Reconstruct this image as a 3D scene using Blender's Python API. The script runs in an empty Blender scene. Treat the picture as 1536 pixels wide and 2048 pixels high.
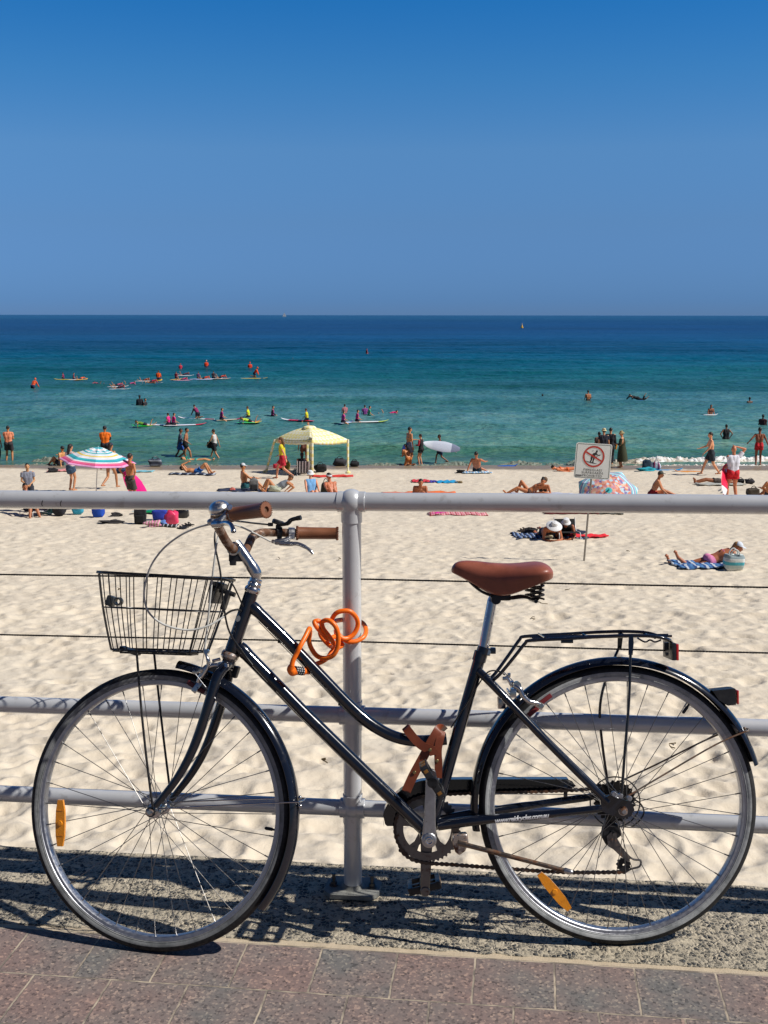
import bpy, bmesh, math, random
import numpy as np
from mathutils import Vector, Matrix, Quaternion
R = math.radians
D = bpy.data
SC = bpy.context.scene
COL = SC.collection
random.seed(7)

# ------------------------------------------------------------------ camera
H = 1.5322                      # lens height above the path
FPX, W0, H0 = 2270.0, 1536.0, 2048.0
PITCH = math.atan(394.0 / FPX); ROLL = R(0.07)
cam = D.objects.new('camera', D.cameras.new('camera')); COL.objects.link(cam)
cam.data.sensor_fit = 'HORIZONTAL'; cam.data.sensor_width = 36.0
cam.data.lens = 36.0 * FPX / W0
cam.data.clip_start = 0.05; cam.data.clip_end = 90000
_f = Vector((0, math.cos(PITCH), -math.sin(PITCH))); _r = Vector((1, 0, 0)); _u = _r.cross(_f)
CR = _r * math.cos(ROLL) + _u * math.sin(ROLL); CU = _u * math.cos(ROLL) - _r * math.sin(ROLL); CF = _f
cam.matrix_world = Matrix.Translation((0, 0, H)) @ Matrix((CR, CU, -CF)).transposed().to_4x4()
SC.camera = cam
EYE = Vector((0, 0, H))
def ray(px, py):
    return CF + CR * ((px - W0 / 2) / FPX) - CU * ((py - H0 / 2) / FPX)

# ------------------------------------------------------------------ world, sun, exposure
SUN_EL = R(46.0); SUN_AZ = R(-13.0)          # azimuth measured from +X
sdir = Vector((math.cos(SUN_EL) * math.cos(SUN_AZ), math.cos(SUN_EL) * math.sin(SUN_AZ), math.sin(SUN_EL)))
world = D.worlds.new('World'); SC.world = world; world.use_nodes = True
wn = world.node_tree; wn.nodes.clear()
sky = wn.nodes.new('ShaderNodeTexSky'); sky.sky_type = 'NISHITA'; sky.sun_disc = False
sky.sun_elevation = SUN_EL; sky.sun_rotation = R(103.0)
sky.altitude = 0; sky.air_density = 1.0; sky.dust_density = 0.1; sky.ozone_density = 1.6
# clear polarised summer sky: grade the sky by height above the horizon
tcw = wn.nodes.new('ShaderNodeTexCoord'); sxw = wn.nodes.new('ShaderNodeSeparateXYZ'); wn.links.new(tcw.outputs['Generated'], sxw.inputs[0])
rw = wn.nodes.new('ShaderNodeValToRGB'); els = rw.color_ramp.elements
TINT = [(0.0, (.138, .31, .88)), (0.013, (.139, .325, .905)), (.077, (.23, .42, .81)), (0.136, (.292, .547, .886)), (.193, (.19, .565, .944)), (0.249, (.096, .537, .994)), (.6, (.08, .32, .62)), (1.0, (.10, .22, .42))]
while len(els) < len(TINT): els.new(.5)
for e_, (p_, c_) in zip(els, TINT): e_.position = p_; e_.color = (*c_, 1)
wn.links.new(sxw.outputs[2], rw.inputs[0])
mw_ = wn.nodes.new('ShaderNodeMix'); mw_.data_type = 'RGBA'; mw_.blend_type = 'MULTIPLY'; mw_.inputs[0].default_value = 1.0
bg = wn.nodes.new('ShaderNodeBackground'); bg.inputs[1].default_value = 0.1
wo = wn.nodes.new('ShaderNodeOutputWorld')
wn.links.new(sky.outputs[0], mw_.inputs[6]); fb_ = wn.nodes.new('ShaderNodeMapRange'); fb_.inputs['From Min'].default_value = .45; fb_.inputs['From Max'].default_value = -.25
mb_ = wn.nodes.new('ShaderNodeMix'); mb_.data_type = 'RGBA'; mb_.inputs[7].default_value = (.21, .235, .32, 1)      # sky behind the camera given an added grey tint for fill and reflections
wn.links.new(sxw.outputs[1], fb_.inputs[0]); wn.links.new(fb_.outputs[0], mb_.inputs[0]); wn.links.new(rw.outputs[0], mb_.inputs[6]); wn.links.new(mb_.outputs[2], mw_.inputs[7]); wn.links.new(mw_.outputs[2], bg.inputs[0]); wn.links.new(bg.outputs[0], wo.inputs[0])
sl = D.lights.new('sun', 'SUN'); sl.energy = 5.0; sl.angle = R(0.53); sl.color = (1.0, 0.96, 0.90)
sun = D.objects.new('sun', sl); COL.objects.link(sun)
sun.rotation_euler = sdir.to_track_quat('Z', 'Y').to_euler()
SC.view_settings.view_transform = 'Standard'; SC.view_settings.look = 'None'
SC.view_settings.gamma = 1.0; SC.view_settings.exposure = 0.0
try: SC.view_settings.use_curve_mapping = False
except Exception: pass

# ------------------------------------------------------------------ object helpers
def link(name, me, parent=None):
    o = D.objects.new(name, me); COL.objects.link(o)
    if parent is not None: o.parent = parent
    return o
def tag(o, label=None, cat=None, group=None, kind=None):
    if label: o['label'] = label
    if cat: o['category'] = cat
    if group: o['group'] = group
    if kind: o['kind'] = kind
    return o
def empty(name, label, cat, loc=(0, 0, 0), rz=0.0, group=None):
    o = link(name, None); o.location = loc; o.rotation_euler = (0, 0, rz); o.empty_display_size = .1
    return tag(o, label, cat, group)

class M:
    """collects faces for ONE mesh"""
    def __init__(s): s.v = []; s.f = []; s.mi = []; s.cur = 0
    def add(s, vs, fs):
        b = len(s.v); s.v += [tuple(v) for v in vs]; s.f += [tuple(b + i for i in f) for f in fs]; s.mi += [s.cur] * len(fs)
    def tube(s, pts, r, n=12, closed=False, caps=True, flat=None):
        pts = [Vector(p) for p in pts]; k = len(pts)
        rs = list(r) if hasattr(r, '__len__') else [r] * k
        T = []
        for i in range(k):
            a = pts[(i - 1) % k] if (closed or i) else pts[i]; b = pts[(i + 1) % k] if (closed or i < k - 1) else pts[i]
            t = (b - a); T.append(t.normalized() if t.length > 1e-9 else Vector((0, 0, 1)))
        ref = Vector(flat) if flat is not None else (Vector((0, 0, 1)) if abs(T[0].z) < .9 else Vector((1, 0, 0)))
        N = (ref - T[0] * ref.dot(T[0])).normalized(); vs = []
        for i in range(k):
            N = (N - T[i] * N.dot(T[i])).normalized(); B = T[i].cross(N)
            for j in range(n):
                a = 2 * math.pi * j / n; vs.append(pts[i] + (N * math.cos(a) + B * math.sin(a)) * rs[i])
        fs = []
        for i in range(k if closed else k - 1):
            i2 = (i + 1) % k
            for j in range(n):
                j2 = (j + 1) % n; fs.append((i * n + j, i * n + j2, i2 * n + j2, i2 * n + j))
        if not closed and caps: fs += [tuple(range(n))[::-1], tuple((k - 1) * n + j for j in range(n))]
        s.add(vs, fs); return s
    def box(s, c, size, ax=None, bev=0.0):
        c = Vector(c); X, Y, Z = ax if ax else (Vector((1, 0, 0)), Vector((0, 1, 0)), Vector((0, 0, 1)))
        hx, hy, hz = [q / 2 for q in size]; b = min(bev, hx * .9, hy * .9, hz * .9)
        if b <= 0:
            vs = [c + X * (sx * hx) + Y * (sy * hy) + Z * (sz * hz) for sz in (-1, 1) for sy in (-1, 1) for sx in (-1, 1)]
            s.add(vs, [(0, 2, 3, 1), (4, 5, 7, 6), (0, 1, 5, 4), (2, 6, 7, 3), (0, 4, 6, 2), (1, 3, 7, 5)]); return s
        bm = bmesh.new(); bmesh.ops.create_cube(bm, size=1)
        for v in bm.verts: v.co = Vector((v.co.x * hx * 2, v.co.y * hy * 2, v.co.z * hz * 2))
        bmesh.ops.bevel(bm, geom=bm.edges[:], offset=b, segments=2, affect='EDGES', profile=.7)
        bm.verts.index_update()
        s.add([c + X * v.co.x + Y * v.co.y + Z * v.co.z for v in bm.verts], [[v.index for v in f.verts] for f in bm.faces]); bm.free(); return s
    def lathe(s, prof, c, axis, n=32, closed=False, a0=0, a1=2 * math.pi, ref=None):
        """prof: (radius, along axis)"""
        c = Vector(c); A = Vector(axis).normalized()
        rf = Vector(ref) if ref is not None else (Vector((0, 0, 1)) if abs(A.z) < .9 else Vector((1, 0, 0)))
        X = (rf - A * rf.dot(A)).normalized(); Y = A.cross(X); full = abs(a1 - a0 - 2 * math.pi) < 1e-6
        m = len(prof); cnt = n if full else n + 1; vs = []
        for j in range(cnt):
            a = a0 + (a1 - a0) * j / n
            for (r, z) in prof: vs.append(c + A * z + (X * math.cos(a) + Y * math.sin(a)) * r)
        fs = []
        for j in range(n):
            j2 = (j + 1) % cnt
            for i in range(m if closed else m - 1):
                i2 = (i + 1) % m
                fs.append((j * m + i, j * m + i2, j2 * m + i2, j2 * m + i))
        s.add(vs, fs); return s
    def disc(s, c, axis, r, th, n=24, bev=.2):
        b = th * bev
        return s.lathe([(0, -th / 2), (r - b, -th / 2), (r, -th / 2 + b), (r, th / 2 - b), (r - b, th / 2), (0, th / 2)], c, axis, n)
    def ball(s, c, rad, ax=None, n=14, m=10):
        X, Y, Z = ax if ax else (Vector((1, 0, 0)), Vector((0, 1, 0)), Vector((0, 0, 1)))
        rx, ry, rz = rad if hasattr(rad, '__len__') else (rad,) * 3; c = Vector(c); vs = []; fs = []
        for i in range(m + 1):
            th = math.pi * i / m
            for j in range(n):
                a = 2 * math.pi * j / n
                vs.append(c + X * (rx * math.sin(th) * math.cos(a)) + Y * (ry * math.sin(th) * math.sin(a)) + Z * (rz * math.cos(th)))
        for i in range(m):
            for j in range(n):
                j2 = (j + 1) % n; fs.append((i * n + j, (i + 1) * n + j, (i + 1) * n + j2, i * n + j2))
        s.add(vs, fs); return s
    def cone(s, a, b, ra, rb, n=12):
        """tapered capsule with round ends"""
        a, b = Vector(a), Vector(b); d = b - a; L = d.length
        if L < 1e-6: return s.ball(a, max(ra, rb))
        t = d / L; pts = []; rs = []
        for q in (1, .87, .5): pts.append(a - t * ra * q); rs.append(ra * max(.02, math.sqrt(1 - q * q)))
        pts.append(a); rs.append(ra); pts.append(b); rs.append(rb)
        for q in (.5, .87, 1): pts.append(b + t * rb * q); rs.append(rb * max(.02, math.sqrt(1 - q * q)))
        return s.tube(pts, rs, n)
    def plate(s, outline, n, th):
        """flat outline (3-D points in a plane) given thickness th along +-n/2"""
        n = Vector(n).normalized() * th / 2; k = len(outline); o = [Vector(p) for p in outline]
        s.add([p + n for p in o] + [p - n for p in o],
              [tuple(range(k)), tuple(range(2 * k - 1, k - 1, -1))] + [(i, i + k, (i + 1) % k + k, (i + 1) % k) for i in range(k)]); return s
    def band(s, pts, width, th, wdir):
        """strip following pts, width across wdir x tangent"""
        pts = [Vector(p) for p in pts]; wd = Vector(wdir).normalized(); L = []; k = len(pts)
        ws = width if hasattr(width, '__len__') else [width] * k
        vs = []
        for i, p in enumerate(pts):
            t = (pts[min(i + 1, k - 1)] - pts[max(i - 1, 0)]).normalized(); sd = t.cross(wd).normalized(); up = sd.cross(t).normalized()
            for (a, b) in ((-1, -1), (1, -1), (1, 1), (-1, 1)): vs.append(p + sd * (a * ws[i] / 2) + up * (b * th / 2))
        fs = [(3, 2, 1, 0), tuple(4 * (k - 1) + j for j in range(4))]
        for i in range(k - 1):
            for j in range(4): fs.append((4 * i + j, 4 * i + (j + 1) % 4, 4 * i + 4 + (j + 1) % 4, 4 * i + 4 + j))
        s.add(vs, fs); return s
    def mesh(s, name, mats, ang=35, smooth=True):
        me = D.meshes.new(name); me.from_pydata(s.v, [], s.f)
        for m in (mats if isinstance(mats, (list, tuple)) else [mats]): me.materials.append(m)
        bm = bmesh.new(); bm.from_mesh(me); bmesh.ops.recalc_face_normals(bm, faces=bm.faces[:]); bm.to_mesh(me); bm.free()
        me.polygons.foreach_set('material_index', s.mi)
        if smooth:
            me.shade_smooth(); me.set_sharp_from_angle(angle=R(ang))
        return me
    def build(s, name, mats, parent=None, ang=35, smooth=True):
        return link(name, s.mesh(name, mats, ang, smooth), parent)

def spline(pts, n=6, closed=False):
    P = [Vector(p) for p in pts]; k = len(P); out = []
    for i in range(k if closed else k - 1):
        if closed: a, b, c, d = P[(i - 1) % k], P[i], P[(i + 1) % k], P[(i + 2) % k]
        else: a, b, c, d = P[max(i - 1, 0)], P[i], P[i + 1], P[min(i + 2, k - 1)]
        for j in range(n):
            t = j / n; out.append(.5 * ((2 * b) + (c - a) * t + (2 * a - 5 * b + 4 * c - d) * t * t + (3 * b - a - 3 * c + d) * t ** 3))
    if not closed: out.append(P[-1])
    return out

# ------------------------------------------------------------------ materials
class N:
    def __init__(s, name):
        s.m = D.materials.new(name); s.m.use_nodes = True; s.t = s.m.node_tree; s.b = s.t.nodes['Principled BSDF']
        s.tc = None
    def new(s, t, **k):
        n = s.t.nodes.new(t)
        for a, v in k.items():
            if hasattr(n, a) and a not in n.inputs: setattr(n, a, v)
            else: n.inputs[a].default_value = v
        return n
    def L(s, a, b): s.t.links.new(a, b)
    def co(s, space='Object'):
        if s.tc is None: s.tc = s.new('ShaderNodeTexCoord')
        return s.tc.outputs[space]
    def noise(s, scale, detail=4, rough=.55, vec=None, stretch=None, space='Object'):
        n = s.new('ShaderNodeTexNoise'); n.inputs['Scale'].default_value = scale; n.inputs['Detail'].default_value = detail; n.inputs['Roughness'].default_value = rough
        v = vec if vec is not None else s.co(space)
        if stretch:
            mp = s.new('ShaderNodeMapping'); mp.inputs['Scale'].default_value = stretch; s.L(v, mp.inputs[0]); v = mp.outputs[0]
        s.L(v, n.inputs['Vector']); return n.outputs[0]
    def ramp(s, fac, stops, interp='LINEAR'):
        r = s.new('ShaderNodeValToRGB'); r.color_ramp.interpolation = interp; e = r.color_ramp.elements
        while len(e) < len(stops): e.new(.5)
        for i, (p, c) in enumerate(stops):
            e[i].position = p; e[i].color = (c, c, c, 1) if not hasattr(c, '__len__') else (*c, 1)
        s.L(fac, r.inputs[0]); return r.outputs[0]
    def mix(s, f, a, b, mode='MIX'):
        m = s.new('ShaderNodeMix'); m.data_type = 'RGBA'; m.blend_type = mode
        for i, v in ((0, f), (6, a), (7, b)):
            if hasattr(v, 'is_output'): s.L(v, m.inputs[i])
            elif i == 0: m.inputs[0].default_value = v
            else: m.inputs[i].default_value = (*v, 1)
        return m.outputs[2]
    def math(s, op, a, b=0.0, c=None):
        m = s.new('ShaderNodeMath'); m.operation = op
        for i, v in enumerate((a, b, c)):
            if v is None: continue
            if hasattr(v, 'is_output'): s.L(v, m.inputs[i])
            else: m.inputs[i].default_value = v
        return m.outputs[0]
    def set(s, **k):
        for a, v in k.items():
            i = s.b.inputs[a.replace('_', ' ')]
            if hasattr(v, 'is_output'): s.L(v, i)
            elif hasattr(v, '__len__') and len(v) == 3: i.default_value = (*v, 1)
            else: i.default_value = v
        return s
    def bump(s, h, strength=.3, dist=.01, prev=None):
        b = s.new('ShaderNodeBump'); b.inputs['Strength'].default_value = strength; b.inputs['Distance'].default_value = dist
        s.L(h, b.inputs['Height'])
        if prev is not None: s.L(prev, b.inputs['Normal'])
        s.L(b.outputs[0], s.b.inputs['Normal']); return b.outputs[0]

def lin(c):
    c = c / 255; return c / 12.92 if c < .04045 else ((c + .055) / 1.055) ** 2.4
def hexc(h): return tuple(lin(int(h[i:i + 2], 16)) for i in (0, 2, 4))
def simple(name, col, rough=.5, metal=0.0, vary=.12, scale=30, bump=0.0, coat=0.0, bscale=None, bdist=.002):
    if isinstance(col, str): col = hexc(col)
    n = N(name); f = n.noise(scale, 4)
    d = n.ramp(f, [(.3, tuple(q * (1 - vary) for q in col)), (.7, tuple(min(1, q * (1 + vary)) for q in col))])
    n.set(Base_Color=d, Roughness=n.ramp(n.noise(scale * 1.7, 3), [(.3, max(0, rough * (1 - vary))), (.7, min(1, rough * (1 + vary)))]), Metallic=metal)
    if coat: n.set(Coat_Weight=coat, Coat_Roughness=.04)
    if bump: n.bump(n.noise(bscale or scale * 6, 5), bump, bdist)
    return n.m
CLOTH = {}
def cloth(h, rough=.85):
    k = (h, rough)
    if k not in CLOTH:
        c = tuple(min(.8, q * .82) for q in hexc(h))
        CLOTH[k] = simple('fabric_' + h, c, rough, vary=.1, scale=14, bump=.4, bscale=26, bdist=.012)
    return CLOTH[k]
SKIN = {}
def skin(h):
    if h not in SKIN:
        n = N('skin_' + h); c = tuple(min(.72, q * 1.28) for q in hexc(h)); f = n.noise(9, 4)
        n.set(Base_Color=n.ramp(f, [(.3, tuple(q * .88 for q in c)), (.7, tuple(min(1, q * 1.08) for q in c))]), Roughness=.5); n.set(Subsurface_Weight=.05)
        n.b.inputs['Subsurface Radius'].default_value = (.02, .008, .004); SKIN[h] = n.m
    return SKIN[h]

def metal(name, col, rough, rust=0.0, scratch=.3):
    n = N(name); f = n.noise(45, 6, .65); g = n.noise(140, 3)
    base = n.ramp(g, [(.35, tuple(q * .9 for q in col)), (.65, col)])
    if rust > 0:
        k = n.ramp(f, [(.62 - rust * .3, 0.0), (.70 - rust * .2, 1.0)])
        base = n.mix(k, base, (.13, .055, .025)); n.set(Metallic=n.math('SUBTRACT', 1.0, n.math('MULTIPLY', k, .85)))
        n.set(Roughness=n.math('ADD', n.math('MULTIPLY', k, .45), rough))
    else: n.set(Metallic=1.0, Roughness=n.ramp(g, [(.3, rough * .8), (.7, rough * 1.3)]))
    n.set(Base_Color=base); n.bump(f, .08, .001); return n.m
chrome = metal('chrome', (.66, .65, .64), .17)
bar_metal = metal('rust_stained_bar', (.42, .33, .27), .3, rust=.95)
bell_chrome = metal('dulled_bell_chrome', (.74, .72, .69), .30, rust=.1)
rusty_chrome = metal('rusted_chrome', (.55, .5, .46), .2, rust=.55)
alu = metal('brushed_aluminium', (.5, .5, .51), .34)
dark_steel = metal('dark_steel', (.06, .055, .05), .42)
rust_rod = metal('rusty_steel', (.24, .19, .15), .4, rust=.45)
brass = metal('brass', (.5, .38, .18), .3)

def paint_black():
    n = N('black_gloss_enamel'); f = n.noise(260, 3, .6); d = n.noise(38, 6, .7)
    dust = n.ramp(d, [(.56, 0.0), (.78, .35)])
    n.set(Base_Color=n.mix(dust, (.0045, .0065, .013), (.05, .045, .04)), Roughness=n.math('ADD', n.math('MULTIPLY', dust, .5), .16), Coat_Weight=.8, Coat_Roughness=.05)
    n.set(IOR=1.5); n.bump(f, .02, .0006); return n.m
enamel = paint_black()
black_plastic = simple('black_plastic', (.014, .014, .016), .42, vary=.3, scale=40, bump=.1)
black_wire = simple('black_coated_wire', (.010, .009, .009), .4, vary=.4, scale=60)
rubber = simple('tyre_rubber', (.012, .012, .013), .75, vary=.35, scale=60, bump=.5, bscale=420, bdist=.001)
def wallmat(q=1.0, nm='dusty_grey_sidewall'):
    n = N(nm); f = n.noise(22, 6, .7); g = n.noise(160, 4)
    c = n.ramp(f, [(.35, tuple(q * v for v in (.16, .17, .172))), (.5, tuple(q * v for v in (.27, .28, .28))), (.68, tuple(q * v for v in (.36, .365, .36)))])
    n.set(Base_Color=c, Roughness=.8); n.bump(g, .4, .0012); return n.m
sidewall = wallmat(1.25); sidewall_dark = wallmat(.72, 'worn_dark_sidewall')
rimmat = metal('rim_aluminium', (.50, .51, .54), .42)
spokemat = metal('spoke_steel', (.26, .25, .24), .3)
amber = simple('amber_reflector', (.80, .28, .008), .22, vary=.15, scale=30, bump=.8, bscale=330, bdist=.001, coat=.6)
redlens = simple('red_reflector', (.55, .02, .02), .2, vary=.1, scale=30, bump=.6, bscale=330, bdist=.001, coat=.5)
whitecable = simple('grey_white_cable_housing', (.5, .5, .47), .4, vary=.12, scale=30)
blackcable = simple('black_cable_housing', (.012, .012, .012), .4, vary=.2)
def leather(name, col):
    n = N(name); f = n.noise(18, 5, .6); v = n.new('ShaderNodeTexVoronoi'); v.inputs['Scale'].default_value = 420; n.L(n.co(), v.inputs['Vector'])
    c = n.ramp(f, [(.3, tuple(q * .72 for q in col)), (.72, tuple(min(1, q * 1.2) for q in col))])
    n.set(Base_Color=c, Roughness=n.ramp(f, [(.3, .34), (.7, .46)])); n.bump(v.outputs[0], .12, .0008); return n.m
saddle_leather = leather('saddle_leather', (.27, .078, .046))
grip_leather = leather('grip_leather', (.20, .075, .032))
strap_leather = leather('strap_leather', (.20, .048, .020))
orange = simple('orange_vinyl', (.95, .17, .006), .38, vary=.08, scale=20, bump=.1)
def railpaint():
    n = N('weathered_grey_paint'); f = n.noise(6, 6, .65); g = n.noise(90, 5, .7); s2 = n.noise(30, 4, .6)
    c = n.ramp(f, [(.3, (.55, .56, .575)), (.7, (.66, .67, .685))])
    k = n.ramp(s2, [(.60, 0.0), (.70, .35)])
    n.set(Base_Color=n.mix(k, c, (.30, .28, .25)), Roughness=.30, Metallic=.25, Coat_Weight=.2); n.bump(g, .1, .001); return n.m
railmat = railpaint()
platemat = simple('dusty_galvanised_plate', (.20, .20, .18), .8, vary=.3, scale=30, bump=.3)
# ------------------------------------------------------------------ the setting
SLOPE, DROP = .062, 3.6
SEA_Z = H - DROP - SLOPE * 52.0
def gz(y): return H - DROP - SLOPE * y
def G(px, py):
    d = ray(px, py); return EYE + d * (-DROP / (d.z + SLOPE * d.y))
def WTR(px, py):
    d = ray(px, py); return EYE + d * ((SEA_Z - H) / d.z)
def PATH(px, py, dz=0.0):
    d = ray(px, py); return EYE + d * ((-H + dz) / (d.z - .0085 * d.x))

rng = np.random.default_rng(3)
def vnoise(x, y, seed):
    r = np.random.default_rng(seed); T = r.random((256, 256))
    xi = np.floor(x).astype(int); yi = np.floor(y).astype(int); fx = x - xi; fy = y - yi
    fx = fx * fx * (3 - 2 * fx); fy = fy * fy * (3 - 2 * fy)
    g = lambda a, b: T[a & 255, b & 255]
    return (g(xi, yi) * (1 - fx) + g(xi + 1, yi) * fx) * (1 - fy) + (g(xi, yi + 1) * (1 - fx) + g(xi + 1, yi + 1) * fx) * fy - .5
def fbm(x, y, seed, o=4, lac=2.1, gain=.5):
    a = 1.0; s = 0
    for i in range(o):
        c, q = math.cos(i * 1.3), math.sin(i * 1.3)
        s = s + a * vnoise((x * c - y * q) * lac ** i + 17 * i, (x * q + y * c) * lac ** i + 9 * i, seed + i); a *= gain
    return s
def grid(name, X, Y, Z, mat, fine=True):
    r, c = X.shape; co = np.stack([X, Y, Z], -1).reshape(-1, 3).astype(np.float32)
    i = np.arange((r - 1) * c).reshape(r - 1, c)[:, :-1].ravel()
    q = np.stack([i, i + 1, i + c + 1, i + c], 1).astype(np.int32)
    me = D.meshes.new(name); me.vertices.add(len(co)); me.vertices.foreach_set('co', co.ravel())
    me.loops.add(q.size); me.loops.foreach_set('vertex_index', q.ravel()); me.polygons.add(len(q))
    me.polygons.foreach_set('loop_start', np.arange(0, q.size, 4, dtype=np.int32)); me.polygons.foreach_set('loop_total', np.full(len(q), 4, dtype=np.int32))
    me.polygons.foreach_set('use_smooth', np.ones(len(q), dtype=bool))
    me.update(); me.validate(); me.materials.append(mat); return link(name, me)

# sand
ys = np.concatenate([np.linspace(2.2, 5.6, 14)[:-1], 5.6 * (53.5 / 5.6) ** np.linspace(0, 1, 980), [58, 70]])
us = np.linspace(-1, 1, 521)
Yg, Ug = np.meshgrid(ys, us, indexing='ij')
Xg = Ug * (.42 * Yg + 2.2)
ex = np.array([4, 10, 25, 60, 150.]);
Xg = np.concatenate([Xg[:, :1] - ex[::-1], Xg, Xg[:, -1:] + ex], 1); Yg = np.concatenate([Yg[:, :1].repeat(5, 1), Yg, Yg[:, :1].repeat(5, 1)], 1)
def pits(X, Y, cell, seed, rad, dep):
    """heel and toe prints: one jittered dimple with a pushed-up rim per cell"""
    r = np.random.default_rng(seed); J = r.random((128, 128, 4)); xi = np.floor(X / cell).astype(int); yi = np.floor(Y / cell).astype(int); h = np.zeros_like(X)
    for a in (-1, 0, 1):
        for b in (-1, 0, 1):
            q = J[(xi + a) & 127, (yi + b) & 127]; cx = (xi + a + q[..., 0]) * cell; cy = (yi + b + q[..., 1]) * cell; th = q[..., 2] * 3.14
            dx, dy = X - cx, Y - cy; u = (dx * np.cos(th) + dy * np.sin(th)) / 1.5; v = -dx * np.sin(th) + dy * np.cos(th); rr = np.sqrt(u * u + v * v) / (rad * (.6 + .8 * q[..., 3]))
            h += dep * (.35 + q[..., 3]) * (-np.exp(-rr ** 2.6) + .45 * np.exp(-((rr - 1.35) / .45) ** 2))
    return h
def sand_h(X, Y):
    near = .76 * np.clip(1.35 - Y / 36, .45, 1.1)
    wx = X + .06 * fbm(X * 3.2, Y * 3.2, 90, 2); wy = Y + .06 * fbm(X * 3.2 + 50, Y * 3.2, 93, 2)
    a = pits(wx, wy, .34, 5, .085, .034) + pits(wx, wy, .52, 9, .13, .036) + .6 * pits(wx, wy, .21, 15, .045, .016)
    a = a + np.maximum(0, fbm(wx / .62, wy / .85, 21, 2)) * .06 - .012
    b = fbm(X / 1.7, Y / 2.4, 31, 3) * .06
    c = fbm(X / .07, Y / .09, 41, 2) * .005
    return (a + c) * near + b * .9 + .018
Zg = gz(Yg) + sand_h(Xg, Yg) * np.clip((Yg - 2) / 3, 0, 1) * np.clip((52.0 - Yg) / 2.5, 0.08, 1)
def sandmat():
    n = N('beach_sand'); g = n.new('ShaderNodeNewGeometry'); sp = n.new('ShaderNodeSeparateXYZ'); n.L(g.outputs['Position'], sp.inputs[0])
    f = n.noise(.9, 5, .6, g.outputs['Position']); q = n.noise(60, 4, .7, g.outputs['Position']); p = n.noise(4.5, 5, .6, g.outputs['Position'])
    dry = n.mix(n.ramp(f, [(.3, 0.0), (.7, 1.0)]), (.635, .55, .43), (.68, .60, .475))
    dry = n.mix(n.math('MULTIPLY', n.ramp(p, [(.45, 0.0), (.62, 1.0)]), .12), dry, (.58, .48, .36))
    dry = n.mix(n.math('MULTIPLY', n.ramp(q, [(.35, 0.0), (.65, 1.0)]), .12), dry, (.55, .46, .35))
    wob = n.math('MULTIPLY', n.math('SUBTRACT', n.noise(.25, 3, .5, g.outputs['Position']), .5), 3.0)
    edge = n.math('ADD', sp.outputs[1], wob)
    wet = n.new('ShaderNodeMapRange'); wet.inputs['From Min'].default_value = 48.4; wet.inputs['From Max'].default_value = 49.6; n.L(edge, wet.inputs[0])
    n.set(Base_Color=n.mix(wet.outputs[0], dry, (.25, .19, .125)), Roughness=n.math('SUBTRACT', .95, n.math('MULTIPLY', wet.outputs[0], .55)))
    n.set(Specular_IOR_Level=.2)
    b = n.bump(n.noise(7, 5, .6, g.outputs['Position']), .4, .04); b = n.bump(n.noise(2.2, 3, .55, g.outputs['Position']), .35, .12, b); n.bump(q, .4, .006, b); return n.m
sand = tag(grid('sand', Xg, Yg, Zg, sandmat()), 'pale trodden beach sand below the promenade', kind='structure')

# sea
ys = np.concatenate([np.linspace(49.5, 60, 90)[:-1], 60 * (420 / 60) ** np.linspace(0, 1, 620)[:-1], 420 * (33000 / 420) ** np.linspace(0, 1, 60)])
us = np.linspace(-1, 1, 301); Yg, Ug = np.meshgrid(ys, us, indexing='ij'); Xg = Ug * (.42 * Yg + 6)
exm = np.array([.3, 1.0, 3.0]); wdt = (.42 * Yg[:, :1] + 6)
Xg = np.concatenate([Xg[:, :1] - wdt * exm[::-1], Xg, Xg[:, -1:] + wdt * exm], 1); Yg = np.concatenate([Yg[:, :1].repeat(3, 1), Yg, Yg[:, :1].repeat(3, 1)], 1)
def sea_h(X, Y):
    sw = fbm(X / 22 + .35 * fbm(X / 9, Y / 9, 71, 2), Y / 5.0, 51, 3)
    big = fbm(X / 60, Y / 16, 61, 2)
    ch = fbm(X / 1.6, Y / .8, 81, 2)
    fade = np.clip((Y - 50.5) / 12, .05, 1) * np.clip((430 - Y) / 250, 0, 1)
    # the little wave standing up before it breaks
    crest = 57.5 + 1.1 * fbm(X / 14, X * 0, 77, 2)
    amp = 1.25 * np.clip(.5 + .9 * fbm(X / 11, X * 0 + 3, 78, 2) + .012 * X, .12, 1)
    w = .30 * amp * np.exp(-((Y - crest) / .85) ** 2) + .16 * np.exp(-((Y - crest - 9) / 1.6) ** 2) * np.clip(1 + fbm(X / 8, X * 0, 79, 2), 0, 1.4)
    far = .5 * np.exp(-((Y - 165 - 8 * fbm(X / 50, X * 0, 73, 2)) / 7) ** 2)*np.clip(.6+fbm(X/40,X*0,74,2),0,1)
    return fade * (.42 * sw + .42 * big + .12 * ch) + w + far
Zg = SEA_Z + sea_h(Xg, Yg)
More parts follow.
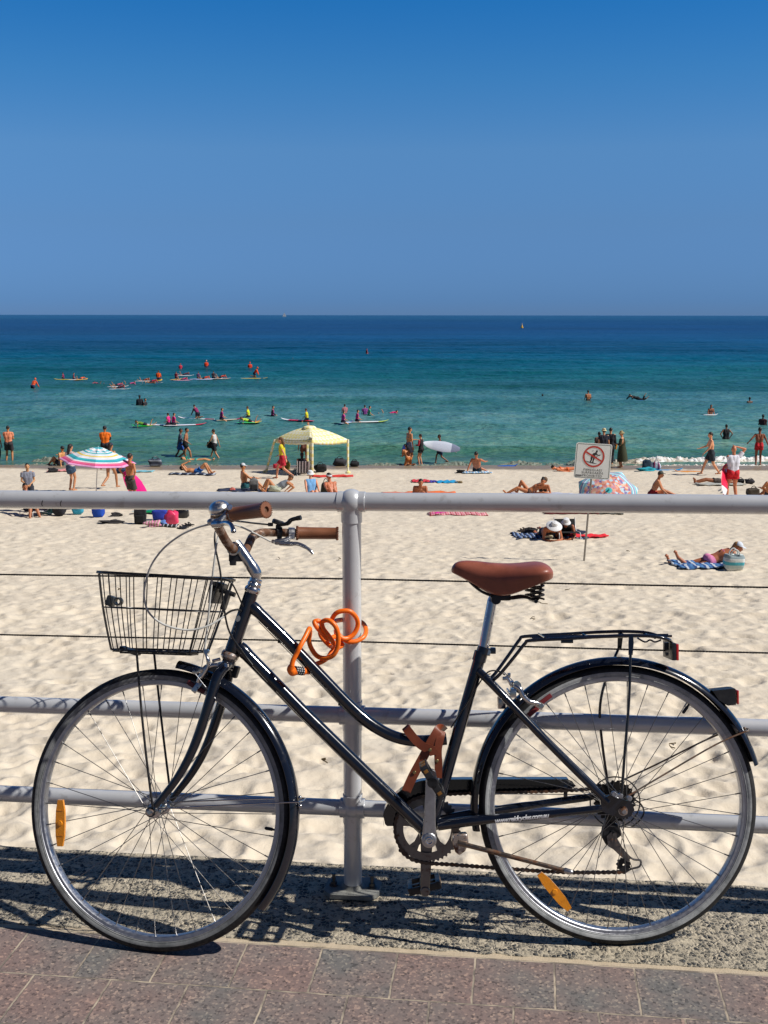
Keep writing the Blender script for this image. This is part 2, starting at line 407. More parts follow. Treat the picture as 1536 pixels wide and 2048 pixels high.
def seamat():
    n = N('sea_water'); g = n.new('ShaderNodeNewGeometry'); P = g.outputs['Position']; sp = n.new('ShaderNodeSeparateXYZ'); n.L(P, sp.inputs[0])
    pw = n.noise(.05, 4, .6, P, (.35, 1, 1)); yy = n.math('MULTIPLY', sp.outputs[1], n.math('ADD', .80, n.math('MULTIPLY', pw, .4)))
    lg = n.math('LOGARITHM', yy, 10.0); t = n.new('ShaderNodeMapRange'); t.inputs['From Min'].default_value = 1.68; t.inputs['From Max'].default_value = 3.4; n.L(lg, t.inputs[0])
    c = n.ramp(t.outputs[0], [(0.0, (.19, .24, .20)), (.048, (.150, .31, .245)), (.10, (.090, .245, .240)), (.165, (.070, .210, .245)), (.21, (.038, .17, .205)), (.254, (.012, .135, .168)), (.33, (.002, .100, .165)), (.39, (.001, .080, .178)), (.48, (.001, .070, .190)), (.62, (.001, .048, .170)), (.85, (.001, .050, .160)), (1.0, (.010, .078, .19))])  # end stop lightened: horizon haze painted into the far water
    pt = n.noise(.10, 5, .65, P, (.22, 1.0, 1)); pt2 = n.noise(.9, 5, .7, P, (.35, 1, 1)); pt3 = n.noise(.018, 5, .7, P, (.25, 1, 1))
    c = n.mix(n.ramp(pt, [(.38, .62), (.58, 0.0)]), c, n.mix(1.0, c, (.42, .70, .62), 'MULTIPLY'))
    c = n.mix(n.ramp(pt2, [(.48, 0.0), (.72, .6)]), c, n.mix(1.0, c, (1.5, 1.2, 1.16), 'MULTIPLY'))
    bands = n.noise(.05, 4, .6, P, (.10, 1.0, 1)); c = n.mix(n.ramp(bands, [(.38, .75), (.52, 0.0)]), c, n.mix(1.0, c, (.45, .66, .62), 'MULTIPLY'))  # darker swell faces, their weaker sky reflection painted into the water colour
    band2 = n.noise(.02, 3, .6, P, (.16, 1.0, 1)); c = n.mix(n.ramp(band2, [(.42, .8), (.50, 0.0)]), c, n.mix(1.0, c, (.5, .72, .66), 'MULTIPLY'))  # broader swell bands, darkened in the colour the same way
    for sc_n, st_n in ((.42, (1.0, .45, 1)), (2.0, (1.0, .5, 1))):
        q = n.noise(sc_n, 4, .7, P, st_n); c = n.mix(n.ramp(q, [(.34, .5), (.5, 0.0)]), c, n.mix(1.0, c, (.45, .72, .75), 'MULTIPLY')); c = n.mix(n.ramp(q, [(.5, 0.0), (.66, .55)]), c, n.mix(1.0, c, (1.7, 1.28, 1.22), 'MULTIPLY'))  # ripple shade and glints painted as dark and light speckle
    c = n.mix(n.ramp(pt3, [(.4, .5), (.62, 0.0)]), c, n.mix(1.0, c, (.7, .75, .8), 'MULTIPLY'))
    n.set(Base_Color=c, Roughness=.28, IOR=1.33, Specular_IOR_Level=.12)
    b = n.bump(n.noise(3.2, 6, .7, P, (.45, 1, 1)), .7, .12); b = n.bump(n.noise(.75, 5, .7, P, (.4, 1, 1)), .8, .5, b); n.bump(n.noise(.10, 6, .75, P, (.4, 1, 1)), .7, 3.0, b); return n.m
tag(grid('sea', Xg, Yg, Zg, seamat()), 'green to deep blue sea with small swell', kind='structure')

# foam of the shore break: frothy ridge of small irregular lumps
def foam_mat():
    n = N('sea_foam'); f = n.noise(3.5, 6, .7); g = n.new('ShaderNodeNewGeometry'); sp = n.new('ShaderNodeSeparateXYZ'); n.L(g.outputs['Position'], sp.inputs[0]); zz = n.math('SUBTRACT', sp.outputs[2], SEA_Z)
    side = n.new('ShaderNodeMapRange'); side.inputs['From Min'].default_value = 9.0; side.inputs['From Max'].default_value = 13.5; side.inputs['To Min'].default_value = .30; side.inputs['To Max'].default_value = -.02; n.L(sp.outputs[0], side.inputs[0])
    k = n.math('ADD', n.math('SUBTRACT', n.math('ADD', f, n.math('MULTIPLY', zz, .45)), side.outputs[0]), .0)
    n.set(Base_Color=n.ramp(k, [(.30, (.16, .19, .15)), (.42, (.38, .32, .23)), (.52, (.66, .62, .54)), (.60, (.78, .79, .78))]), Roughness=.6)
    n.bump(n.noise(16, 5, .7), .6, .03); return n.m
fm = foam_mat()
def foam_patch(px0, px1, y0, hgt, wid, seed):
    x0, x1 = [(q - 768) / FPX * y0 * 1.012 for q in (px0, px1)]
    nx = int((x1 - x0) / .035); xs = np.linspace(x0, x1, nx); yv = np.linspace(y0 - wid * 2.2, y0 + wid * 2.2, int(wid * 4.4 / .05))
    Xf, Yf = np.meshgrid(xs, yv); env = np.clip(np.minimum(Xf - x0, x1 - Xf) / (.18 * (x1 - x0)), 0, 1)
    cy = y0 + .35 * fbm(Xf / 1.6, Xf * 0, seed, 3); run = np.clip(.75 + .9 * fbm(Xf / 1.1, Xf * 0 + 7, seed + 5, 3), .1, 1.5)
    q = (Yf - cy) / wid; shape = np.where(q < 0, np.exp(-(q / 1.0) ** 2), np.exp(-(q / .45) ** 2))
    Zf = SEA_Z - .07 + (hgt * env ** .6 * run) * shape * (.85 + .5 * fbm(Xf / .35, Yf / .3, seed + 9, 4)) + .13 * env * shape * fbm(Xf / .11, Yf / .11, seed + 20, 3) + .085 * env * np.exp(-(q / 1.7) ** 2) * (.5 + 1.5 * fbm(Xf / .7, Yf / .35, seed + 30, 4))
    Xf = Xf + .07 * fbm(Xf / .12, Yf / .12, seed + 40, 2); Yf = Yf + .07 * fbm(Xf / .12 + 9, Yf / .12, seed + 50, 2)
    return tag(grid('foam', Xf, Yf, Zf, fm), 'white froth of the small wave breaking on the shore', kind='stuff')
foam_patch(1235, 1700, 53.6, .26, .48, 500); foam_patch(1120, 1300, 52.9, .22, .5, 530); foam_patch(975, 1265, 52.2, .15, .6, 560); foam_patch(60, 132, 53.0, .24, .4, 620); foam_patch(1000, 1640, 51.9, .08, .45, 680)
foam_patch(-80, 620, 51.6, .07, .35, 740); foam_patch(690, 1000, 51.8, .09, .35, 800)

# ---- promenade: kerb and pavers, following the railing direction
RY = R(7.174); RD = Vector((math.cos(RY), -math.sin(RY), .0136)).normalized(); RN = Vector((math.sin(RY), math.cos(RY), 0))   # RN away from the camera
PB = PATH(706, 1785); PB.z = PB.x * .0085
def Q(a, b, z=0.0):   # a along rail, b away from it
    p = PB + Vector((RD.x, RD.y, 0)) * a + RN * b; return Vector((p.x, p.y, p.x * .0085 + z))
def inv(P): v = P - PB; return v.x * RD.x + v.y * RD.y, v.dot(Vector((RN.x, RN.y, 0)))
b_back, b_front = .147, -.268
def aggregate():
    n = N('exposed_aggregate_concrete'); P = n.co()
    def vor(sc, feat='F1'):
        v = n.new('ShaderNodeTexVoronoi'); v.feature = feat; v.inputs['Scale'].default_value = sc; n.L(wp, v.inputs['Vector']); return v
    wv = n.new('ShaderNodeVectorMath'); wv.operation = 'ADD'; nn = n.new('ShaderNodeTexNoise'); nn.inputs['Scale'].default_value = 70; n.L(P, nn.inputs['Vector'])
    sc = n.new('ShaderNodeVectorMath'); sc.operation = 'SCALE'; sc.inputs['Scale'].default_value = .012; n.L(nn.outputs['Color'], sc.inputs[0]); n.L(P, wv.inputs[0]); n.L(sc.outputs[0], wv.inputs[1]); wp = wv.outputs[0]
    v = vor(86); e = vor(86, 'DISTANCE_TO_EDGE'); v2 = vor(42); big = n.noise(5, 4, .6)
    bw = n.new('ShaderNodeSeparateColor'); n.L(v.outputs['Color'], bw.inputs[0])
    stone = n.ramp(bw.outputs[0], [(0.0, (.02, .022, .025)), (.40, (.042, .045, .048)), (.50, (.15, .14, .12)), (.62, (.34, .295, .225)), (1.0, (.50, .43, .32))])
    bed = n.mix(n.noise(25, 4), (.40, .345, .245), (.56, .48, .35))
    m = n.ramp(e.outputs[0], [(.03, 1.0), (.12, 0.0)])
    lo = n.ramp(n.noise(30, 5, .65), [(.46, 0.0), (.58, 1.0)])
    c = n.mix(n.math('MAXIMUM', m, n.math('MULTIPLY', lo, .5)), stone, bed)
    c = n.mix(n.math('MULTIPLY', n.ramp(big, [(.45, 0.0), (.7, 1.0)]), .25), c, (.16, .15, .12))
    n.set(Base_Color=c, Roughness=.9)
    hgt = n.math('MULTIPLY', e.outputs[0], n.math('SUBTRACT', 1.0, n.math('MULTIPLY', lo, .8)))
    b = n.bump(hgt, 1.0, .012); n.bump(n.noise(190, 5, .7), .5, .003, b); return n.m
def strip(name, mat, b0, b1, z0, z1, thick, a0=-14, a1=14, na=700, nb=30, rough_edge=0.0, amp=0.0, seed=0):
    """slab between b0 (near) and b1 (far); top displaced a little; front, back faces go down"""
    A = np.linspace(a0, a1, na); A = np.sign(A) * np.abs(A / 14) ** 1.7 * 14
    T = np.linspace(0, 1, nb); AA, TT = np.meshgrid(A, T, indexing='xy')
    bb0 = b0 + rough_edge * fbm(A / .05, A * 0, 200 + seed, 3) * 2; bb1 = b1 + rough_edge * fbm(A / .06, A * 0 + 5, 300 + seed, 3)
    B = bb0[None, :] * (1 - TT) + bb1[None, :] * TT; Zt = z0 + (z1 - z0) * TT + amp * fbm(AA / .03, B / .03, 400 + seed, 3)
    B = np.concatenate([B[:1], B, B[-1:]], 0); AA = np.concatenate([AA[:1], AA, AA[-1:]], 0); Zt = np.concatenate([Zt[:1] * 0 - thick, Zt, Zt[-1:] * 0 - thick], 0)
    X = PB.x + RD.x * AA + RN.x * B; Y = PB.y + RD.y * AA + RN.y * B; Z = X * .0085 + Zt
    return grid(name, X, Y, Z, mat)
tag(strip('kerb', aggregate(), b_front + .012, b_back, 0, .004, 5.2, nb=70, na=1500, rough_edge=.004, amp=.0035), 'rough pebbly concrete sea wall top under the railing', kind='structure')
def sandjoint():
    n = N('blown_sand'); n.set(Base_Color=n.mix(n.noise(40, 4), (.42, .34, .23), (.56, .46, .33)), Roughness=.95); n.bump(n.noise(200, 4), .5, .003); return n.m
sj = sandjoint()
tag(strip('blown_sand', sj, b_front - .014, b_front + .03, -.001, -.002, .03, nb=6, na=900, rough_edge=.006, amp=.003, seed=5), 'line of blown sand between kerb and pavers', kind='structure')
def pavermat():
    n = N('granite_look_pavers')
    br = n.new('ShaderNodeTexBrick'); br.offset = .5; br.inputs['Scale'].default_value = 1.0
    br.inputs['Brick Width'].default_value = PW; br.inputs['Row Height'].default_value = PH; br.inputs['Mortar Size'].default_value = .0028; br.inputs['Mortar Smooth'].default_value = .25; br.inputs['Bias'].default_value = 0
    br.inputs['Color1'].default_value = (0, 0, 0, 1); br.inputs['Color2'].default_value = (1, 1, 1, 1); br.inputs['Mortar'].default_value = (.5, .5, .5, 1)
    nz = n.new('ShaderNodeTexNoise'); nz.inputs['Scale'].default_value = 26; n.L(n.co(), nz.inputs['Vector']); sc = n.new('ShaderNodeVectorMath'); sc.operation = 'SCALE'; sc.inputs['Scale'].default_value = .006; n.L(nz.outputs['Color'], sc.inputs[0])
    ad = n.new('ShaderNodeVectorMath'); n.L(n.co(), ad.inputs[0]); n.L(sc.outputs[0], ad.inputs[1]); n.L(ad.outputs[0], br.inputs['Vector'])
    v = n.new('ShaderNodeTexVoronoi'); v.inputs['Scale'].default_value = 165; n.L(n.co(), v.inputs['Vector']); sp = n.new('ShaderNodeSeparateColor'); n.L(v.outputs['Color'], sp.inputs[0])
    f = n.noise(4.5, 4, .6); tone = n.math('ADD', n.math('MULTIPLY', br.outputs['Color'], .16), n.math('MULTIPLY', f, 1.0))
    base = n.ramp(tone, [(.38, (.150, .143, .136)), (.52, (.190, .155, .142)), (.72, (.215, .150, .134))])
    fl = n.ramp(sp.outputs[0], [(.0, (.42, .42, .43)), (.22, (.88, .88, .88)), (.8, (1.05, 1.03, 1.0)), (1.0, (1.8, 1.7, 1.5))])
    c = n.mix(1.0, base, fl, 'MULTIPLY')
    joint = n.mix(n.ramp(n.noise(14, 4), [(.42, 0.0), (.6, 1.0)]), (.18, .15, .12), (.46, .38, .28))
    n.set(Base_Color=n.mix(br.outputs['Fac'], c, joint), Roughness=.86)
    h = n.math('SUBTRACT', 1.0, br.outputs['Fac']); b = n.bump(h, .8, .004); b = n.bump(sp.outputs[1], .35, .0015, b); n.bump(n.noise(60, 5), .3, .003, b); return n.m
PW, PH = .1878, .1880
pv = M(); pv.add([(-15, -7, 0), (15, -7, 0), (15, 3.76, 0), (-15, 3.76, 0)], [(0, 1, 2, 3)])
pav = pv.build('pavement', pavermat(), None, smooth=False)
_x = Vector((RD.x, RD.y, RD.x * .0085)).normalized(); _y = Vector((RN.x, RN.y, RN.x * .0085)).normalized()
pav.matrix_world = Matrix.Translation(Q(-.594, -.276 - PH * 20, 0)) @ Matrix((_x, _y, _x.cross(_y))).transposed().to_4x4()
tag(pav, 'red and grey speckled square pavers laid in rows', kind='structure')

# ------------------------------------------------------------------ railing (posts, three rails, two wires)
POSTX = Vector((RD.x, RD.y, .0136)).normalized()
def Rl(a, z, b=0.0):
    p = PB + POSTX * a + RN * b; return p + Vector((0, 0, z))
TOPZ, MIDZ, LOWZ = 1.0667, .5005, .2421
def onrail(px, py):
    d = ray(px, py); t = (PB - EYE).dot(RN) / d.dot(RN); p = EYE + d * t - PB; return p.dot(POSTX), p.z - p.dot(POSTX) * .0136
W1Z = sum(onrail(*p)[1] for p in ((0, 1145), (600, 1159), (1400, 1167))) / 3
W2Z = sum(onrail(*p)[1] for p in ((0, 1265), (620, 1282), (1400, 1300))) / 3
print('wires', W1Z, W2Z)
rail = empty('railing', 'grey painted tube railing with ball jointed posts and two black wires along the sea wall', 'railing', tuple(PB))
inv_r = Matrix.Translation(-PB)
def rb(m, name, mat, parent=rail, ang=35):
    m.v = [tuple(Vector(v) - PB) for v in m.v]; return m.build(name, mat, parent, ang)
for z, rr, nm in ((TOPZ, .0236, 'top_rail'), (MIDZ, .0218, 'middle_rail'), (LOWZ, .0218, 'lower_rail')):
    m = M(); m.tube([Rl(a, z + .0012 * math.sin(a * 2.1)) for a in np.linspace(-6.2, 6.2, 60)], rr, 32); rb(m, nm, railmat)
for z in (W1Z, W2Z):
    m = M()
    k = 900; pts = []
    for a in np.linspace(-6.2, 6.2, 41): pts.append(Rl(a, z - .004 * math.sin((a % 2.07) / 2.07 * math.pi)))
    m.tube(pts, .0021, 8)
    for s2 in range(2):   # twisted strands
        m.tube([Rl(a, z - .004 * math.sin((a % 2.07) / 2.07 * math.pi) + .0011 * math.sin(a * 420 + s2 * math.pi), .0011 * math.cos(a * 420 + s2 * math.pi)) for a in np.linspace(-1.8, 1.8, 1500)], .0014, 5)
    rb(m, 'wire', dark_steel)
def post(a):
    m = M(); base = Rl(a, 0)
    m.tube([base + Vector((0, 0, z)) for z in np.linspace(.004, TOPZ, 12)], .0242, 36)
    p = rb(m, 'post', railmat)
    for z, r in ((TOPZ, .0325), (MIDZ, .0302), (LOWZ, .0302)):
        q = M(); c = Rl(a, z)
        prof = [(.0252, -r * 1.32), (.0262, -r * 1.3), (.0262, -r * 1.05)] + [(max(.0262, r * math.cos(t)), r * math.sin(t) * 1.02) for t in np.linspace(-.9, .75, 14)]
        if z == TOPZ: prof = [(.0252, -r * 1.62), (.0268, -r * 1.6), (.0268, -r * .9)] + [(r * math.cos(t), r * math.sin(t)) for t in np.linspace(-.6, math.pi / 2 - .001, 20)]
        else: prof += [(.0262, r * 1.05), (.0262, r * 1.3), (.0252, r * 1.32)]
        q.lathe(prof, c, (0, 0, 1), 40)
        for sg in (-1, 1): q.lathe([(.0, 0), (.0262, 0), (.0262, r * 1.08), (.0225, r * 1.12)], c, POSTX * sg, 32)
        rb(q, 'ball_joint', railmat, p)
    q = M(); n = 8; out = []
    for (u, v) in ((-.068, -.030), (-.050, -.052), (.050, -.052), (.068, -.030), (.068, .030), (.050, .052), (-.050, .052), (-.068, .030)): out.append(base + Vector((RD.x, RD.y, .0085)) * u * 1.08 + RN * v + Vector((0, 0, .013)))
    q.plate(out, (0, 0, 1), .012); q.lathe([(.0242, .030), (.030, .020), (.034, .018)], base, (0, 0, 1), 32)
    bp = rb(q, 'base_plate', platemat, p)
    for (u, v) in ((-.052, 0), (.052, 0), (0, .042)):
        q = M(); c = base + Vector((RD.x, RD.y, .0085)) * u + RN * v
        q.lathe([(0, .031), (.0085, .031), (.0085, .0192), (.011, .0190)], c, (0, 0, 1), 6); q.tube([c + Vector((0, 0, .02)), c + Vector((0, 0, .052))], .0048, 12); q.lathe([(.0, .0222), (.0125, .0222), (.0125, .0191)], c, (0, 0, 1), 20)
        rb(q, 'anchor_bolt', metal('bolt_steel', (.16, .15, .14), .5, rust=.3), p, 30)
for a in (0, -2.07, -4.14, 2.07, 4.14): post(a)
# two little paint chips in the top rail
for px in (83, 120):
    m = M(); a, z = onrail(px, 1008); c = Rl(a, TOPZ)
    m.tube([c + Vector((0, 0, 1)) * (.02385 * math.sin(t)) - RN * (.02385 * math.cos(t)) + POSTX * (.004 * math.sin(t * 3)) for t in np.linspace(-.75, .05, 9)], [.0003] + [.0011] * 7 + [.0003], 6); rb(m, 'paint_chip', dark_steel)

# ------------------------------------------------------------------ the bicycle
C2 = Vector((.57732, 2.63976, H - 1.19059)); YAW, LEAN, PSI = -.003859, R(11), -.2245239
E1 = Vector((math.cos(YAW), -math.sin(YAW), 0)); AW = Vector((math.sin(YAW), math.cos(YAW), 0)); E3 = Vector((0, 0, math.cos(LEAN))) + AW * math.sin(LEAN); E2 = E3.cross(E1)
ORG = C2 - E3 * .343 - E1 * .566
BM = Matrix.Translation(ORG) @ Matrix((E1, E2, E3)).transposed().to_4x4(); BI = BM.inverted()
LE = BI @ EYE
def onpl(px, py, O, n):      # point of a plane seen at a place of the photograph, in world space
    d = ray(px, py); return EYE + d * ((O - EYE).dot(n) / d.dot(n))
def Bp(px, py, w=0.0):       # w: metres from the bicycle's middle plane, + is its left (near) side
    return BI @ onpl(px, py, C2 - E2 * w, E2)
_A = onpl(500, 1190, C2, E2); _B = onpl(461, 1308, C2, E2); KK = (_A - _B).normalized()
qs = Quaternion(KK, PSI); F1, F2 = qs @ E1, qs @ E2
def Sp(px, py, w=0.0):       # the same for the steered part
    return BI @ onpl(px, py, _A - F2 * w, F2)
C1 = BI @ (_A + F1 * -.0532683 + KK * -.55637322)
f2 = (BI.to_3x3() @ F2).normalized(); kk = (BI.to_3x3() @ KK).normalized(); f1 = kk.cross(f2) * -1
f1 = f2.cross(kk).normalized()
c2 = BI @ C2
Y = Vector((0, 1, 0))
def mir(p): return Vector((p.x, -p.y, p.z))
def mirS(p):                 # mirror across the steered plane
    o = BI @ _A; return p - f2 * (2 * (p - o).dot(f2))
bike = empty('bicycle', 'black step-through city bicycle with wire basket leaning on the railing', 'bicycle'); bike.matrix_world = BM

# frame
fr = M()
hA, hB = Bp(504, 1183), Bp(461, 1308); hd = (hA - hB).normalized()
fr.tube([hB, hA], .0172, 24)
tt = spline([Bp(506, 1214), Bp(570, 1277), Bp(640, 1350), Bp(700, 1412), Bp(742, 1448), Bp(788, 1473), Bp(838, 1482), Bp(893, 1478)], 6); fr.tube(tt, .0146, 20)
dt = [Bp(483, 1298), Bp(600, 1418), Bp(725, 1540), Bp(852, 1662)]; fr.tube(dt, .0163, 20)
st = [Bp(858, 1668), Bp(963, 1303)]; fr.tube(st, .0150, 20)
bb = Bp(856, 1667); fr.lathe([(0, -.036), (.0205, -.036), (.0215, -.034), (.0215, .034), (.0205, .036), (0, .036)], bb, Y, 28)
fr.lathe([(.0152, -.012), (.0175, -.012), (.0175, .012), (.0152, .012)], Bp(960, 1313), (st[1] - st[0]), 24)
for s in (1, -1):
    g = (lambda p: p) if s > 0 else mir
    fr.tube(spline([g(Bp(876, 1651, .022)), g(Bp(960, 1640, .034)), g(Bp(1080, 1630, .052)), g(Bp(1203, 1617, .062))], 5), [.0125] * 6 + [.011] * 4 + [.0095] * 5 + [.0085], 16)
    fr.tube(spline([g(Bp(957, 1342, .014)), g(Bp(1000, 1385, .036)), g(Bp(1100, 1490, .055)), g(Bp(1216, 1605, .062))], 5), [.0098] * 10 + [.0088] * 6, 16)
    do = [g(Bp(x, y, .064)) for x, y in ((1200, 1600), (1218, 1590), (1240, 1598), (1262, 1602), (1268, 1617), (1262, 1632), (1243, 1637), (1222, 1630), (1203, 1622))]
    fr.plate(do, Y, .006)
fr.tube([Bp(1003, 1388, .034), mir(Bp(1003, 1388, .034))], .006, 10); fr.tube([Bp(948, 1641, .033), mir(Bp(948, 1641, .033))], .006, 10)
for px, py in ((560, 1283), (681, 1408)): fr.box(Bp(px, py), (.012, .006, .008), bev=.002)
for px, py in ((526, 1354),): fr.box(Bp(px, py), (.012, .006, .008), bev=.002)
frame = fr.build('frame', enamel, bike)
# weld collars where tubes meet
for (p, d, r) in ((Bp(512, 1220), tt[1] - tt[0], .0152), (Bp(489, 1304), dt[1] - dt[0], .0169)):
    cm = M(); cm.lathe([(r * .9, -.02), (r, -.012), (r * 1.03, 0), (r * .97, .012)], p, d, 20); cm.build('weld', enamel, frame)
cb = M()
c = Bp(968, 1301); sd = (st[1] - st[0]).normalized()
cb.lathe([(.0148, -.009), (.0182, -.0085), (.0182, .0085), (.0148, .009)], c, sd, 24); cb.box(c + Vector((.022, 0, 0)), (.014, .022, .016), bev=.004)
clamp = cb.build('seat_clamp', enamel, frame)
m = M(); m.lathe([(0, -.016), (.0068, -.016), (.0078, -.012), (.0078, .014), (0, .014)], Bp(975, 1303), Y, 16); m.build('clamp_bolt', chrome, frame)

# writing on the chain stay, wrapped on the tube
def text_mesh(body, size, shear=0.0, bold=0.0, extrude=0.0, space=1.0):
    cu = D.curves.new('t', 'FONT'); cu.body = body; cu.size = size; cu.shear = shear; cu.offset = bold; cu.extrude = extrude; cu.align_x = 'CENTER'; cu.align_y = 'CENTER'; cu.space_character = space; cu.resolution_u = 3
    o = D.objects.new('t', cu); COL.objects.link(o); bpy.context.view_layer.update()
    me = D.meshes.new_from_object(o.evaluated_get(bpy.context.evaluated_depsgraph_get())); D.objects.remove(o); D.curves.remove(cu); return me
white_print = simple('white_print', (.8, .8, .8), .5, vary=.05)
me = text_mesh('www.reidcycles.com.au', .0160, .35, .00055, 0, .86); bm = bmesh.new(); bm.from_mesh(me)
bmesh.ops.subdivide_edges(bm, edges=[e for e in bm.edges if e.calc_length() > .0015], cuts=1)
xs = [v.co.x for v in bm.verts]; L = max(xs) - min(xs); a, b = Bp(990, 1641, .045), Bp(1098, 1630, .055)
ax = (b - a); ln = ax.length; ax.normalize(); up = Vector((0, 0, 1)); up = (up - ax * up.dot(ax)).normalized(); nr = up.cross(ax); nr = nr if nr.y < 0 else -nr
for v in bm.verts:
    t = (v.co.x - min(xs)) / L; y = v.co.y * 1.05
    rr = .0108; v.co = a + ax * (t * ln) + up * (y + .0005 + .0012) + nr * (math.sqrt(max(1e-8, rr * rr - y * y)) - .0098 + .0107)
bm.to_mesh(me); bm.free(); me.materials.append(white_print); link('lettering', me, frame)
# head tube badge: pale half disc and small marks down the tube
bd = M(); ctr = Bp(479, 1245); rr = .0176
def onhead(u, v):
    ang = u / rr; nn = (Vector((0, -1, 0)) * math.cos(ang) + hd.cross(Vector((0, -1, 0))).normalized() * math.sin(ang)); q = Bp(478, 1250) + hd * v; return q + nn * rr
for (u0, v0, ru, rv) in ((-.006, .016, .006, .008),):
    k = 14; pts = [onhead(u0 + ru * math.cos(2 * math.pi * i / k), v0 + rv * math.sin(2 * math.pi * i / k)) for i in range(k)]; bd.add(pts, [tuple(range(k))])
for i, (u0, v0) in enumerate(((-.008, -.006), (-.007, -.016), (-.008, -.026), (-.0075, -.035))):
    for w_, h_, du in ((.0011, .0042, -.0015), (.0011, .0030, .0015)):
        bd.add([onhead(u0 + du, v0 - h_ / 2), onhead(u0 + du + w_, v0 - h_ / 2), onhead(u0 + du + w_, v0 + h_ / 2), onhead(u0 + du, v0 + h_ / 2)], [(0, 1, 2, 3)])
bd.build('head_badge', simple('faded_silver_print', (.3, .32, .33), .5), frame)
# headset
hs = M(); hs.lathe([(.0135, .034), (.0160, .032), (.0160, .026), (.0145, .025), (.0172, .021), (.0172, .015), (.0150, .014), (.0192, .009), (.0205, .004), (.0192, -.002), (.017, -.004)], hA, hd, 32); hs.build('headset', chrome, bike, 25)
hs = M(); hs.lathe([(.017, .010), (.0200, .009), (.0225, .004), (.0225, -.004), (.0195, -.009), (.0165, -.012)], Bp(460, 1311), hd, 32); hs.build('headset', rusty_chrome, bike, 25)

# wheels
def wheel(name, c, X, Z, reflect, valve_a, hubw, seed):
    """X: rearwards, Z: up, axle = A towards the far side"""
    A = Z.cross(X).normalized(); mw = Matrix((X, A, Z)).transposed().to_4x4(); mw.translation = c
    r = link(name, None, bike); r.matrix_local = mw; r.empty_display_size = .05
    t = M(); n = 18; prof = []; th0 = R(128)
    ring = [(.3265 + .0165 * math.cos(a), .0165 * math.sin(a)) for a in np.linspace(-R(86), R(86), 17)]
    t.lathe(ring, (0, 0, 0), Y, 128); tyre = None
    # small tread grooves
    m = t; k = 128
    tread = t.build('tyre', rubber, r)
    t = M()
    for s in (1, -1):
        t.lathe([(.3265 + .0166 * math.cos(a), s * .0166 * math.sin(a)) for a in np.linspace(R(84), R(114), 6)] + [(.3185, s * .0148), (.3178, s * .0155), (.3168, s * .0140), (.3150, s * .0128)], (0, 0, 0), Y, 128)
    t.build('sidewall', sidewall_dark if hubw < .066 else sidewall, tread, 50)
    t = M(); t.lathe([(.3150, -.0120), (.3165, -.0132), (.3160, -.0140), (.3145, -.0140), (.3135, -.0128), (.3070, -.0122), (.3050, -.0105), (.3036, -.0045), (.3032, 0), (.3036, .0045), (.3050, .0105), (.3070, .0122), (.3135, .0128), (.3145, .0140), (.3160, .0140), (.3165, .0132), (.3150, .0120)], (0, 0, 0), Y, 128); t.build('rim', rimmat, r, 22)
    t = M(); fl = .019 if hubw < .066 else .022; fw = .028
    t.lathe([(.005, -fw - .012), (.010, -fw - .012), (.011, -fw - .003), (fl, -fw - .0015), (fl, -fw + .0015), (.013, -fw + .005), (.0115, 0), (.013, fw - .005), (fl, fw - .0015), (fl, fw + .0015), (.011, fw + .003), (.010, fw + .012), (.005, fw + .012)], (0, 0, 0), Y, 28)
    t.tube([(0, -hubw - .012, 0), (0, hubw + .012, 0)], .0048, 12); hub = t.build('hub', chrome if hubw < .066 else alu, r)
    for s in (1, -1):
        t = M(); t.lathe([(0, 0), (.0085, 0), (.0095, .0015), (.0095, .009), (.006, .0105), (0, .0105)], (0, s * (hubw + .001), 0), (0, s, 0), 6); t.lathe([(.004, -.0022), (.0115, -.0022), (.0115, 0), (.004, 0)], (0, s * (hubw + .0012), 0), (0, s, 0), 20)
        t.build('axle_nut', rusty_chrome, r, 30)
    rs = random.Random(seed)
    for i in range(36):
        s = 1 if i % 2 else -1; grp = (i // 2) % 2; a = 2 * math.pi * (i + .35) / 36 + seed
        h = a + (1 if grp else -1) * R(62) + rs.uniform(-.02, .02)
        p = Vector((fl * .86 * math.cos(h), s * (fw + (.0022 if grp else -.0022)), fl * .86 * math.sin(h)))
        e = Vector((.3045 * math.cos(a), s * .0022, .3045 * math.sin(a))); d = (e - p).normalized()
        t = M(); t.tube([p, e - d * .013, e - d * .0125, e], [.00095, .00095, .0017, .0017], 6); t.build('spoke', spokemat, r)
    t = M(); u = Vector((math.cos(valve_a), 0, math.sin(valve_a))); t.tube([u * .305, u * .297, u * .2965, u * .280, u * .277], [.0028, .0028, .0042, .0042, .0022], 10); t.build('valve', black_plastic, r)
    ra, rr_, tilt = reflect; u = Vector((math.cos(ra), 0, math.sin(ra))); v = Vector((-math.sin(ra), 0, math.cos(ra)))
    if tilt: u, v = u * math.cos(tilt) + v * math.sin(tilt), v * math.cos(tilt) - u * math.sin(tilt)
    c0 = Vector((math.cos(ra), 0, math.sin(ra))) * rr_ + Vector((0, -.011, 0))
    out = [c0 + u * a_ + v * b_ for a_, b_ in ((-.0075, .057), (.0065, .057), (.0115, .030), (.0125, 0), (.0115, -.030), (.0065, -.057), (-.0075, -.057), (-.0120, -.03), (-.0128, 0), (-.012, .03))]
    t = M(); t.plate(out, Y, .007); t.lathe([(0, .0066), (.006, .0062), (.007, .0036)], c0, -Y, 14)
    for q in (-.031, .031): t.box(c0 + v * q - Y * .0037, (.016, .0012, .0012), (u, Y, v))
    t.build('wheel_reflector', amber, r)
    return r
fxp = (f1 - kk * f1.dot(kk)).normalized()
wf = wheel('front_wheel', C1, fxp, kk, (0, .237, 0), R(11), .048, .08)
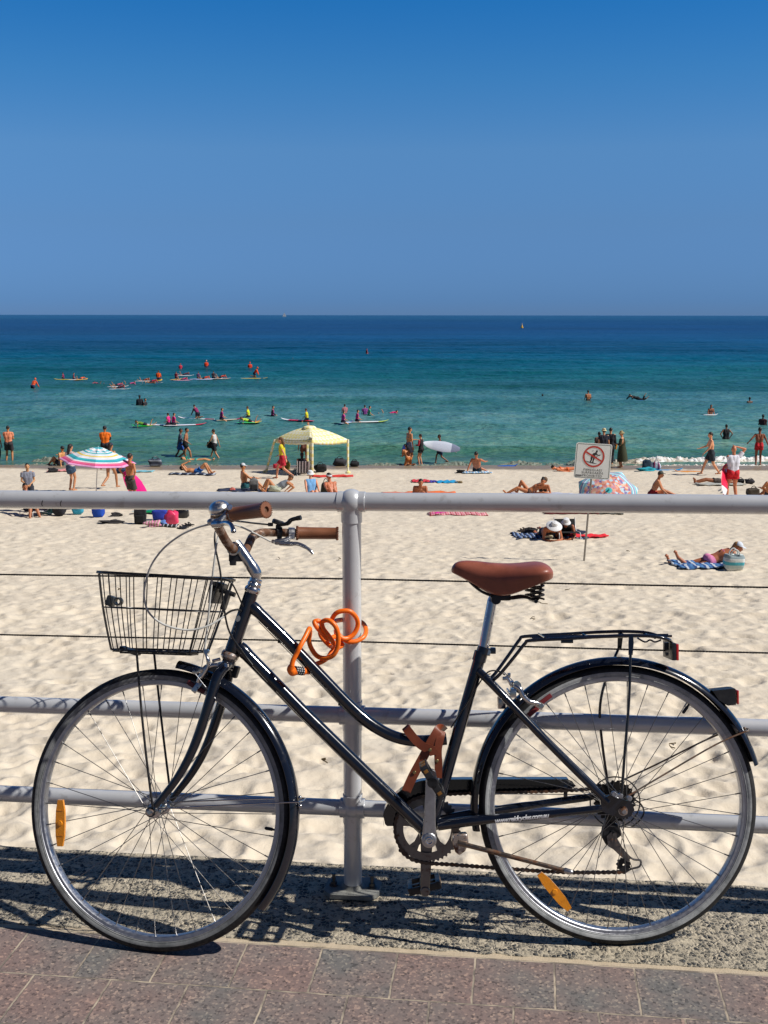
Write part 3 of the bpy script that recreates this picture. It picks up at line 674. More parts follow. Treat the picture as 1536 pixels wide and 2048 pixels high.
# put the reflector where the photograph has it (axle space)
def wheel_angle(px, py, steer):
    p = (Sp if steer else Bp)(px, py, .011); c = C1 if steer else c2; X, Z = (fxp, kk) if steer else (Vector((1, 0, 0)), Vector((0, 0, 1)))
    d = p - c; return math.atan2(d.dot(Z), d.dot(X)), math.hypot(d.dot(Z), d.dot(X))
def place_ref(w, px0, py0, px1, py1, steer):
    o = [c for c in w.children if c.name.startswith('wheel_reflector')][0]
    pa, pb = [(Sp if steer else Bp)(x, y, .011) for x, y in ((px0, py0), (px1, py1))]; c = C1 if steer else c2
    X, Z = (fxp, kk) if steer else (Vector((1, 0, 0)), Vector((0, 0, 1)))
    to = lambda p: Vector(((p - c).dot(X), 0, (p - c).dot(Z))); a, b = to(pa), to(pb); mid = (a + b) / 2; d = (a - b)
    ang = math.atan2(d.z, d.x) - math.pi / 2
    # local mesh was built at radius .237 along +X, long side along +Z
    mt = Matrix.Translation(mid) @ Matrix.Rotation(-ang, 4, 'Y') @ Matrix.Translation((-.237, 0, 0)); o.matrix_local = mt
place_ref(wf, 122, 1598, 121, 1694, True)
wr = wheel('rear_wheel', c2, Vector((1, 0, 0)), Vector((0, 0, 1)), (0, .237, 0), R(54), .067, .03)
place_ref(wr, 1080, 1748, 1138, 1817, False)

# fork
fk = M()
cr = Sp(457, 1325)
fk.tube([Sp(459, 1318), Sp(455, 1332)], .0168, 20)
for s in (1, -1):
    g = (lambda p: p) if s > 0 else mirS
    pl = [Sp(456, 1330, .004), Sp(448, 1334, .024), Sp(434, 1354, .040), Sp(420, 1400, .046), Sp(400, 1462, .047), Sp(378, 1515, .048), Sp(352, 1560, .048), Sp(324, 1596, .0485), Sp(311, 1612, .049)]
    P_ = spline([g(p) for p in pl], 5); k = len(P_); fk.tube(P_, [.0135 + .0005 * math.sin(i) * 0 if i < 14 else .0135 - .0060 * (i - 14) / (k - 15) for i in range(k)], 18)
    dd = C1 + f2 * (-.049 * s); fk.lathe([(.004, -.003), (.0125, -.003), (.0125, .003), (.004, .003)], dd, f2, 20)
fork = fk.build('fork', enamel, bike)

# fenders
def fender(name, c, X, Z, a0, a1, rad, width, n=56, cut=0.0, lift=0.0):
    A = Z.cross(X); t = M(); vs = []; m = 13; th = .0012
    for i in range(n + 1):
        q = i / n; a = R(a0 + (a1 - a0) * q); rr = rad + lift * max(0, (q - .72) / .28) ** 2
        for layer in (0, 1):
            for j in range(m):
                p = -1 + 2 * j / (m - 1); ang = p * R(78)
                wd = width / 2 * math.sin(ang) / math.sin(R(78)); dp = (1 - math.cos(ang)) * .021
                r2 = rr - dp - layer * th; vs.append(c + (X * math.cos(a) + Z * math.sin(a)) * r2 + A * (wd * (1 - layer * .03)))
    fs = []; s = 2 * m
    for i in range(n):
        for j in range(m - 1):
            fs.append((i * s + j, i * s + j + 1, (i + 1) * s + j + 1, (i + 1) * s + j)); fs.append((i * s + m + j + 1, i * s + m + j, (i + 1) * s + m + j, (i + 1) * s + m + j + 1))
        for j in (0, m - 1): fs.append((i * s + j, (i + 1) * s + j, (i + 1) * s + m + j, i * s + m + j))
    for i in (0, n):
        for j in range(m - 1): fs.append((i * s + j, i * s + m + j, i * s + m + j + 1, i * s + j + 1))
    t.add(vs, fs); return t.build(name, enamel, bike, 40)
ff = fender('front_fender', C1, fxp, kk, -21, 101, .3615, .046, lift=.006)
rf = fender('rear_fender', c2, Vector((1, 0, 0)), Vector((0, 0, 1)), 16.5, 190, .364, .050)
# flare flaps on the fender ends
# stays
m = M()
for s in (1, -1):
    g = (lambda p: p) if s > 0 else mirS
    m.tube(spline([g(Sp(318, 1618, .052)), g(Sp(420, 1612, .045)), g(Sp(540, 1606, .036)), g(Sp(597, 1604, .029))], 5), .0019, 8)
m.tube(spline([Sp(597, 1604, .029), Sp(601, 1603, .018), Sp(602, 1603, 0), mirS(Sp(601, 1603, .018)), mirS(Sp(597, 1604, .029))], 4), .0019, 8)
m.ball(Sp(600, 1595, .008), .005); m.ball(Sp(600, 1612, .008), .005)
m.build('fender_stay', chrome, ff)
m = M()
m.tube(spline([Bp(1256, 1592, .070), Bp(1330, 1548, .052), Bp(1430, 1490, .036), Bp(1491, 1463, .030)], 5), .0022, 8); m.tube(spline([mir(Bp(1256, 1592, .070)), mir(Bp(1330, 1548, .052)), mir(Bp(1430, 1490, .036)), mir(Bp(1491, 1463, .030))], 5), .0022, 8)
m.tube(spline([Bp(1491, 1463, .030), Bp(1498, 1460, .01), mir(Bp(1498, 1460, .01)), mir(Bp(1491, 1463, .030))], 4), .0022, 8); m.ball(Bp(1489, 1457, .02), .004)
m.build('fender_stay', rust_rod, rf)
# rear reflector on the fender
hsg = M(); q = [Bp(x, y, .016) for x, y in ((1424, 1381), (1462, 1377), (1470, 1377), (1471, 1409), (1455, 1411), (1437, 1400))]
hsg.plate([p + Vector((0, .016, 0)) for p in q], Y, .040); ho = hsg.build('reflector_housing', black_plastic, rf, 20)
m = M(); m.box((Bp(1472, 1393, 0)), (.004, .034, .034), bev=.001); m.build('reflector_lens', redlens, ho)

# stem, bars
sm = M()
sm.tube([Bp(508, 1180), Bp(511, 1160), Bp(512, 1150)], .0112, 20)
pts = spline([Bp(510, 1166), Bp(512, 1149), Bp(503, 1132), Bp(490, 1113), Bp(479, 1097), Bp(470, 1086)], 5)
sm.tube(pts, [.0125] * 5 + [.0150] * 6 + [.0142] * 6 + [.0136] * 5 + [.0136] * 4, 20, flat=(0, 1, 0))
barc = Bp(472, 1098, 0)
sm.lathe([(.0128, -.020), (.0172, -.019), (.0178, 0), (.0172, .019), (.0128, .020)], barc, f2, 28)
stem = sm.build('stem', chrome, bike, 50)
m = M(); m.box(Bp(472, 1115, 0), (.034, .020, .020), bev=.003); m.box(Bp(466, 1126, .004), (.016, .014, .012), bev=.003); m.build('stem_clip', black_plastic, stem)
bar = M()
nearb = [barc, barc - f2 * .03, Sp(452, 1082, .070), Sp(441, 1062, .110), Sp(432, 1044, .140), Sp(431, 1031, .160), Sp(442, 1025, .175), Sp(468, 1028, .190), Sp(500, 1022, .213), Sp(530, 1019, .236)]
farb = [barc, barc + f2 * .03, Sp(489, 1104, -.065), Sp(497, 1090, -.105), Sp(505, 1074, -.140), Sp(520, 1066, -.165), Sp(545, 1065, -.188), Sp(590, 1066, -.206), Sp(635, 1066.5, -.222), Sp(674, 1067, -.238)]
P_ = spline(nearb[::-1] + farb[1:], 6); bar.tube(P_, .0112, 20); hb = bar.build('handlebar', bar_metal, bike)
def grip(a, b, r0, r1, hole=True):
    a, b = Vector(a), Vector(b); d = (b - a).normalized(); L = (b - a).length; t = M()
    t.lathe([(r0 * .8, 0), (r0 * 1.03, .001), (r0 * 1.04, .004), (r0, .006), ((r0 + r1) / 2 * .985, L / 2), (r1, L - .006), (r1 * 1.04, L - .004), (r1 * 1.03, L - .001), (r1 * .96, L), (r1 * .42, L + .0005), (r1 * .40, L - .01), (0, L - .011)], a, d, 32)
    o = t.build('grip', grip_leather, hb)
    t = M(); rf = Vector((0, 0, 1)); X = (rf - d * rf.dot(d)).normalized(); Yy = d.cross(X)
    for at, rr in ((.003, r0 * 1.05), (L - .002, r1 * 1.05)):
        for i in range(22):
            an = 2 * math.pi * i / 22; u = X * math.cos(an) + Yy * math.sin(an); v = -X * math.sin(an) + Yy * math.cos(an); c = a + d * at + u * rr
            t.tube([c - v * .0019 - d * .003, c + u * .0012, c + v * .0019 + d * .003], .0009, 6)
    t.build('stitching', leather('stitch_leather', (.24, .09, .04)), o); return o
grip(Sp(461, 1029, .187), Sp(533, 1019, .238), .0158, .0176); grip(Sp(592, 1066, -.206), Sp(676, 1067, -.240), .0165, .0158)
# bell
m = M(); bc = Sp(438, 1016, .178); bz = (BI.to_3x3() @ Vector((-.25, -.1, 1))).normalized()
m.lathe([(0, .017), (.008, .0165), (.016, .0135), (.022, .008), (.0252, .001), (.0258, -.003), (.0252, -.005), (.020, -.006)], bc, bz, 40)
bell = m.build('bell', bell_chrome, hb, 60)
m = M(); m.lathe([(0, -.003), (.021, -.005), (.0235, -.009), (.019, -.014), (.010, -.016), (0, -.016)], bc, bz, 30); m.build('bell_base', rusty_chrome, bell); m = M()
m.tube([bc - bz * .014, bc - bz * .026], .006, 12); m.lathe([(.0115, -.006), (.0142, -.005), (.0142, .005), (.0115, .006)], Sp(441, 1027, .174), (Sp(468, 1028, .19) - Sp(442, 1025, .175)), 20); m.build('bell_clamp', black_plastic, bell)
m = M(); m.lathe([(0, -.002), (.006, -.002), (.0075, 0), (.006, .002), (0, .002)], Sp(459, 1015, .205), Sp(459, 1015, .205) - Sp(450, 1020, .18), 16); m.tube([Sp(444, 1022, .185), Sp(452, 1018, .195), Sp(459, 1015, .204)], .003, 8); m.build('bell_lever', chrome, bell)
# brake levers
def flatlever(pts, ws, th, nrm, name, parent, mat=chrome):
    t = M(); t.band(spline(pts, 5), [ws[0] + (ws[1] - ws[0]) * i / (len(spline(pts, 5)) - 1) for i in range(len(spline(pts, 5)))], th, nrm); return t.build(name, mat, parent, 30)
m = M(); m.lathe([(.0115, -.008), (.0158, -.0075), (.0158, .0075), (.0115, .008)], Sp(462, 1029, .188), Sp(480, 1027, .2) - Sp(455, 1029, .183), 24)
m.tube(spline([Sp(452, 1030, .196), Sp(442, 1040, .203), Sp(432, 1046, .200), Sp(424, 1047, .195)], 4), [.008] * 6 + [.010] * 4 + [.007] * 3, 14); m.ball(Sp(424, 1044, .2), (.012, .008, .009))
lv = m.build('brake_lever', alu, hb)
m = M(); m.tube(spline([Sp(427, 1049, .202), Sp(440, 1048, .212), Sp(452, 1046, .222), Sp(461, 1049, .235), Sp(466, 1058, .243), Sp(467, 1064, .246)], 5), [.0085] * 6 + [.0065] * 8 + [.0055] * 8 + [.0062] * 4, 14, flat=f2); m.build('lever_blade', chrome, lv)
m = M(); m.lathe([(.0115, -.009), (.0160, -.008), (.0160, .008), (.0115, .009)], Sp(583, 1067, -.203), Sp(600, 1066, -.21) - Sp(560, 1065, -.19), 24); m.box(Sp(584, 1074, -.195), (.014, .014, .012), bev=.003)
m.tube(spline([Sp(545, 1083, -.175), Sp(552, 1084, -.172), Sp(565, 1083, -.172), Sp(578, 1078, -.180)], 4), [.0055] * 4 + [.0085] * 5 + [.0080] * 4, 14)
lv2 = m.build('brake_lever', alu, hb)
m = M(); m.tube(spline([Sp(560, 1087, -.168), Sp(577, 1088, -.165), Sp(595, 1088, -.163), Sp(610, 1094, -.163), Sp(620, 1101, -.164), Sp(626, 1108, -.165)], 5), [.0065] * 8 + [.0055] * 8 + [.0045] * 7 + [.0040] * 3, 14, flat=f2); m.build('lever_blade', chrome, lv2)
# shifter
m = M(); q = Sp(559, 1065, -.193); bdn = Sp(600, 1066, -.21) - Sp(560, 1065, -.19); m.lathe([(.0115, -.007), (.0150, -.0065), (.0150, .0065), (.0115, .007)], q, bdn, 20); m.box(Sp(559, 1078, -.192), (.012, .014, .022), bev=.003); m.box(Sp(557, 1056, -.192), (.014, .02, .018), bev=.003)
up2 = (kk).normalized(); m.lathe([(0, -.006), (.014, -.006), (.0165, -.003), (.0165, .004), (.013, .007), (0, .007)], Sp(556, 1045, -.190), up2, 24); m.box(Sp(541, 1049, -.188), (.014, .012, .010), bev=.003)
sh = m.build('gear_shifter', black_plastic, hb)
m = M(); m.tube(spline([Sp(562, 1049, -.182), Sp(575, 1047, -.178), Sp(582, 1040, -.175), Sp(592, 1037, -.172), Sp(602, 1035, -.170)], 4), [.005] * 4 + [.006] * 4 + [.0055] * 5 + [.0065] * 4, 12, flat=f2); m.build('shift_lever', black_plastic, sh)

# cables
def cable(name, pts, r, mat, n=8): m = M(); m.tube(spline(pts, n), r, 10); return m.build(name, mat, bike)
cable('brake_cable', [Sp(423, 1048, .195), Sp(395, 1055, .19), Sp(362, 1070, .185), Sp(328, 1096, .175), Sp(303, 1130, .16), Sp(290, 1170, .15), Sp(289, 1200, .14), Sp(300, 1228, .13), Sp(330, 1250, .12), Sp(375, 1260, .10), Sp(415, 1252, .08), Sp(448, 1233, .055)], .0024, whitecable)
cable('brake_cable', [Sp(447, 1233, .055), Sp(460, 1223, .045), Bp(475, 1219, .03), Bp(482, 1222, .02)], .0026, blackcable)
cable('brake_cable', [Sp(541, 1083, -.175), Sp(500, 1062, -.12), Sp(470, 1050, -.04), Sp(448, 1050, .02), Sp(436, 1075, .06), Sp(429, 1120, .07), Sp(421, 1190, .06), Sp(414, 1260, .05), Sp(409, 1297, .045)], .0024, whitecable)
cable('gear_cable', [Sp(535, 1049, -.186), Sp(505, 1046, -.14), Sp(480, 1043, -.06), Sp(455, 1042, .0), Sp(433, 1058, .045), Sp(430, 1090, .06), Sp(440, 1140, .06), Sp(445, 1190, .055), Sp(452, 1240, .045), Bp(463, 1272, .03), Bp(490, 1310, .015), Bp(505, 1330, .0165)], .0024, blackcable)
cable('gear_cable', [Bp(505, 1332, .0168), Bp(600, 1433, .018), Bp(720, 1552, .018), Bp(838, 1665, .018)], .0008, dark_steel, 2)
cable('gear_cable', [Bp(486, 1213, .02), Sp(466, 1170, .06), Sp(452, 1160, .06), Sp(440, 1157, .055)], .0020, blackcable)
cable('brake_cable', [Bp(902, 1455, .012), Bp(925, 1420, .022), Bp(955, 1372, .028), Bp(975, 1345, .03), Bp(995, 1342, .03), Bp(1010, 1350, .03)], .0018, blackcable)
cable('brake_cable', [Bp(517, 1243, .006), Bp(600, 1327, .007), Bp(690, 1419, .008), Bp(742, 1462, .008), Bp(800, 1488, .008)], .0009, dark_steel, 3)

# basket
bs = M()
LA, LB = Sp(213, 1146, 0), Sp(457, 1159, 0); BA, BB_ = Sp(232, 1298, 0), Sp(410, 1304, 0); MA, MB = Sp(219, 1214, 0), Sp(437, 1224, 0)
def loop(a, b, w, n=40, ex=3.2):
    c = (a + b) / 2; X = (b - a) / 2; out = []
    for i in range(n):
        t = 2 * math.pi * i / n; cx, cy = math.cos(t), math.sin(t)
        out.append(c + X * (abs(cx) ** (2 / ex) * (1 if cx > 0 else -1)) + f2 * (w * abs(cy) ** (2 / ex) * (1 if cy > 0 else -1)))
    return out
def lpt(a, b, w, t, ex=3.2):
    c = (a + b) / 2; X = (b - a) / 2; cx, cy = math.cos(t), math.sin(t)
    return c + X * (abs(cx) ** (2 / ex) * (1 if cx > 0 else -1)) + f2 * (w * abs(cy) ** (2 / ex) * (1 if cy > 0 else -1))
WT, WM, WB = .118, .104, .082
m = M(); lp = loop(LA, LB, WT, 72); m.band(lp + lp[:2], .0080, .0060, kk); rimo = m.build('basket', black_wire, bike, 30)
m = M(); m.tube(loop(MA, MB, WM, 72), .0015, 8, closed=True)
ts = []
for q in (-.86, -.66, -.45, -.22, 0.0, .23, .46, .67, .87):
    for s in (1, -1): ts.append((s, q))
import itertools
def tof(q, s):  # x fraction q -> parameter angle
    cx = (abs(q) ** (3.2 / 2)) * (1 if q > 0 else -1); return math.acos(max(-1, min(1, cx))) * s
angs = [tof(q, s) for s, q in ts]
for q in (-.75, -.48, -.2, .1, .38, .68):       # end walls, by width fraction
    a = math.asin(max(-1, min(1, abs(q) ** 1.6)) * (1 if q > 0 else -1)); angs += [a, math.pi - a]
for t in angs:
    p0, p1, p2 = lpt(LA, LB, WT, t), lpt(MA, MB, WM, t), lpt(BA, BB_, WB, t); ctr = (BA + BB_) / 2; d = (ctr - p2).normalized()
    m.tube(spline([p0, p1, p2 - (p2 - p1).normalized() * .016, p2 + d * .004, p2 + d * .03 - kk * .003, p2 + d * .055 - kk * .003], 4), .0014, 6)
m.tube(loop(BA, BB_, WB * .93, 60), .0018, 6, closed=True)
m.tube(loop(BA.lerp(BB_, .14), BB_.lerp(BA, .14), WB * .62, 60), .0018, 6, closed=True)
for q in np.linspace(-.8, .8, 9):
    a = (BA + BB_) / 2 + (BB_ - BA) / 2 * q - kk * .003; m.tube([a - f2 * WB * .8, a + f2 * WB * .8], .0015, 6)
for q in (-.55, 0, .55):
    m.tube([BA.lerp(BB_, .08) + f2 * WB * q - kk * .004, BB_.lerp(BA, .08) + f2 * WB * q - kk * .004], .0015, 6)
m.build('basket_wire', black_wire, rimo)
m = M(); m.box((BA + BB_) / 2 - kk * .007 - f1 * .0, ((BB_ - BA).length * .8, .05, .006), ((BB_ - BA).normalized(), f2, kk), bev=.002); m.box(Sp(262, 1297, 0) - kk * .006, (.05, .03, .01), (f1, f2, kk), bev=.003); m.build('basket_bracket', black_plastic, rimo)
m = M(); m.box(Sp(432, 1185, .0), (.010, .075, .055), ((f1 + kk * .25).normalized(), f2, (kk - f1 * .25).normalized()), bev=.003); m.box(Sp(442, 1172, .01), (.024, .03, .016), (f1, f2, kk), bev=.003); m.box(Sp(452, 1200, 0), (.012, .02, .05), (f1, f2, kk), bev=.003); m.tube([Sp(440, 1180, 0), Sp(470, 1190, 0)], .006, 10); m.build('basket_mount', black_plastic, rimo)
m = M(); q = Sp(222, 1202, .03); m.box(q, (.020, .022, .026), (f1, f2, kk), bev=.004); q2 = Sp(237, 1203, .045); m.lathe([(.0085, -.008), (.0105, -.007), (.0105, .007), (.0085, .008), (.0062, .007), (.0062, -.007)], q2, f2, 24, closed=True); m.build('lamp_bracket', simple('grey_black_plastic', (.035, .04, .045), .35), rimo)
m = M()
for s, pl in ((1, [(273, 1300), (281, 1400), (291, 1500), (302, 1590), (306, 1615)]),):
    for g in ((lambda p: p), mirS):
        wts = (.052, .056, .058, .058, .056); P_ = spline([g(Sp(x, y, w)) for (x, y), w in zip(pl, wts)], 4); m.tube(P_, .0030, 10)
m.build('basket_stay', black_wire, bike)
# front brake
m = M(); bc = Sp(448, 1332, .024)
m.tube(spline([Sp(455, 1335, .022), Sp(430, 1330, .032), Sp(412, 1335, .036), Sp(402, 1350, .036), Sp(396, 1364, .033)], 4), [.006] * 5 + [.0068] * 6 + [.0055] * 6, 12)
m.tube(spline([Sp(408, 1298, .044), Sp(413, 1312, .044), Sp(417, 1325, .042), Sp(412, 1340, .040), Sp(402, 1355, .038)], 4), [.0035] * 6 + [.005] * 5 + [.006] * 6, 12)
m.tube(spline([Sp(404, 1338, .044), Sp(394, 1344, .044), Sp(386, 1343, .044)], 3), .0046, 10); m.lathe([(0, -.006), (.006, -.006), (.006, .004), (0, .004)], Sp(414, 1303, .046), f2, 12)
m.box(Sp(394, 1374, .022), (.014, .006, .032), ((f1 - kk * .35).normalized(), f2, (kk + f1 * .35).normalized()), bev=.003); m.lathe([(0, -.004), (.0055, -.004), (.0055, .004), (0, .004)], Sp(392, 1378, .027), f2, 12)
m.tube([Sp(452, 1331, .05), Sp(452, 1331, -.05)], .004, 10); m.lathe([(0, -.004), (.007, -.004), (.007, .004), (0, .004)], Sp(452, 1331, .03), f2, 6); m.tube(spline([mirS(Sp(455, 1335, .022)), mirS(Sp(430, 1330, .032)), mirS(Sp(412, 1335, .036)), mirS(Sp(396, 1364, .030))], 4), .0058, 12)
m.tube([Sp(425, 1322, .03), Sp(440, 1318, .03)], .004, 8); m.tube([Sp(466, 1340, -.03), Sp(474, 1344, -.03)], .005, 8)
fb = m.build('front_brake', chrome, bike)
m = M(); m.tube([Sp(388, 1344, .046), Sp(405, 1366, .05), Sp(431, 1397, .052)], .0009, 6); m.tube([Sp(409, 1300, .045), Sp(404, 1330, .04), Sp(398, 1370, .03)], .0009, 6); m.build('brake_wire', alu, fb)
m = M(); m.box(Sp(392, 1374, .016), (.05, .009, .012), ((f1 - kk * .2).normalized(), f2, (kk + f1 * .2).normalized()), bev=.003); m.build('brake_pad', simple('maroon_pad', (.10, .015, .02), .6), fb)
m = M(); m.box(Sp(428, 1336, .022), (.03, .03, .018), (f1, f2, kk), bev=.004); m.build('brake_caliper', black_plastic, fb); m = M(); m.box(Sp(472, 1344, -.02), (.012, .02, .03), (f1, f2, kk), bev=.004); m.build('brake_nut', black_plastic, fb)
# rear brake
m = M(); m.tube(spline([Bp(1030, 1372, .040), Bp(1040, 1378, .044), Bp(1046, 1392, .045), Bp(1058, 1403, .042), Bp(1072, 1406, .038), Bp(1086, 1412, .032)], 4), [.0062] * 9 + [.0068] * 6 + [.0062] * 6, 12, flat=Y)
m.box(Bp(1077, 1410, .034), (.026, .006, .014), (Vector((.8, 0, -.5)).normalized(), Y, Vector((.5, 0, .8)).normalized()), bev=.003); m.lathe([(0, -.004), (.0055, -.004), (.0055, .004), (0, .004)], Bp(1082, 1411, .038), Y, 12)
m.lathe([(0, -.008), (.0095, -.008), (.0095, .006), (0, .006)], Bp(1034, 1370, .036), Y, 16); m.box(Bp(1026, 1385, .03), (.014, .03, .022), bev=.003)
m.tube([Bp(1024, 1372, .034), Bp(1018, 1362, .036), Bp(1012, 1352, .036)], .004, 10); m.box(Bp(1009, 1357, .036), (.010, .008, .009), bev=.002); m.box(Bp(1018, 1350, .036), (.008, .006, .010), bev=.002); m.tube([Bp(1006, 1343, .034), Bp(1022, 1358, .036), Bp(1032, 1370, .037)], .0012, 6)
m.tube(spline([mir(Bp(1030, 1372, .040)), mir(Bp(1046, 1392, .045)), mir(Bp(1086, 1412, .032))], 4), .0062, 12); m.tube([Bp(1022, 1388, .04), mir(Bp(1022, 1388, .04))], .004, 8)
rb_ = m.build('rear_brake', chrome, bike)
m = M(); m.box(Bp(1086, 1402, .016), (.05, .010, .011), (Vector((.8, 0, .6)), Y, Vector((-.6, 0, .8))), bev=.002); m.box(Bp(1066, 1423, .016), (.03, .010, .011), (Vector((.8, 0, .6)), Y, Vector((-.6, 0, .8))), bev=.002); m.build('brake_pad', simple('red_pad', (.16, .012, .016), .6), rb_)
m = M(); m.box(Bp(1003, 1405, -.03), (.02, .02, .03), bev=.004); m.build('brake_caliper', rusty_chrome, rb_)

# seat post and saddle
m = M(); sp0, sp1 = Bp(962, 1322), Bp(984, 1204); sx = (sp1 - sp0).normalized(); m.tube([sp0, sp1], .0126, 32); m.tube([sp1, sp1 + sx * .006, sp1 + sx * .010, sp1 + sx * .03], [.0126, .0118, .0105, .0100], 28); m.build('seat_post', metal('polished_seat_post', (.62, .64, .68), .09), bike)
sd_ = M(); vs = []
secs = [  # px, top py, bottom py, half width
    (902.5, 1138, 1144, .006), (906, 1129, 1147, .017), (914, 1123, 1151, .024), (928, 1120.5, 1159, .029), (945, 1121, 1169, .033), (962, 1122.5, 1180, .038), (978, 1124.5, 1189, .046), (995, 1126, 1194, .057), (1012, 1126.5, 1193.5, .070), (1028, 1126, 1188, .083), (1044, 1124.8, 1181, .094), (1060, 1123, 1174, .101), (1074, 1122.3, 1168, .103), (1086, 1124.5, 1163.5, .098), (1095, 1130, 1159.5, .084), (1100, 1138, 1156, .060), (1101.5, 1146, 1152, .030)]
nseg = 32
pln = []
for (px, ty, by, hw) in secs:
    T_, B_ = Bp(px, ty, 0), Bp(px, by, min(hw * .8, .06)); x = (T_.x); zt, zb = T_.z, B_.z; row = []
    for j in range(nseg + 1):
        t = -1 + 2 * j / nseg; ang = t * R(118)   # wraps over the top and tucks under at the skirt
        yy = hw * math.sin(ang) / 1.0 if abs(ang) < math.pi / 2 else hw * (1 if ang > 0 else -1) * (1 - .16 * (abs(ang) - math.pi / 2) / R(28))
        cz = math.cos(ang) if abs(ang) < math.pi / 2 else -(abs(ang) - math.pi / 2) / R(28)
        z = zb + (zt - zb) * (.46 + .54 * max(0, cz) ** .8) if cz > 0 else zb + (zt - zb) * .46 * (1 + cz)
        row.append(Vector((x, yy, z)))
    pln.append(row)
vs = [p for r_ in pln for p in r_]; k = nseg + 1; fs = []
for i in range(len(secs) - 1):
    for j in range(nseg): fs.append((i * k + j, i * k + j + 1, (i + 1) * k + j + 1, (i + 1) * k + j))
    fs.append((i * k + nseg, i * k, (i + 1) * k, (i + 1) * k + nseg))
fs.append(tuple(range(k))); fs.append(tuple((len(secs) - 1) * k + j for j in range(k))); sd_.add(vs, fs)
sad = sd_.build('saddle', saddle_leather, bike, 70); md = sad.modifiers.new('sub', 'SUBSURF'); md.levels = 2; md.render_levels = 2
m = M()
for s in (1, -1):
    m.tube(spline([(Bp(930, 1160).x, s * .012, Bp(930, 1154).z), (Bp(965, 1190).x, s * .020, Bp(965, 1184).z), (Bp(1010, 1197).x, s * .022, Bp(1010, 1196).z), (Bp(1045, 1188).x, s * .030, Bp(1045, 1193).z), (Bp(1070, 1190).x, s * .045, Bp(1070, 1197).z), (Bp(1075, 1180).x, s * .06, Bp(1075, 1172).z)], 5), .0034, 10)
    c0 = Vector((Bp(1069, 1190).x, s * .052, Bp(1069, 1196).z)); hh = []
    for i in range(50): a = i / 50 * 2 * math.pi * 3.2; hh.append(c0 + Vector((.0155 * math.cos(a), .0155 * math.sin(a), .036 * i / 50)))
    m.tube(hh, .0026, 8)
m.tube([(Bp(1066, 1190).x, -.055, Bp(1066, 1200).z), (Bp(1066, 1190).x, .055, Bp(1066, 1200).z)], .005, 10)
m.build('saddle_spring', black_wire, sad)
m = M(); m.box(Bp(1000, 1194, 0), (.05, .05, .016), bev=.006); m.lathe([(0, -.03), (.012, -.03), (.012, .03), (0, .03)], Bp(990, 1198), Y, 16); m.build('saddle_clamp', black_plastic, sad)

# rear rack
m = M()
rk = [(984, 1362, .022), (1000, 1348, .032), (1030, 1312, .045), (1050, 1287, .052), (1062, 1281, .055), (1140, 1277, .058), (1205, 1273, .058), (1262, 1271, .058), (1310, 1273, .058), (1336, 1279, .050), (1343, 1284, .02)]
for g in ((lambda p: p), mir): m.tube(spline([g(Bp(x, y, w)) for x, y, w in rk], 4), .0043, 12)
e = Bp(1343, 1284, .02); m.tube([e, mir(e)], .0043, 12)
for px in (1090, 1180, 1262, 1310): q = Bp(px, 1275, .056); q.z = q.z - .001; m.tube([q, mir(q)], .0030, 8)
for q in (.018, -.018): m.tube([Vector((Bp(1062, 1281, 0).x, q, Bp(1100, 1279, .055).z)), Vector((Bp(1340, 1281, 0).x, q, Bp(1310, 1275, .058).z))], .0028, 8)
m.box(Bp(1134, 1283, .054), (.030, .004, .008), bev=.001)
m.tube(spline([Bp(1275, 1276, .05), Bp(1290, 1284, .045), Bp(1300, 1280, .04), Bp(1310, 1284, .04), Bp(1322, 1280, .04)], 4), .0022, 8)
m.band([Bp(1262, 1268, .061), Bp(1262, 1285, .062), Bp(1261, 1310, .064)], [.009, .013, .010], .003, Y); m.tube(spline([Bp(1261, 1306, .064), Bp(1258, 1400, .068), Bp(1250, 1500, .072), Bp(1243, 1592, .074)], 4), .0036, 10)
m.band([mir(Bp(1262, 1268, .061)), mir(Bp(1262, 1285, .062)), mir(Bp(1261, 1310, .064))], [.009, .013, .010], .003, Y); m.tube(spline([mir(Bp(1260, 1306, .064)), mir(Bp(1232, 1380, .068)), mir(Bp(1222, 1440, .070)), mir(Bp(1228, 1510, .072)), mir(Bp(1240, 1592, .074))], 4), .0036, 10)
rack = m.build('rear_rack', enamel, bike)
m = M(); m.box(Bp(1346, 1301, .0) , (.006, .09, .040), bev=.002); m.build('rack_reflector', redlens, rack)
m = M(); m.box(Bp(1339, 1300, .0), (.010, .092, .042), bev=.002); m.box(Bp(1332, 1292, .02), (.012, .012, .018), bev=.002); m.box(Bp(1333, 1308, .035), (.008, .012, .008), bev=.002); m.build('reflector_bracket', black_plastic, rack)
for px, py, w in ((1227, 1587, .071), (1240, 1591, .071), (1258, 1596, .071), (984, 1366, .024)): m = M(); m.lathe([(0, .008), (.0052, .008), (.0065, .006), (.0065, 0), (0, 0)], Bp(px, py, w), -Y, 14); m.build('frame_bolt', alu, bike)

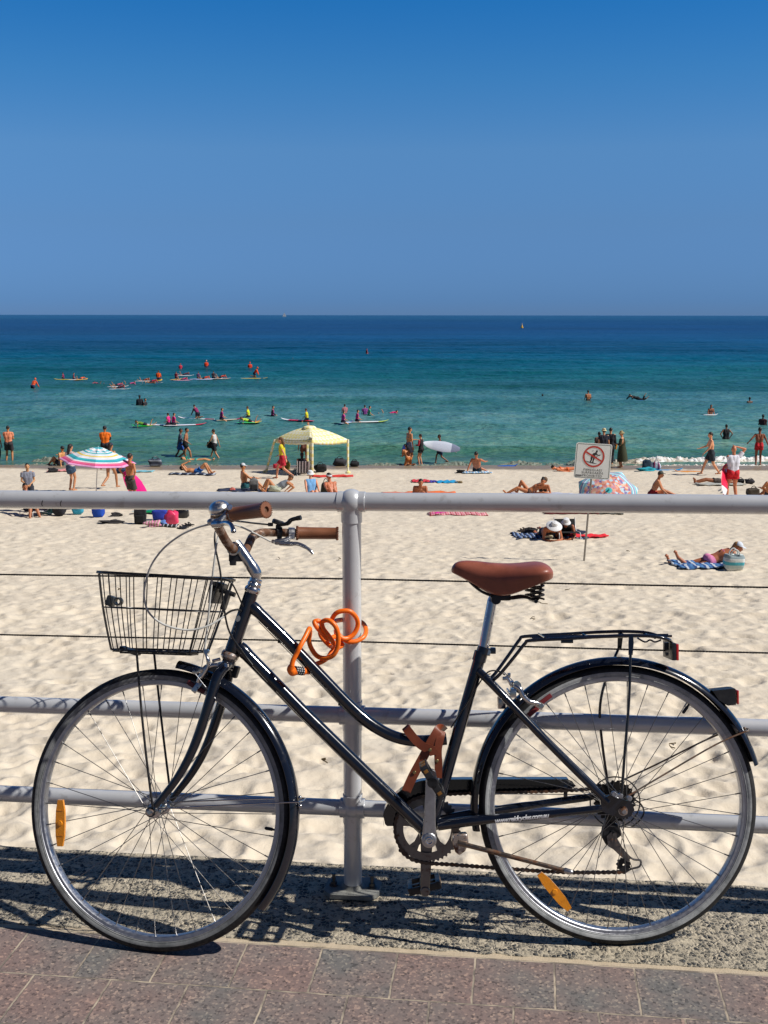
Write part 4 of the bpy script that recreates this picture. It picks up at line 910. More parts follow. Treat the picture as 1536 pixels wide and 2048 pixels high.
# drive train (far side)
W_ = -.046
cc = Vector((bb.x, 0, bb.z))
def ring_plate(c, ro, ri, teeth, y, th, mat, name, parent, tooth=.0035, holes=0):
    t = M(); n = teeth * 4; vs = []; fs = []
    for i in range(n):
        a = 2 * math.pi * i / n; r = ro + (tooth if i % 4 in (1, 2) else -tooth * .3) if teeth > 0 else ro
        for (rr, yy) in ((r, y - th / 2), (r, y + th / 2), (ri, y + th / 2), (ri, y - th / 2)): vs.append(c + Vector((rr * math.cos(a), yy, rr * math.sin(a))))
    for i in range(n):
        i2 = (i + 1) % n
        for j in range(4): fs.append((4 * i + j, 4 * i + (j + 1) % 4, 4 * i2 + (j + 1) % 4, 4 * i2 + j))
    t.add(vs, fs); return t
grey_alloy = metal('dull_grey_alloy', (.20, .185, .175), .42, rust=.12)
t = ring_plate(cc, .081, .060, 44, -W_, .0028, None, '', None)
for i in range(5):
    a = R(90 + 72 * i); u = Vector((math.cos(a), 0, math.sin(a))); v = Vector((-math.sin(a), 0, math.cos(a))); yv = Vector((0, -W_ + .0001, 0))
    t.plate([cc + yv + u * .012 - v * .012, cc + yv + u * .045 - v * .0075, cc + yv + u * .062 - v * .013, cc + yv + u * .062 + v * .013, cc + yv + u * .045 + v * .0075, cc + yv + u * .012 + v * .012], Y, .0036)
    t.lathe([(0, -.004), (.0042, -.004), (.0042, .004), (0, .004)], cc + yv + u * .058, Y, 12)
t.lathe([(0, -.004), (.022, -.004), (.022, .006), (0, .006)], cc + Vector((0, -W_, 0)), Y, 24)
ring = t.build('chainring', grey_alloy, bike, 30)
def crank(name, c, sgn, dirv, L, pedal_rot):
    y0 = .056 * sgn * -1; t = M(); d = Vector(dirv).normalized(); e = c + Vector((0, y0, 0)); f = e + d * L + Vector((0, -.012 * sgn, 0)); s = d.cross(Y)
    t.plate([e + s * .0145 - d * .012, e + s * .0165 + d * .01, e + s * .0140 + d * .06, e + s * .0118 + d * (L - .01), e + s * .0085 + d * (L + .009), e - s * .0085 + d * (L + .009), e - s * .0118 + d * (L - .01), e - s * .0140 + d * .06, e - s * .0165 + d * .01, e - s * .0145 - d * .012], Y, .013)
    t.lathe([(0, -.010), (.0165, -.010), (.0185, -.007), (.0185, .008), (0, .008)], e, Y, 28); t.lathe([(0, -.009), (.0125, -.009), (.0125, .009), (0, .009)], e + d * L, Y, 20)
    o = t.build(name, alu if sgn > 0 else grey_alloy, bike, 30); mb = o.modifiers.new('bev', 'BEVEL'); mb.width = .0025; mb.segments = 2; mb.limit_method = 'ANGLE'; mb.angle_limit = R(40)
    t = M(); t.lathe([(.0095, .0), (.0105, .001), (.0105, .004), (.0075, .0045), (.005, .003), (.003, .0035), (0, .003)], e - Y * sgn * .0095, -Y * sgn, 24)
    t.build('crank_bolt', chrome, o)
    # pedal
    pc = e + d * L - Y * sgn * .055; t = M(); a = R(pedal_rot); u = Vector((math.cos(a), 0, math.sin(a))); v = Vector((-math.sin(a), 0, math.cos(a)))
    t.tube([e + d * L, pc - Y * sgn * .042], .007, 12); t.tube([e + d * L - Y * sgn * .012, pc - Y * sgn * .044], [.0125, .0115], 14)
    for q in (-1, 1):
        t.box(pc + u * (q * .036), (.012, .080, .020), (u, Y, v), bev=.003)
        for z in (-1, 1): t.box(pc + u * (q * .036) * .5 + v * 0 + Y * z * .037, (.038, .006, .018), (u, Y, v), bev=.002)
        t.box(pc + u * (q * .018), (.036, .012, .012), (u, Y, v), bev=.002)
    t.lathe([(0, -.004), (.0115, -.004), (.0135, 0), (.0135, .006), (0, .006)], pc - Y * sgn * .040, Y, 20)
    p = t.build('pedal', black_plastic, o, 30)
    t = M()
    for q in (-1, 1):
        for z in (-1, 1): t.box(pc + u * (q * .0415) + Y * z * .016, (.003, .022, .012), (u, Y, v), bev=.001)
        t.box(pc + u * (q * .030) - Y * sgn * .0402, (.008, .002, .010), (u, Y, v), bev=.0005)
    t.build('pedal_reflector', simple('dull_amber', (.22, .10, .02), .35), p)
near_dir = (Bp(861, 1537, .058) - Bp(857, 1667, .058))
crank('crank', cc, 1, (near_dir.x, 0, near_dir.z), .158, -58)
crank('crank', cc, -1, (-near_dir.x, 0, -near_dir.z), .158, 14)
# chain: links along upper and lower runs
sc_ = c2 + Vector((0, .038, 0))
yc = -W_
def P2(px, py, w=W_): return Bp(px, py, w)
lo = spline([P2(800, 1700), P2(822, 1718), P2(855, 1726), P2(900, 1729), P2(980, 1735), P2(1080, 1742), P2(1160, 1745), P2(1248, 1744, -.043)], 10)
up_ = spline([P2(850, 1594), P2(900, 1588), P2(1000, 1585), P2(1100, 1582), P2(1170, 1579), P2(1222, 1574, -.043)], 10)
left = [cc + Vector((.0815 * math.cos(a), yc, .0815 * math.sin(a))) for a in np.linspace(R(96), R(236), 26)]
def links(t, path, pitch=.0127):
    L = [0]
    for a, b in zip(path, path[1:]): L.append(L[-1] + (b - a).length)
    n = int(L[-1] / pitch); P = []
    for i in range(n + 1):
        s = i * pitch
        for j in range(len(L) - 1):
            if L[j + 1] >= s: break
        q = (s - L[j]) / max(1e-9, L[j + 1] - L[j]); P.append(path[j].lerp(path[j + 1], q))
    for i in range(n):
        a, b = P[i], P[i + 1]; d = (b - a).normalized(); u = d.cross(Y); w = .0046 if i % 2 else .0030
        for s in (-1, 1):
            c = (a + b) / 2 + Y * (s * w)
            o = [c + d * x + u * z for x, z in ((-.0095, -.0022), (-.0075, -.0042), (-.0045, -.0042), (0, -.0024), (.0045, -.0042), (.0075, -.0042), (.0095, -.0022), (.0095, .0022), (.0075, .0042), (.0045, .0042), (0, .0024), (-.0045, .0042), (-.0075, .0042), (-.0095, .0022))]
            t.plate(o, Y, .0013)
        t.tube([a - Y * .0045, a + Y * .0045], .0036, 8)
chainmat = metal('old_chain_steel', (.10, .08, .07), .5, rust=.35)
t = M(); links(t, lo); links(t, up_); links(t, left); t.build('chain', chainmat, bike, 30)
# chain guard
t = M(); gy = -W_
og = [P2(x, y, W_ - .012) for x, y in ((770, 1648), (766, 1630), (772, 1610), (786, 1592), (806, 1576), (830, 1564), (860, 1558), (1000, 1557), (1130, 1557), (1144, 1562), (1152, 1572), (1130, 1582), (1000, 1584), (880, 1590), (845, 1597), (820, 1608), (803, 1622), (793, 1640), (788, 1652), (774, 1652))]
t.plate(og, Y, .002)
edge = spline([P2(768, 1650, W_ + .003), P2(766, 1628, W_ + .003), P2(776, 1604, W_ + .003), P2(800, 1579, W_ + .003), P2(832, 1562, W_ + .003), P2(870, 1557, W_ + .003), P2(1000, 1556, W_ + .003), P2(1135, 1556, W_ + .003)], 6); t.band(edge, .032, .002, Vector((0, 0, 1)).cross(Y)) if False else None
for a, b in zip(edge, edge[1:]):
    o = Vector((0, .014, 0)); w2 = Vector((0, 0, .0022)); t.add([a - o, b - o, b + o, a + o, a - o - w2, b - o - w2, b + o - w2, a + o - w2], [(0, 1, 2, 3), (7, 6, 5, 4), (0, 4, 5, 1), (3, 2, 6, 7)])
t.box(P2(1131, 1588, W_ - .01), (.010, .004, .045), bev=.001)
t.build('chain_guard', enamel, bike, 30)
# cassette, protector ring, derailleur
t = M()
for i, (rad, teeth) in enumerate(((.0500, 24), (.0455, 21), (.0410, 19), (.0365, 17), (.0320, 15), (.0280, 14))):
    q = ring_plate(c2, rad, .015, teeth, .030 + i * .0042, .0020, None, '', None, .0032); t.v, base = t.v, len(t.v); t.add(q.v, q.f)
cas = t.build('cassette', simple('oily_sprocket_steel', (.02, .018, .016), .45, metal=.6, vary=.3), bike, 30)
t = M(); pr = [c2 + Vector((.062 * math.cos(a), .0265, .062 * math.sin(a))) for a in np.linspace(0, 2 * math.pi, 65)[:-1]]; t.tube(pr, .0018, 8, closed=True)
for a in (.4, 1.97, 3.54, 5.1): t.tube([c2 + Vector((.02 * math.cos(a), .0265, .02 * math.sin(a))), c2 + Vector((.062 * math.cos(a), .0265, .062 * math.sin(a)))], .0012, 6)
t.build('spoke_protector', black_plastic, bike)
t = M(); W2 = -.05
t.plate([Bp(x, y, W2) for x, y in ((1205, 1655), (1215, 1640), (1238, 1650), (1243, 1668), (1230, 1678), (1212, 1690), (1202, 1672))], Y, .022)
der = t.build('derailleur', black_plastic, bike, 30); mb = der.modifiers.new('bev', 'BEVEL'); mb.width = .003; mb.segments = 2
t = M(); t.plate([Bp(x, y, W2 + .014) for x, y in ((1213, 1672), (1222, 1663), (1232, 1664), (1234, 1676), (1243, 1692), (1252, 1704), (1262, 1714), (1256, 1724), (1243, 1714), (1226, 1698), (1216, 1692))], Y, .006); t.lathe([(0, .005), (.004, .005), (.004, 0), (0, 0)], Bp(1228, 1668, W2 + .018), -Y, 12)
t.tube(spline([Bp(1256, 1712, W2 + .012), Bp(1268, 1719, W2 + .012), Bp(1281, 1721, W2 + .012), Bp(1279, 1733, W2 + .012), Bp(1262, 1738, W2 + .012), Bp(1250, 1745, W2 + .010)], 3), .0026, 8); t.build('derailleur_cage', grey_alloy, der, 30)
for (px, py, rr, tt_) in ((1246, 1728, .0165, 11), (1219, 1650, .0150, 11)):
    q = ring_plate(Vector((Bp(px, py, W2).x, 0, Bp(px, py, W2).z)), rr, .003, tt_, .044, .006, None, '', None, .002); q.build('jockey_wheel', black_plastic, der, 30)
t = M(); t.tube(spline([Bp(1215, 1688, -.05), Bp(1206, 1700, -.05), Bp(1197, 1716, -.048)], 4), .0008, 6); t.tube(spline([Bp(1222, 1604, -.065), Bp(1270, 1600, -.075), Bp(1288, 1625, -.075), Bp(1266, 1652, -.07), Bp(1240, 1650, -.06)], 5), .0020, 8) ; t.build('gear_cable', dark_steel, der)
# kickstand
t = M(); kb = Bp(922, 1692, .030); t.plate([Bp(x, y, .03) for x, y in ((905, 1666), (934, 1665), (937, 1684), (930, 1700), (918, 1709), (910, 1702), (903, 1682))], Y, .026); ks = t.build('kickstand', rusty_chrome, bike, 30); mb = ks.modifiers.new('bev', 'BEVEL'); mb.width = .004; mb.segments = 2
t = M(); t.tube([Bp(917, 1686, .045), Bp(960, 1697, .062), Bp(1060, 1723, .095), Bp(1133, 1742, .115)], [.0062, .0060, .0056, .0054], 14); t.build('stand_leg', rust_rod, ks)
t = M(); t.cone(Bp(1131, 1741, .114), Bp(1142, 1744, .118), .0066, .0058, 14); t.build('stand_foot', alu, ks)
# leather carrying strap round the tubes
def strap(pts, wd, name='leather_strap', parent=None):
    t = M(); t.band(spline(pts, 6), wd, .0026, Y); return t.build(name, strap_leather, parent or bike, 40)
s1 = strap([Bp(814, 1456, -.020), Bp(812, 1456, .008), Bp(818, 1464, .0195), Bp(832, 1481, .0215), Bp(846, 1493, .024), Bp(864, 1500, .027), Bp(868, 1510, .027)], .021)
strap([Bp(888, 1462, -.018), Bp(880, 1457, .010), Bp(872, 1468, .0195), Bp(860, 1489, .0205), Bp(846, 1515, .0205), Bp(826, 1552, .0198), Bp(812, 1583, .0205)], .023, 'strap_band', s1)
strap([Bp(884, 1462, .010), Bp(881, 1474, .0200), Bp(876, 1500, .0225), Bp(877, 1530, .0215), Bp(876, 1556, .020)], .019, 'strap_band', s1)
t = M()
for x, y, w in ((860, 1500, .0300), (874, 1522, .0245), (829, 1545, .0232)): t.lathe([(0, .0016), (.0035, .0014), (.0045, 0), (0, 0)], Bp(x, y, w), -Y, 14)
t.build('rivet', brass, s1)

# ------------------------------------------------------------------ the lock: round the top tube and the post
def Lk(cx, cy, dy):          # dy: metres further from the camera than the bicycle's plane at the tube
    px, py = 560 + cx / 7.68, 1200 + cy / 7.68; d = ray(px, py); return EYE + d * ((2.702 + dy) / d.y)
lock = empty('cable_lock', 'bright orange coiled combination cable lock looped round the railing post and the frame', 'bicycle lock', tuple(Lk(200, 1050, -.02)))
lo0 = lock.location.copy()
path = [(182, 1010, -.040), (200, 930, -.038), (250, 830, -.034), (310, 710, -.030), (390, 560, -.01), (452, 440, .015), (458, 520, .04), (445, 620, .05), (480, 740, .055), (570, 860, .05), (700, 895, .04), (820, 845, .035), (885, 720, .035), (895, 560, .035), (860, 420, .035), (780, 330, .04), (700, 312, .05), (645, 350, .055), (665, 440, .05), (740, 540, .045), (810, 640, .045), (840, 690, .055), (790, 715, .07), (700, 640, .08), (625, 540, .085), (620, 440, .085), (640, 380, .075), (600, 325, .06), (530, 335, .055), (560, 410, .05), (640, 500, .052), (740, 600, .052), (850, 560, .075), (960, 595, .085), (1060, 640, .080), (1180, 630, .085), (1290, 560, .10), (1320, 460, .13), (1275, 360, .165), (1150, 310, .178), (1000, 300, .175), (860, 320, .15), (800, 350, .11), (800, 290, .09), (860, 205, .08), (960, 168, .078), (1080, 180, .080), (1170, 270, .085), (1195, 380, .088), (1150, 500, .085), (1060, 580, .078), (960, 590, .070), (890, 520, .075), (860, 480, .085), (900, 640, .09), (960, 690, .085), (900, 730, .075), (800, 790, .065), (740, 880, .055), (650, 945, .05), (560, 985, .045), (470, 1055, .035), (420, 1085, .015)]
rel = lambda p: p - lo0
P_ = spline([rel(Lk(*p)) for p in path], 7); m = M(); m.tube(P_, .0061, 16); m.build('lock_cable', orange, lock)
m = M(); a, b = rel(Lk(185, 960, -.039)), rel(Lk(165, 1080, -.036)); m.tube(spline([a, rel(Lk(185, 1000, -.039)), rel(Lk(165, 1050, -.036)), rel(Lk(190, 1105, -.03)), rel(Lk(245, 1085, -.026))], 5), [.0060] * 4 + [.0062 + .0005 * i for i in range(7)] + [.0102] * 9 + [.0100], 20)
m.build('lock_head', orange, lock)
m = M(); a, b = rel(Lk(222, 1078, -.027)), rel(Lk(350, 1095, -.012)); ax = (b - a).normalized(); Lh = (b - a).length
m.lathe([(0, 0), (.0102, 0)] + sum([[(.0102, Lh * q / 4 + .0008), (.0108, Lh * q / 4 + .0015), (.0108, Lh * (q + 1) / 4 - .0015), (.0102, Lh * (q + 1) / 4 - .0008)] for q in range(4)], []) + [(0, Lh)], a, ax, 28); dial = m.build('number_dial', black_plastic, lock, 25)
m = M(); near = (EYE - Lk(280, 1090, 0)).normalized(); near = (near - ax * near.dot(ax)).normalized(); vv = ax.cross(near)
for q in range(4):
    for j, an in enumerate((-1.1, -.55, 0, .55, 1.1)):
        u = near * math.cos(an) + vv * math.sin(an); v = vv * math.cos(an) - near * math.sin(an); c = a + ax * (Lh * (q + .5) / 4) + u * .01095
        w_, h_ = .0008, .0015
        for off in ((-.0006, 0), (.0006, (.0005 if (q + j) % 2 else -.0005))): m.add([c + ax * (off[0] - w_ / 2) + v * (off[1] - h_), c + ax * (off[0] + w_ / 2) + v * (off[1] - h_), c + ax * (off[0] + w_ / 2) + v * (off[1] + h_), c + ax * (off[0] - w_ / 2) + v * (off[1] + h_)], [(0, 1, 2, 3)])
m.build('dial_digit', white_print, dial)
m = M(); a2 = rel(Lk(350, 1095, -.012)); m.lathe([(0, 0), (.0100, 0), (.0100, .004), (.0070, .008), (.0060, .020), (0, .020)], a2, ax, 20); m.build('lock_ferrule', orange, lock)

# ------------------------------------------------------------------ people
def V3(*a): return Vector(a)
def ik(a, b, l1, l2, bend):
    a, b, bend = Vector(a), Vector(b), Vector(bend); d = b - a; L = d.length
    if L > (l1 + l2) * .998: b = a + d * ((l1 + l2) * .998 / L); d = b - a; L = d.length
    t = d / L; x = (l1 * l1 - l2 * l2 + L * L) / (2 * L); h = math.sqrt(max(0, l1 * l1 - x * x)); n = bend - t * bend.dot(t)
    n = n.normalized() if n.length > 1e-4 else Vector((0, 0, 1)); return a + t * x + n * h, b
POSE = {   # P pelvis, S spine direction, F feet, A hands, kb knee bend, eb elbow bend, toe
 'stand': dict(P=(0, 0, .93), S=(0, .03, 1), FR=(.11, -.02, .08), FL=(-.12, .03, .08), HR=(.27, .05, .80), HL=(-.27, .04, .81)),
 'folded': dict(P=(0, 0, .93), S=(0, .02, 1), FR=(.14, 0, .08), FL=(-.15, .03, .08), HR=(-.02, .22, 1.17), HL=(.04, .25, 1.14), eb=(0, .15, -1)),
 'walk': dict(P=(0, 0, .91), S=(0, .06, 1), FR=(.08, .33, .09), FL=(-.08, -.34, .12), HR=(.25, -.16, .84), HL=(-.25, .30, .92)),
 'stride': dict(P=(0, 0, .90), S=(0, .10, 1), FR=(.06, .28, .09), FL=(-.07, -.40, .20), HR=(.25, .24, .95), HL=(-.24, -.20, .84)),
 'texting': dict(P=(0, 0, .93), S=(0, .05, 1), FR=(.11, 0, .08), FL=(-.11, .04, .08), HR=(.07, .27, 1.13), HL=(-.07, .28, 1.12), eb=(0, -.2, -1)),
 'headscratch': dict(P=(0, 0, .93), S=(0, .02, 1), FR=(.15, 0, .08), FL=(-.15, .0, .08), HR=(.10, .05, 1.70), HL=(-.26, .16, 1.05), eb=(1, 0, 0)),
 'armsout': dict(P=(0, 0, .93), S=(0, .03, 1), FR=(.10, .05, .08), FL=(-.10, -.02, .08), HR=(.43, .05, .86), HL=(-.44, .10, 1.06)),
 'situp': dict(P=(0, 0, .13), S=(0, -.12, 1), FR=(.14, .62, .06), FL=(-.16, .55, .06), HR=(.16, .42, .40), HL=(-.16, .40, .38)),
 'sitback': dict(P=(0, 0, .13), S=(0, -.30, 1), FR=(.24, .55, .06), FL=(-.10, .62, .06), HR=(.28, .38, .46), HL=(-.33, -.38, .06)),
 'sitlegs': dict(P=(0, 0, .13), S=(0, .38, 1), FR=(.12, .88, .07), FL=(-.12, .80, .07), HR=(.12, .50, .14), HL=(-.06, .48, .13)),
 'sitchair': dict(P=(0, 0, .28), S=(0, -.45, 1), FR=(.14, .62, .06), FL=(-.14, .60, .06), HR=(.22, .25, .36), HL=(-.2, .28, .38)),
 'supine': dict(P=(0, 0, .13), S=(0, -1, .10), FR=(.10, .48, .06), FL=(-.10, .55, .06), HR=(.03, -.42, .52), HL=(-.03, -.42, .50), toe=(0, .7, .3)),
 'flat': dict(P=(0, 0, .12), S=(0, -1, .03), FR=(.12, .86, .08), FL=(-.12, .86, .08), HR=(.30, .05, .06), HL=(-.30, .05, .06), toe=(.1, .2, .9)),
 'recline': dict(P=(0, 0, .13), S=(0, -.9, .55), FR=(.12, .82, .07), FL=(-.14, .40, .07), HR=(.30, -.42, .06), HL=(-.30, -.40, .06), toe=(0, .6, .6)),
 'prone': dict(P=(0, 0, .13), S=(0, .86, .50), FR=(.12, -.84, .09), FL=(-.10, -.84, .10), HR=(.10, .72, .08), HL=(-.10, .70, .08), toe=(0, -.9, -.2), kb=(0, 0, -1), eb=(0, .1, -1)),
 'pronelegs': dict(P=(0, 0, .13), S=(0, .86, .52), FR=(.10, -.74, .22), FL=(-.12, -.86, .09), HR=(.12, .62, .06), HL=(-.10, .66, .06), toe=(0, -.4, .8), kb=(0, 0, -1), eb=(0, .1, -1)),
 'paddle': dict(P=(0, -.1, .14), S=(0, .95, .30), FR=(.10, -.92, .16), FL=(-.10, -.66, .42), HR=(.40, .70, -.02), HL=(-.36, .40, .0), toe=(0, -.5, .6), kb=(0, 0, -1), eb=(0, 0, 1)),
 'straddle': dict(P=(0, 0, .16), S=(0, .08, 1), FR=(.30, .18, -.45), FL=(-.30, .15, -.45), HR=(.20, .32, .22), HL=(-.22, .26, .22), kb=(0, 1, .4)),
 'kneel': dict(P=(0, 0, .36), S=(0, .62, 1), FR=(.14, -.28, .12), FL=(-.14, -.28, .12), HR=(.30, .48, .20), HL=(-.30, .46, .20), toe=(0, -.9, 0)),
 'crouch': dict(P=(0, 0, .42), S=(0, .5, 1), FR=(.14, .10, .08), FL=(-.14, .12, .08), HR=(.1, .45, .25), HL=(-.1, .42, .22), kb=(0, 1, .3)),
}
def dirn(v): return Vector(v).normalized()
def joints(ps, sc):
    q = dict(kb=(0, 1, 0.05), eb=(0, -1, -.15), toe=(0, 1, -.25)); q.update(ps); J = {}
    P = Vector(q['P']); S = dirn(q['S']); X = Vector((1, 0, 0)); Fw = S.cross(X) * -1; Fw = X.cross(S) * -1 if False else S.cross(X)
    # forward of the torso: perpendicular to spine, facing local +y (or down when lying prone)
    Fw = Vector((0, S.z, -S.y)); q['Fw'] = Fw
    J.update(P=P, C=P + S * .30, K=P + S * .50, X=X, S=S, Fw=Fw, q=q)
    for s, n in ((1, 'R'), (-1, 'L')):
        sh = P + S * .475 + X * (s * .175); hp = P + X * (s * .09) - S * .02
        kn, ft = ik(hp, q['F' + n], .43, .43, q['kb'] if not (abs(S.z) < .6 and q['kb'] == (0, 1, 0.05)) else (0, .2, 1)); eb = Vector(q['eb']); eb.x += .35 * s
        el, hd = ik(sh, q['H' + n], .29, .27, eb); J['sh' + n] = sh; J['hp' + n] = hp; J['kn' + n] = kn; J['ft' + n] = ft; J['el' + n] = el; J['hd' + n] = hd
    hv = q.get('head'); J['H'] = P + S * .60 + (Vector(hv) if hv else (Fw * .02 + Vector((0, 0, .04)))) ; J['look'] = dirn(q.get('look', (0, 1, -.15)))
    return J
def remesh(m, name, mat, vox, parent, mw=None):
    """merge overlapping pieces into one continuous skin"""
    me = D.meshes.new(name); me.from_pydata(m.v, [], m.f); o = D.objects.new(name, me); COL.objects.link(o)
    md = o.modifiers.new('r', 'REMESH'); md.mode = 'VOXEL'; md.voxel_size = vox; sm = o.modifiers.new('s', 'SMOOTH'); sm.factor = .5; sm.iterations = 2
    bpy.context.view_layer.update(); dg = bpy.context.evaluated_depsgraph_get(); e = D.meshes.new_from_object(o.evaluated_get(dg))
    D.objects.remove(o); D.meshes.remove(me); e.name = name; e.materials.clear(); e.materials.append(mat); e.polygons.foreach_set('use_smooth', [True] * len(e.polygons))
    return link(name, e, parent)
def person(label, loc, head_deg, pose, h=1.75, sk='b98060', wear=(), hair='2a1c14', hat=None, fine=True, group=None, long_hair=False, bun=False, over=None, slim=1.0):
    ps = dict(POSE[pose]); ps.update(over or {}); J = joints(ps, 1); k = h / 1.75
    root = empty('person', label, 'person', loc, R(head_deg - 90), group); root.scale = (k, k, k)
    w = slim; vox = .0115 if fine else .02
    b = M(); P, C, K, S, X, Fw = J['P'], J['C'], J['K'], J['S'], J['X'], J['Fw']
    for s in (1, -1):
        b.cone(P + X * (s * .065 * w), P + S * .16 + X * (s * .050 * w), .108 * w, .092 * w, 12); b.cone(P + S * .16 + X * (s * .05 * w), C + X * (s * .075 * w), .092 * w, .108 * w, 12); b.cone(C + X * (s * .075 * w), P + S * .44 + X * (s * .10 * w), .106 * w, .075 * w, 12)
        b.ball(P + X * (s * .07 * w) - Fw * .045 - S * .03, .088 * w, n=10, m=8)
    b.cone(P + S * .03, P + S * .42, .094 * w, .080 * w, 12)
    b.cone(P + S * .46 - X * .13 * w, P + S * .46 + X * .13 * w, .058, .058, 10); b.cone(K - S * .02, J['H'] - S * .02 - Fw * .01, .054, .052, 10)
    hc = J['H'] + Vector((0, 0, .04)) * .3 + S * .045; lk = J['look']; hu = (Vector((0, 0, 1)) if abs(S.z) > .35 else (S * .8 + Vector((0, 0, .3)))); hu = (hu - lk * hu.dot(lk)).normalized(); hx = lk.cross(hu)
    b.ball(hc, (.072, .092, .108), (hx, lk, hu), 16, 12); b.ball(hc + lk * .03 - hu * .05, (.052, .062, .062), (hx, lk, hu), 12, 8)
    b.cone(hc + lk * .088 - hu * .005, hc + lk * .104 - hu * .026, .010, .014, 8); b.ball(hc + lk * .086 - hu * .058, (.024, .010, .010), (hx, lk, hu), 8, 6)
    for s in (1, -1):
        b.ball(hc + hx * (s * .074) - hu * .012 - lk * .005, (.012, .020, .030), (hx, lk, hu), 8, 6)
        n = 'R' if s > 0 else 'L'; a, e, hd = J['sh' + n], J['el' + n], J['hd' + n]
        b.cone(a, e, .052 * w, .037 * w, 12); b.cone(e, hd, .039 * w, .025 * w, 12)
        fd = (hd - e).normalized(); sd = fd.cross(Vector((0, 0, 1))); sd = sd.normalized() if sd.length > .2 else Vector((0, 1, 0)); nn = sd.cross(fd)
        pc = hd + fd * .045; b.ball(pc, (.018, .038, .052) if fine else (.02, .04, .09), (nn, sd, fd), 10, 8)
        if fine:
            for i, (o, L) in enumerate(((-.030, .062), (-.010, .074), (.011, .070), (.030, .052))):
                f0 = pc + fd * .036 + sd * o; f1 = f0 + fd * L * .55 + sd * o * .25 + nn * .006 * s; b.cone(f0, f1, .0105, .0095, 6); b.cone(f1, f1 + fd * L * .45 + nn * .018 * s, .0095, .008, 6)
            t0 = pc - fd * .012 - sd * .032; b.cone(t0, t0 - sd * .026 + fd * .030, .012, .0105, 6); b.cone(t0 - sd * .026 + fd * .030, t0 - sd * .032 + fd * .058, .0105, .009, 6)
        a, e, ft = J['hp' + n], J['kn' + n], J['ft' + n]
        b.cone(a, e, .088 * w, .056 * w, 14); c1 = e.lerp(ft, .32); cal = (P - e).cross(X) * 0; b.cone(e, c1, .054 * w, .056 * w, 12); b.cone(c1, ft, .056 * w, .034, 12)
        td = dirn(J['q']['toe']); b.cone(ft - td * .03 - Vector((0, 0, .02 if abs(td.z) < .5 else 0)), ft + td * .15, .036, .026, 10); b.ball(ft + td * .13, (.042, .05, .024), n=8, m=6)
    body = remesh(b, 'body', skin(sk), vox, root)
    gr = .006 if fine else .011
    # face: eyes and brows
    if fine:
        f = M()
        for s in (1, -1): f.ball(hc + lk * .082 + hx * (s * .029) + hu * .006, (.010, .006, .006), (hx, lk, hu), 8, 6)
        f.build('eyes', simple('dark_eye', (.02, .015, .012), .3), body) if 'dark_eye' not in D.materials else f.build('eyes', D.materials['dark_eye'], body)
    for it in wear:
        kind, col = it[0], it[1]; t = M(); gr += .007
        if kind in ('trunks', 'shorts', 'briefs', 'wetlegs', 'skirt'):
            q = {'trunks': .42, 'shorts': .72, 'briefs': .06, 'wetlegs': 1.55, 'skirt': .45}[kind]; g2 = gr + (.014 if kind in ('shorts', 'skirt') else .006)
            for s in (1, -1):
                n = 'R' if s > 0 else 'L'; t.cone(P + X * (s * .066 * w) + S * (.07 if kind != 'briefs' else .02), P + X * (s * .07 * w) - S * .02, .100 * w + gr, .112 * w + gr, 12); t.ball(P + X * (s * .07 * w) - Fw * .045 - S * .03, .092 * w + gr, n=10, m=8)
                a, e, ft = J['hp' + n], J['kn' + n], J['ft' + n]; z = min(q, 1.0); e2 = a.lerp(e, z); t.tube([a, a.lerp(e, z * .5), e2], [.088 * w + g2, (.088 - .03 * z * .5) * w + g2, (.088 - .032 * z) * w + g2 + (.022 if kind in ('shorts', 'trunks') else 0)], 14)
                if q > 1: t.tube([e, e.lerp(ft, .3), e.lerp(ft, q - .72)], [.056 * w + gr, .060 * w + gr, .042 * w + gr], 12)
            if kind == 'skirt': t.tube([P + S * .04, P - S * .10, (J['hpR'].lerp(J['knR'], .48) + J['hpL'].lerp(J['knL'], .48)) / 2], [.15 * w, .19 * w, .20 * w], 18)
        elif kind in ('tee', 'rash', 'vest', 'bikinitop', 'tank'):
            if kind != 'bikinitop':
                for s in (1, -1):
                    t.cone(P + S * .02 + X * (s * .066 * w), P + S * .16 + X * (s * .052 * w), .112 * w + gr, .10 * w + gr, 12); t.cone(P + S * .16 + X * (s * .052 * w), C + X * (s * .075 * w), .10 * w + gr, .112 * w + gr, 12); t.cone(C + X * (s * .075 * w), P + S * .44 + X * (s * .10 * w), .110 * w + gr, .076 * w + gr, 12)
                t.cone(P + S * .02, P + S * .43, .104 * w + gr, .088 * w + gr, 12)
                t.cone(P + S * .46 - X * .13 * w, P + S * .46 + X * .13 * w, .058 + gr, .058 + gr, 10)
            else:
                for s in (1, -1): t.ball(C + X * (s * .075 * w) + Fw * .045 + S * .02, .082 * w, n=10, m=8)
                t.tube([C + X * (.155 * w * math.cos(a)) + Fw * (.122 * w * math.sin(a)) + S * .02 for a in np.linspace(0, 6.28, 17)[:-1]], .014, 6, closed=True)
            z = {'tee': .55, 'rash': 1.9, 'vest': 0, 'bikinitop': 0, 'tank': 0}[kind]
            if z:
                for n in 'RL':
                    a, e, hd = J['sh' + n], J['el' + n], J['hd' + n]; t.tube([a - (e - a) * .05, a.lerp(e, min(1, z))], [.056 * w + gr, (.040 if z > 1 else .05) * w + gr + (.010 if z < 1 else 0)], 12)
                    if z > 1: t.tube([e - (e - a) * .06, e.lerp(hd, .9)], [.041 * w + gr, .030 * w + gr], 12)
        elif kind == 'dress':
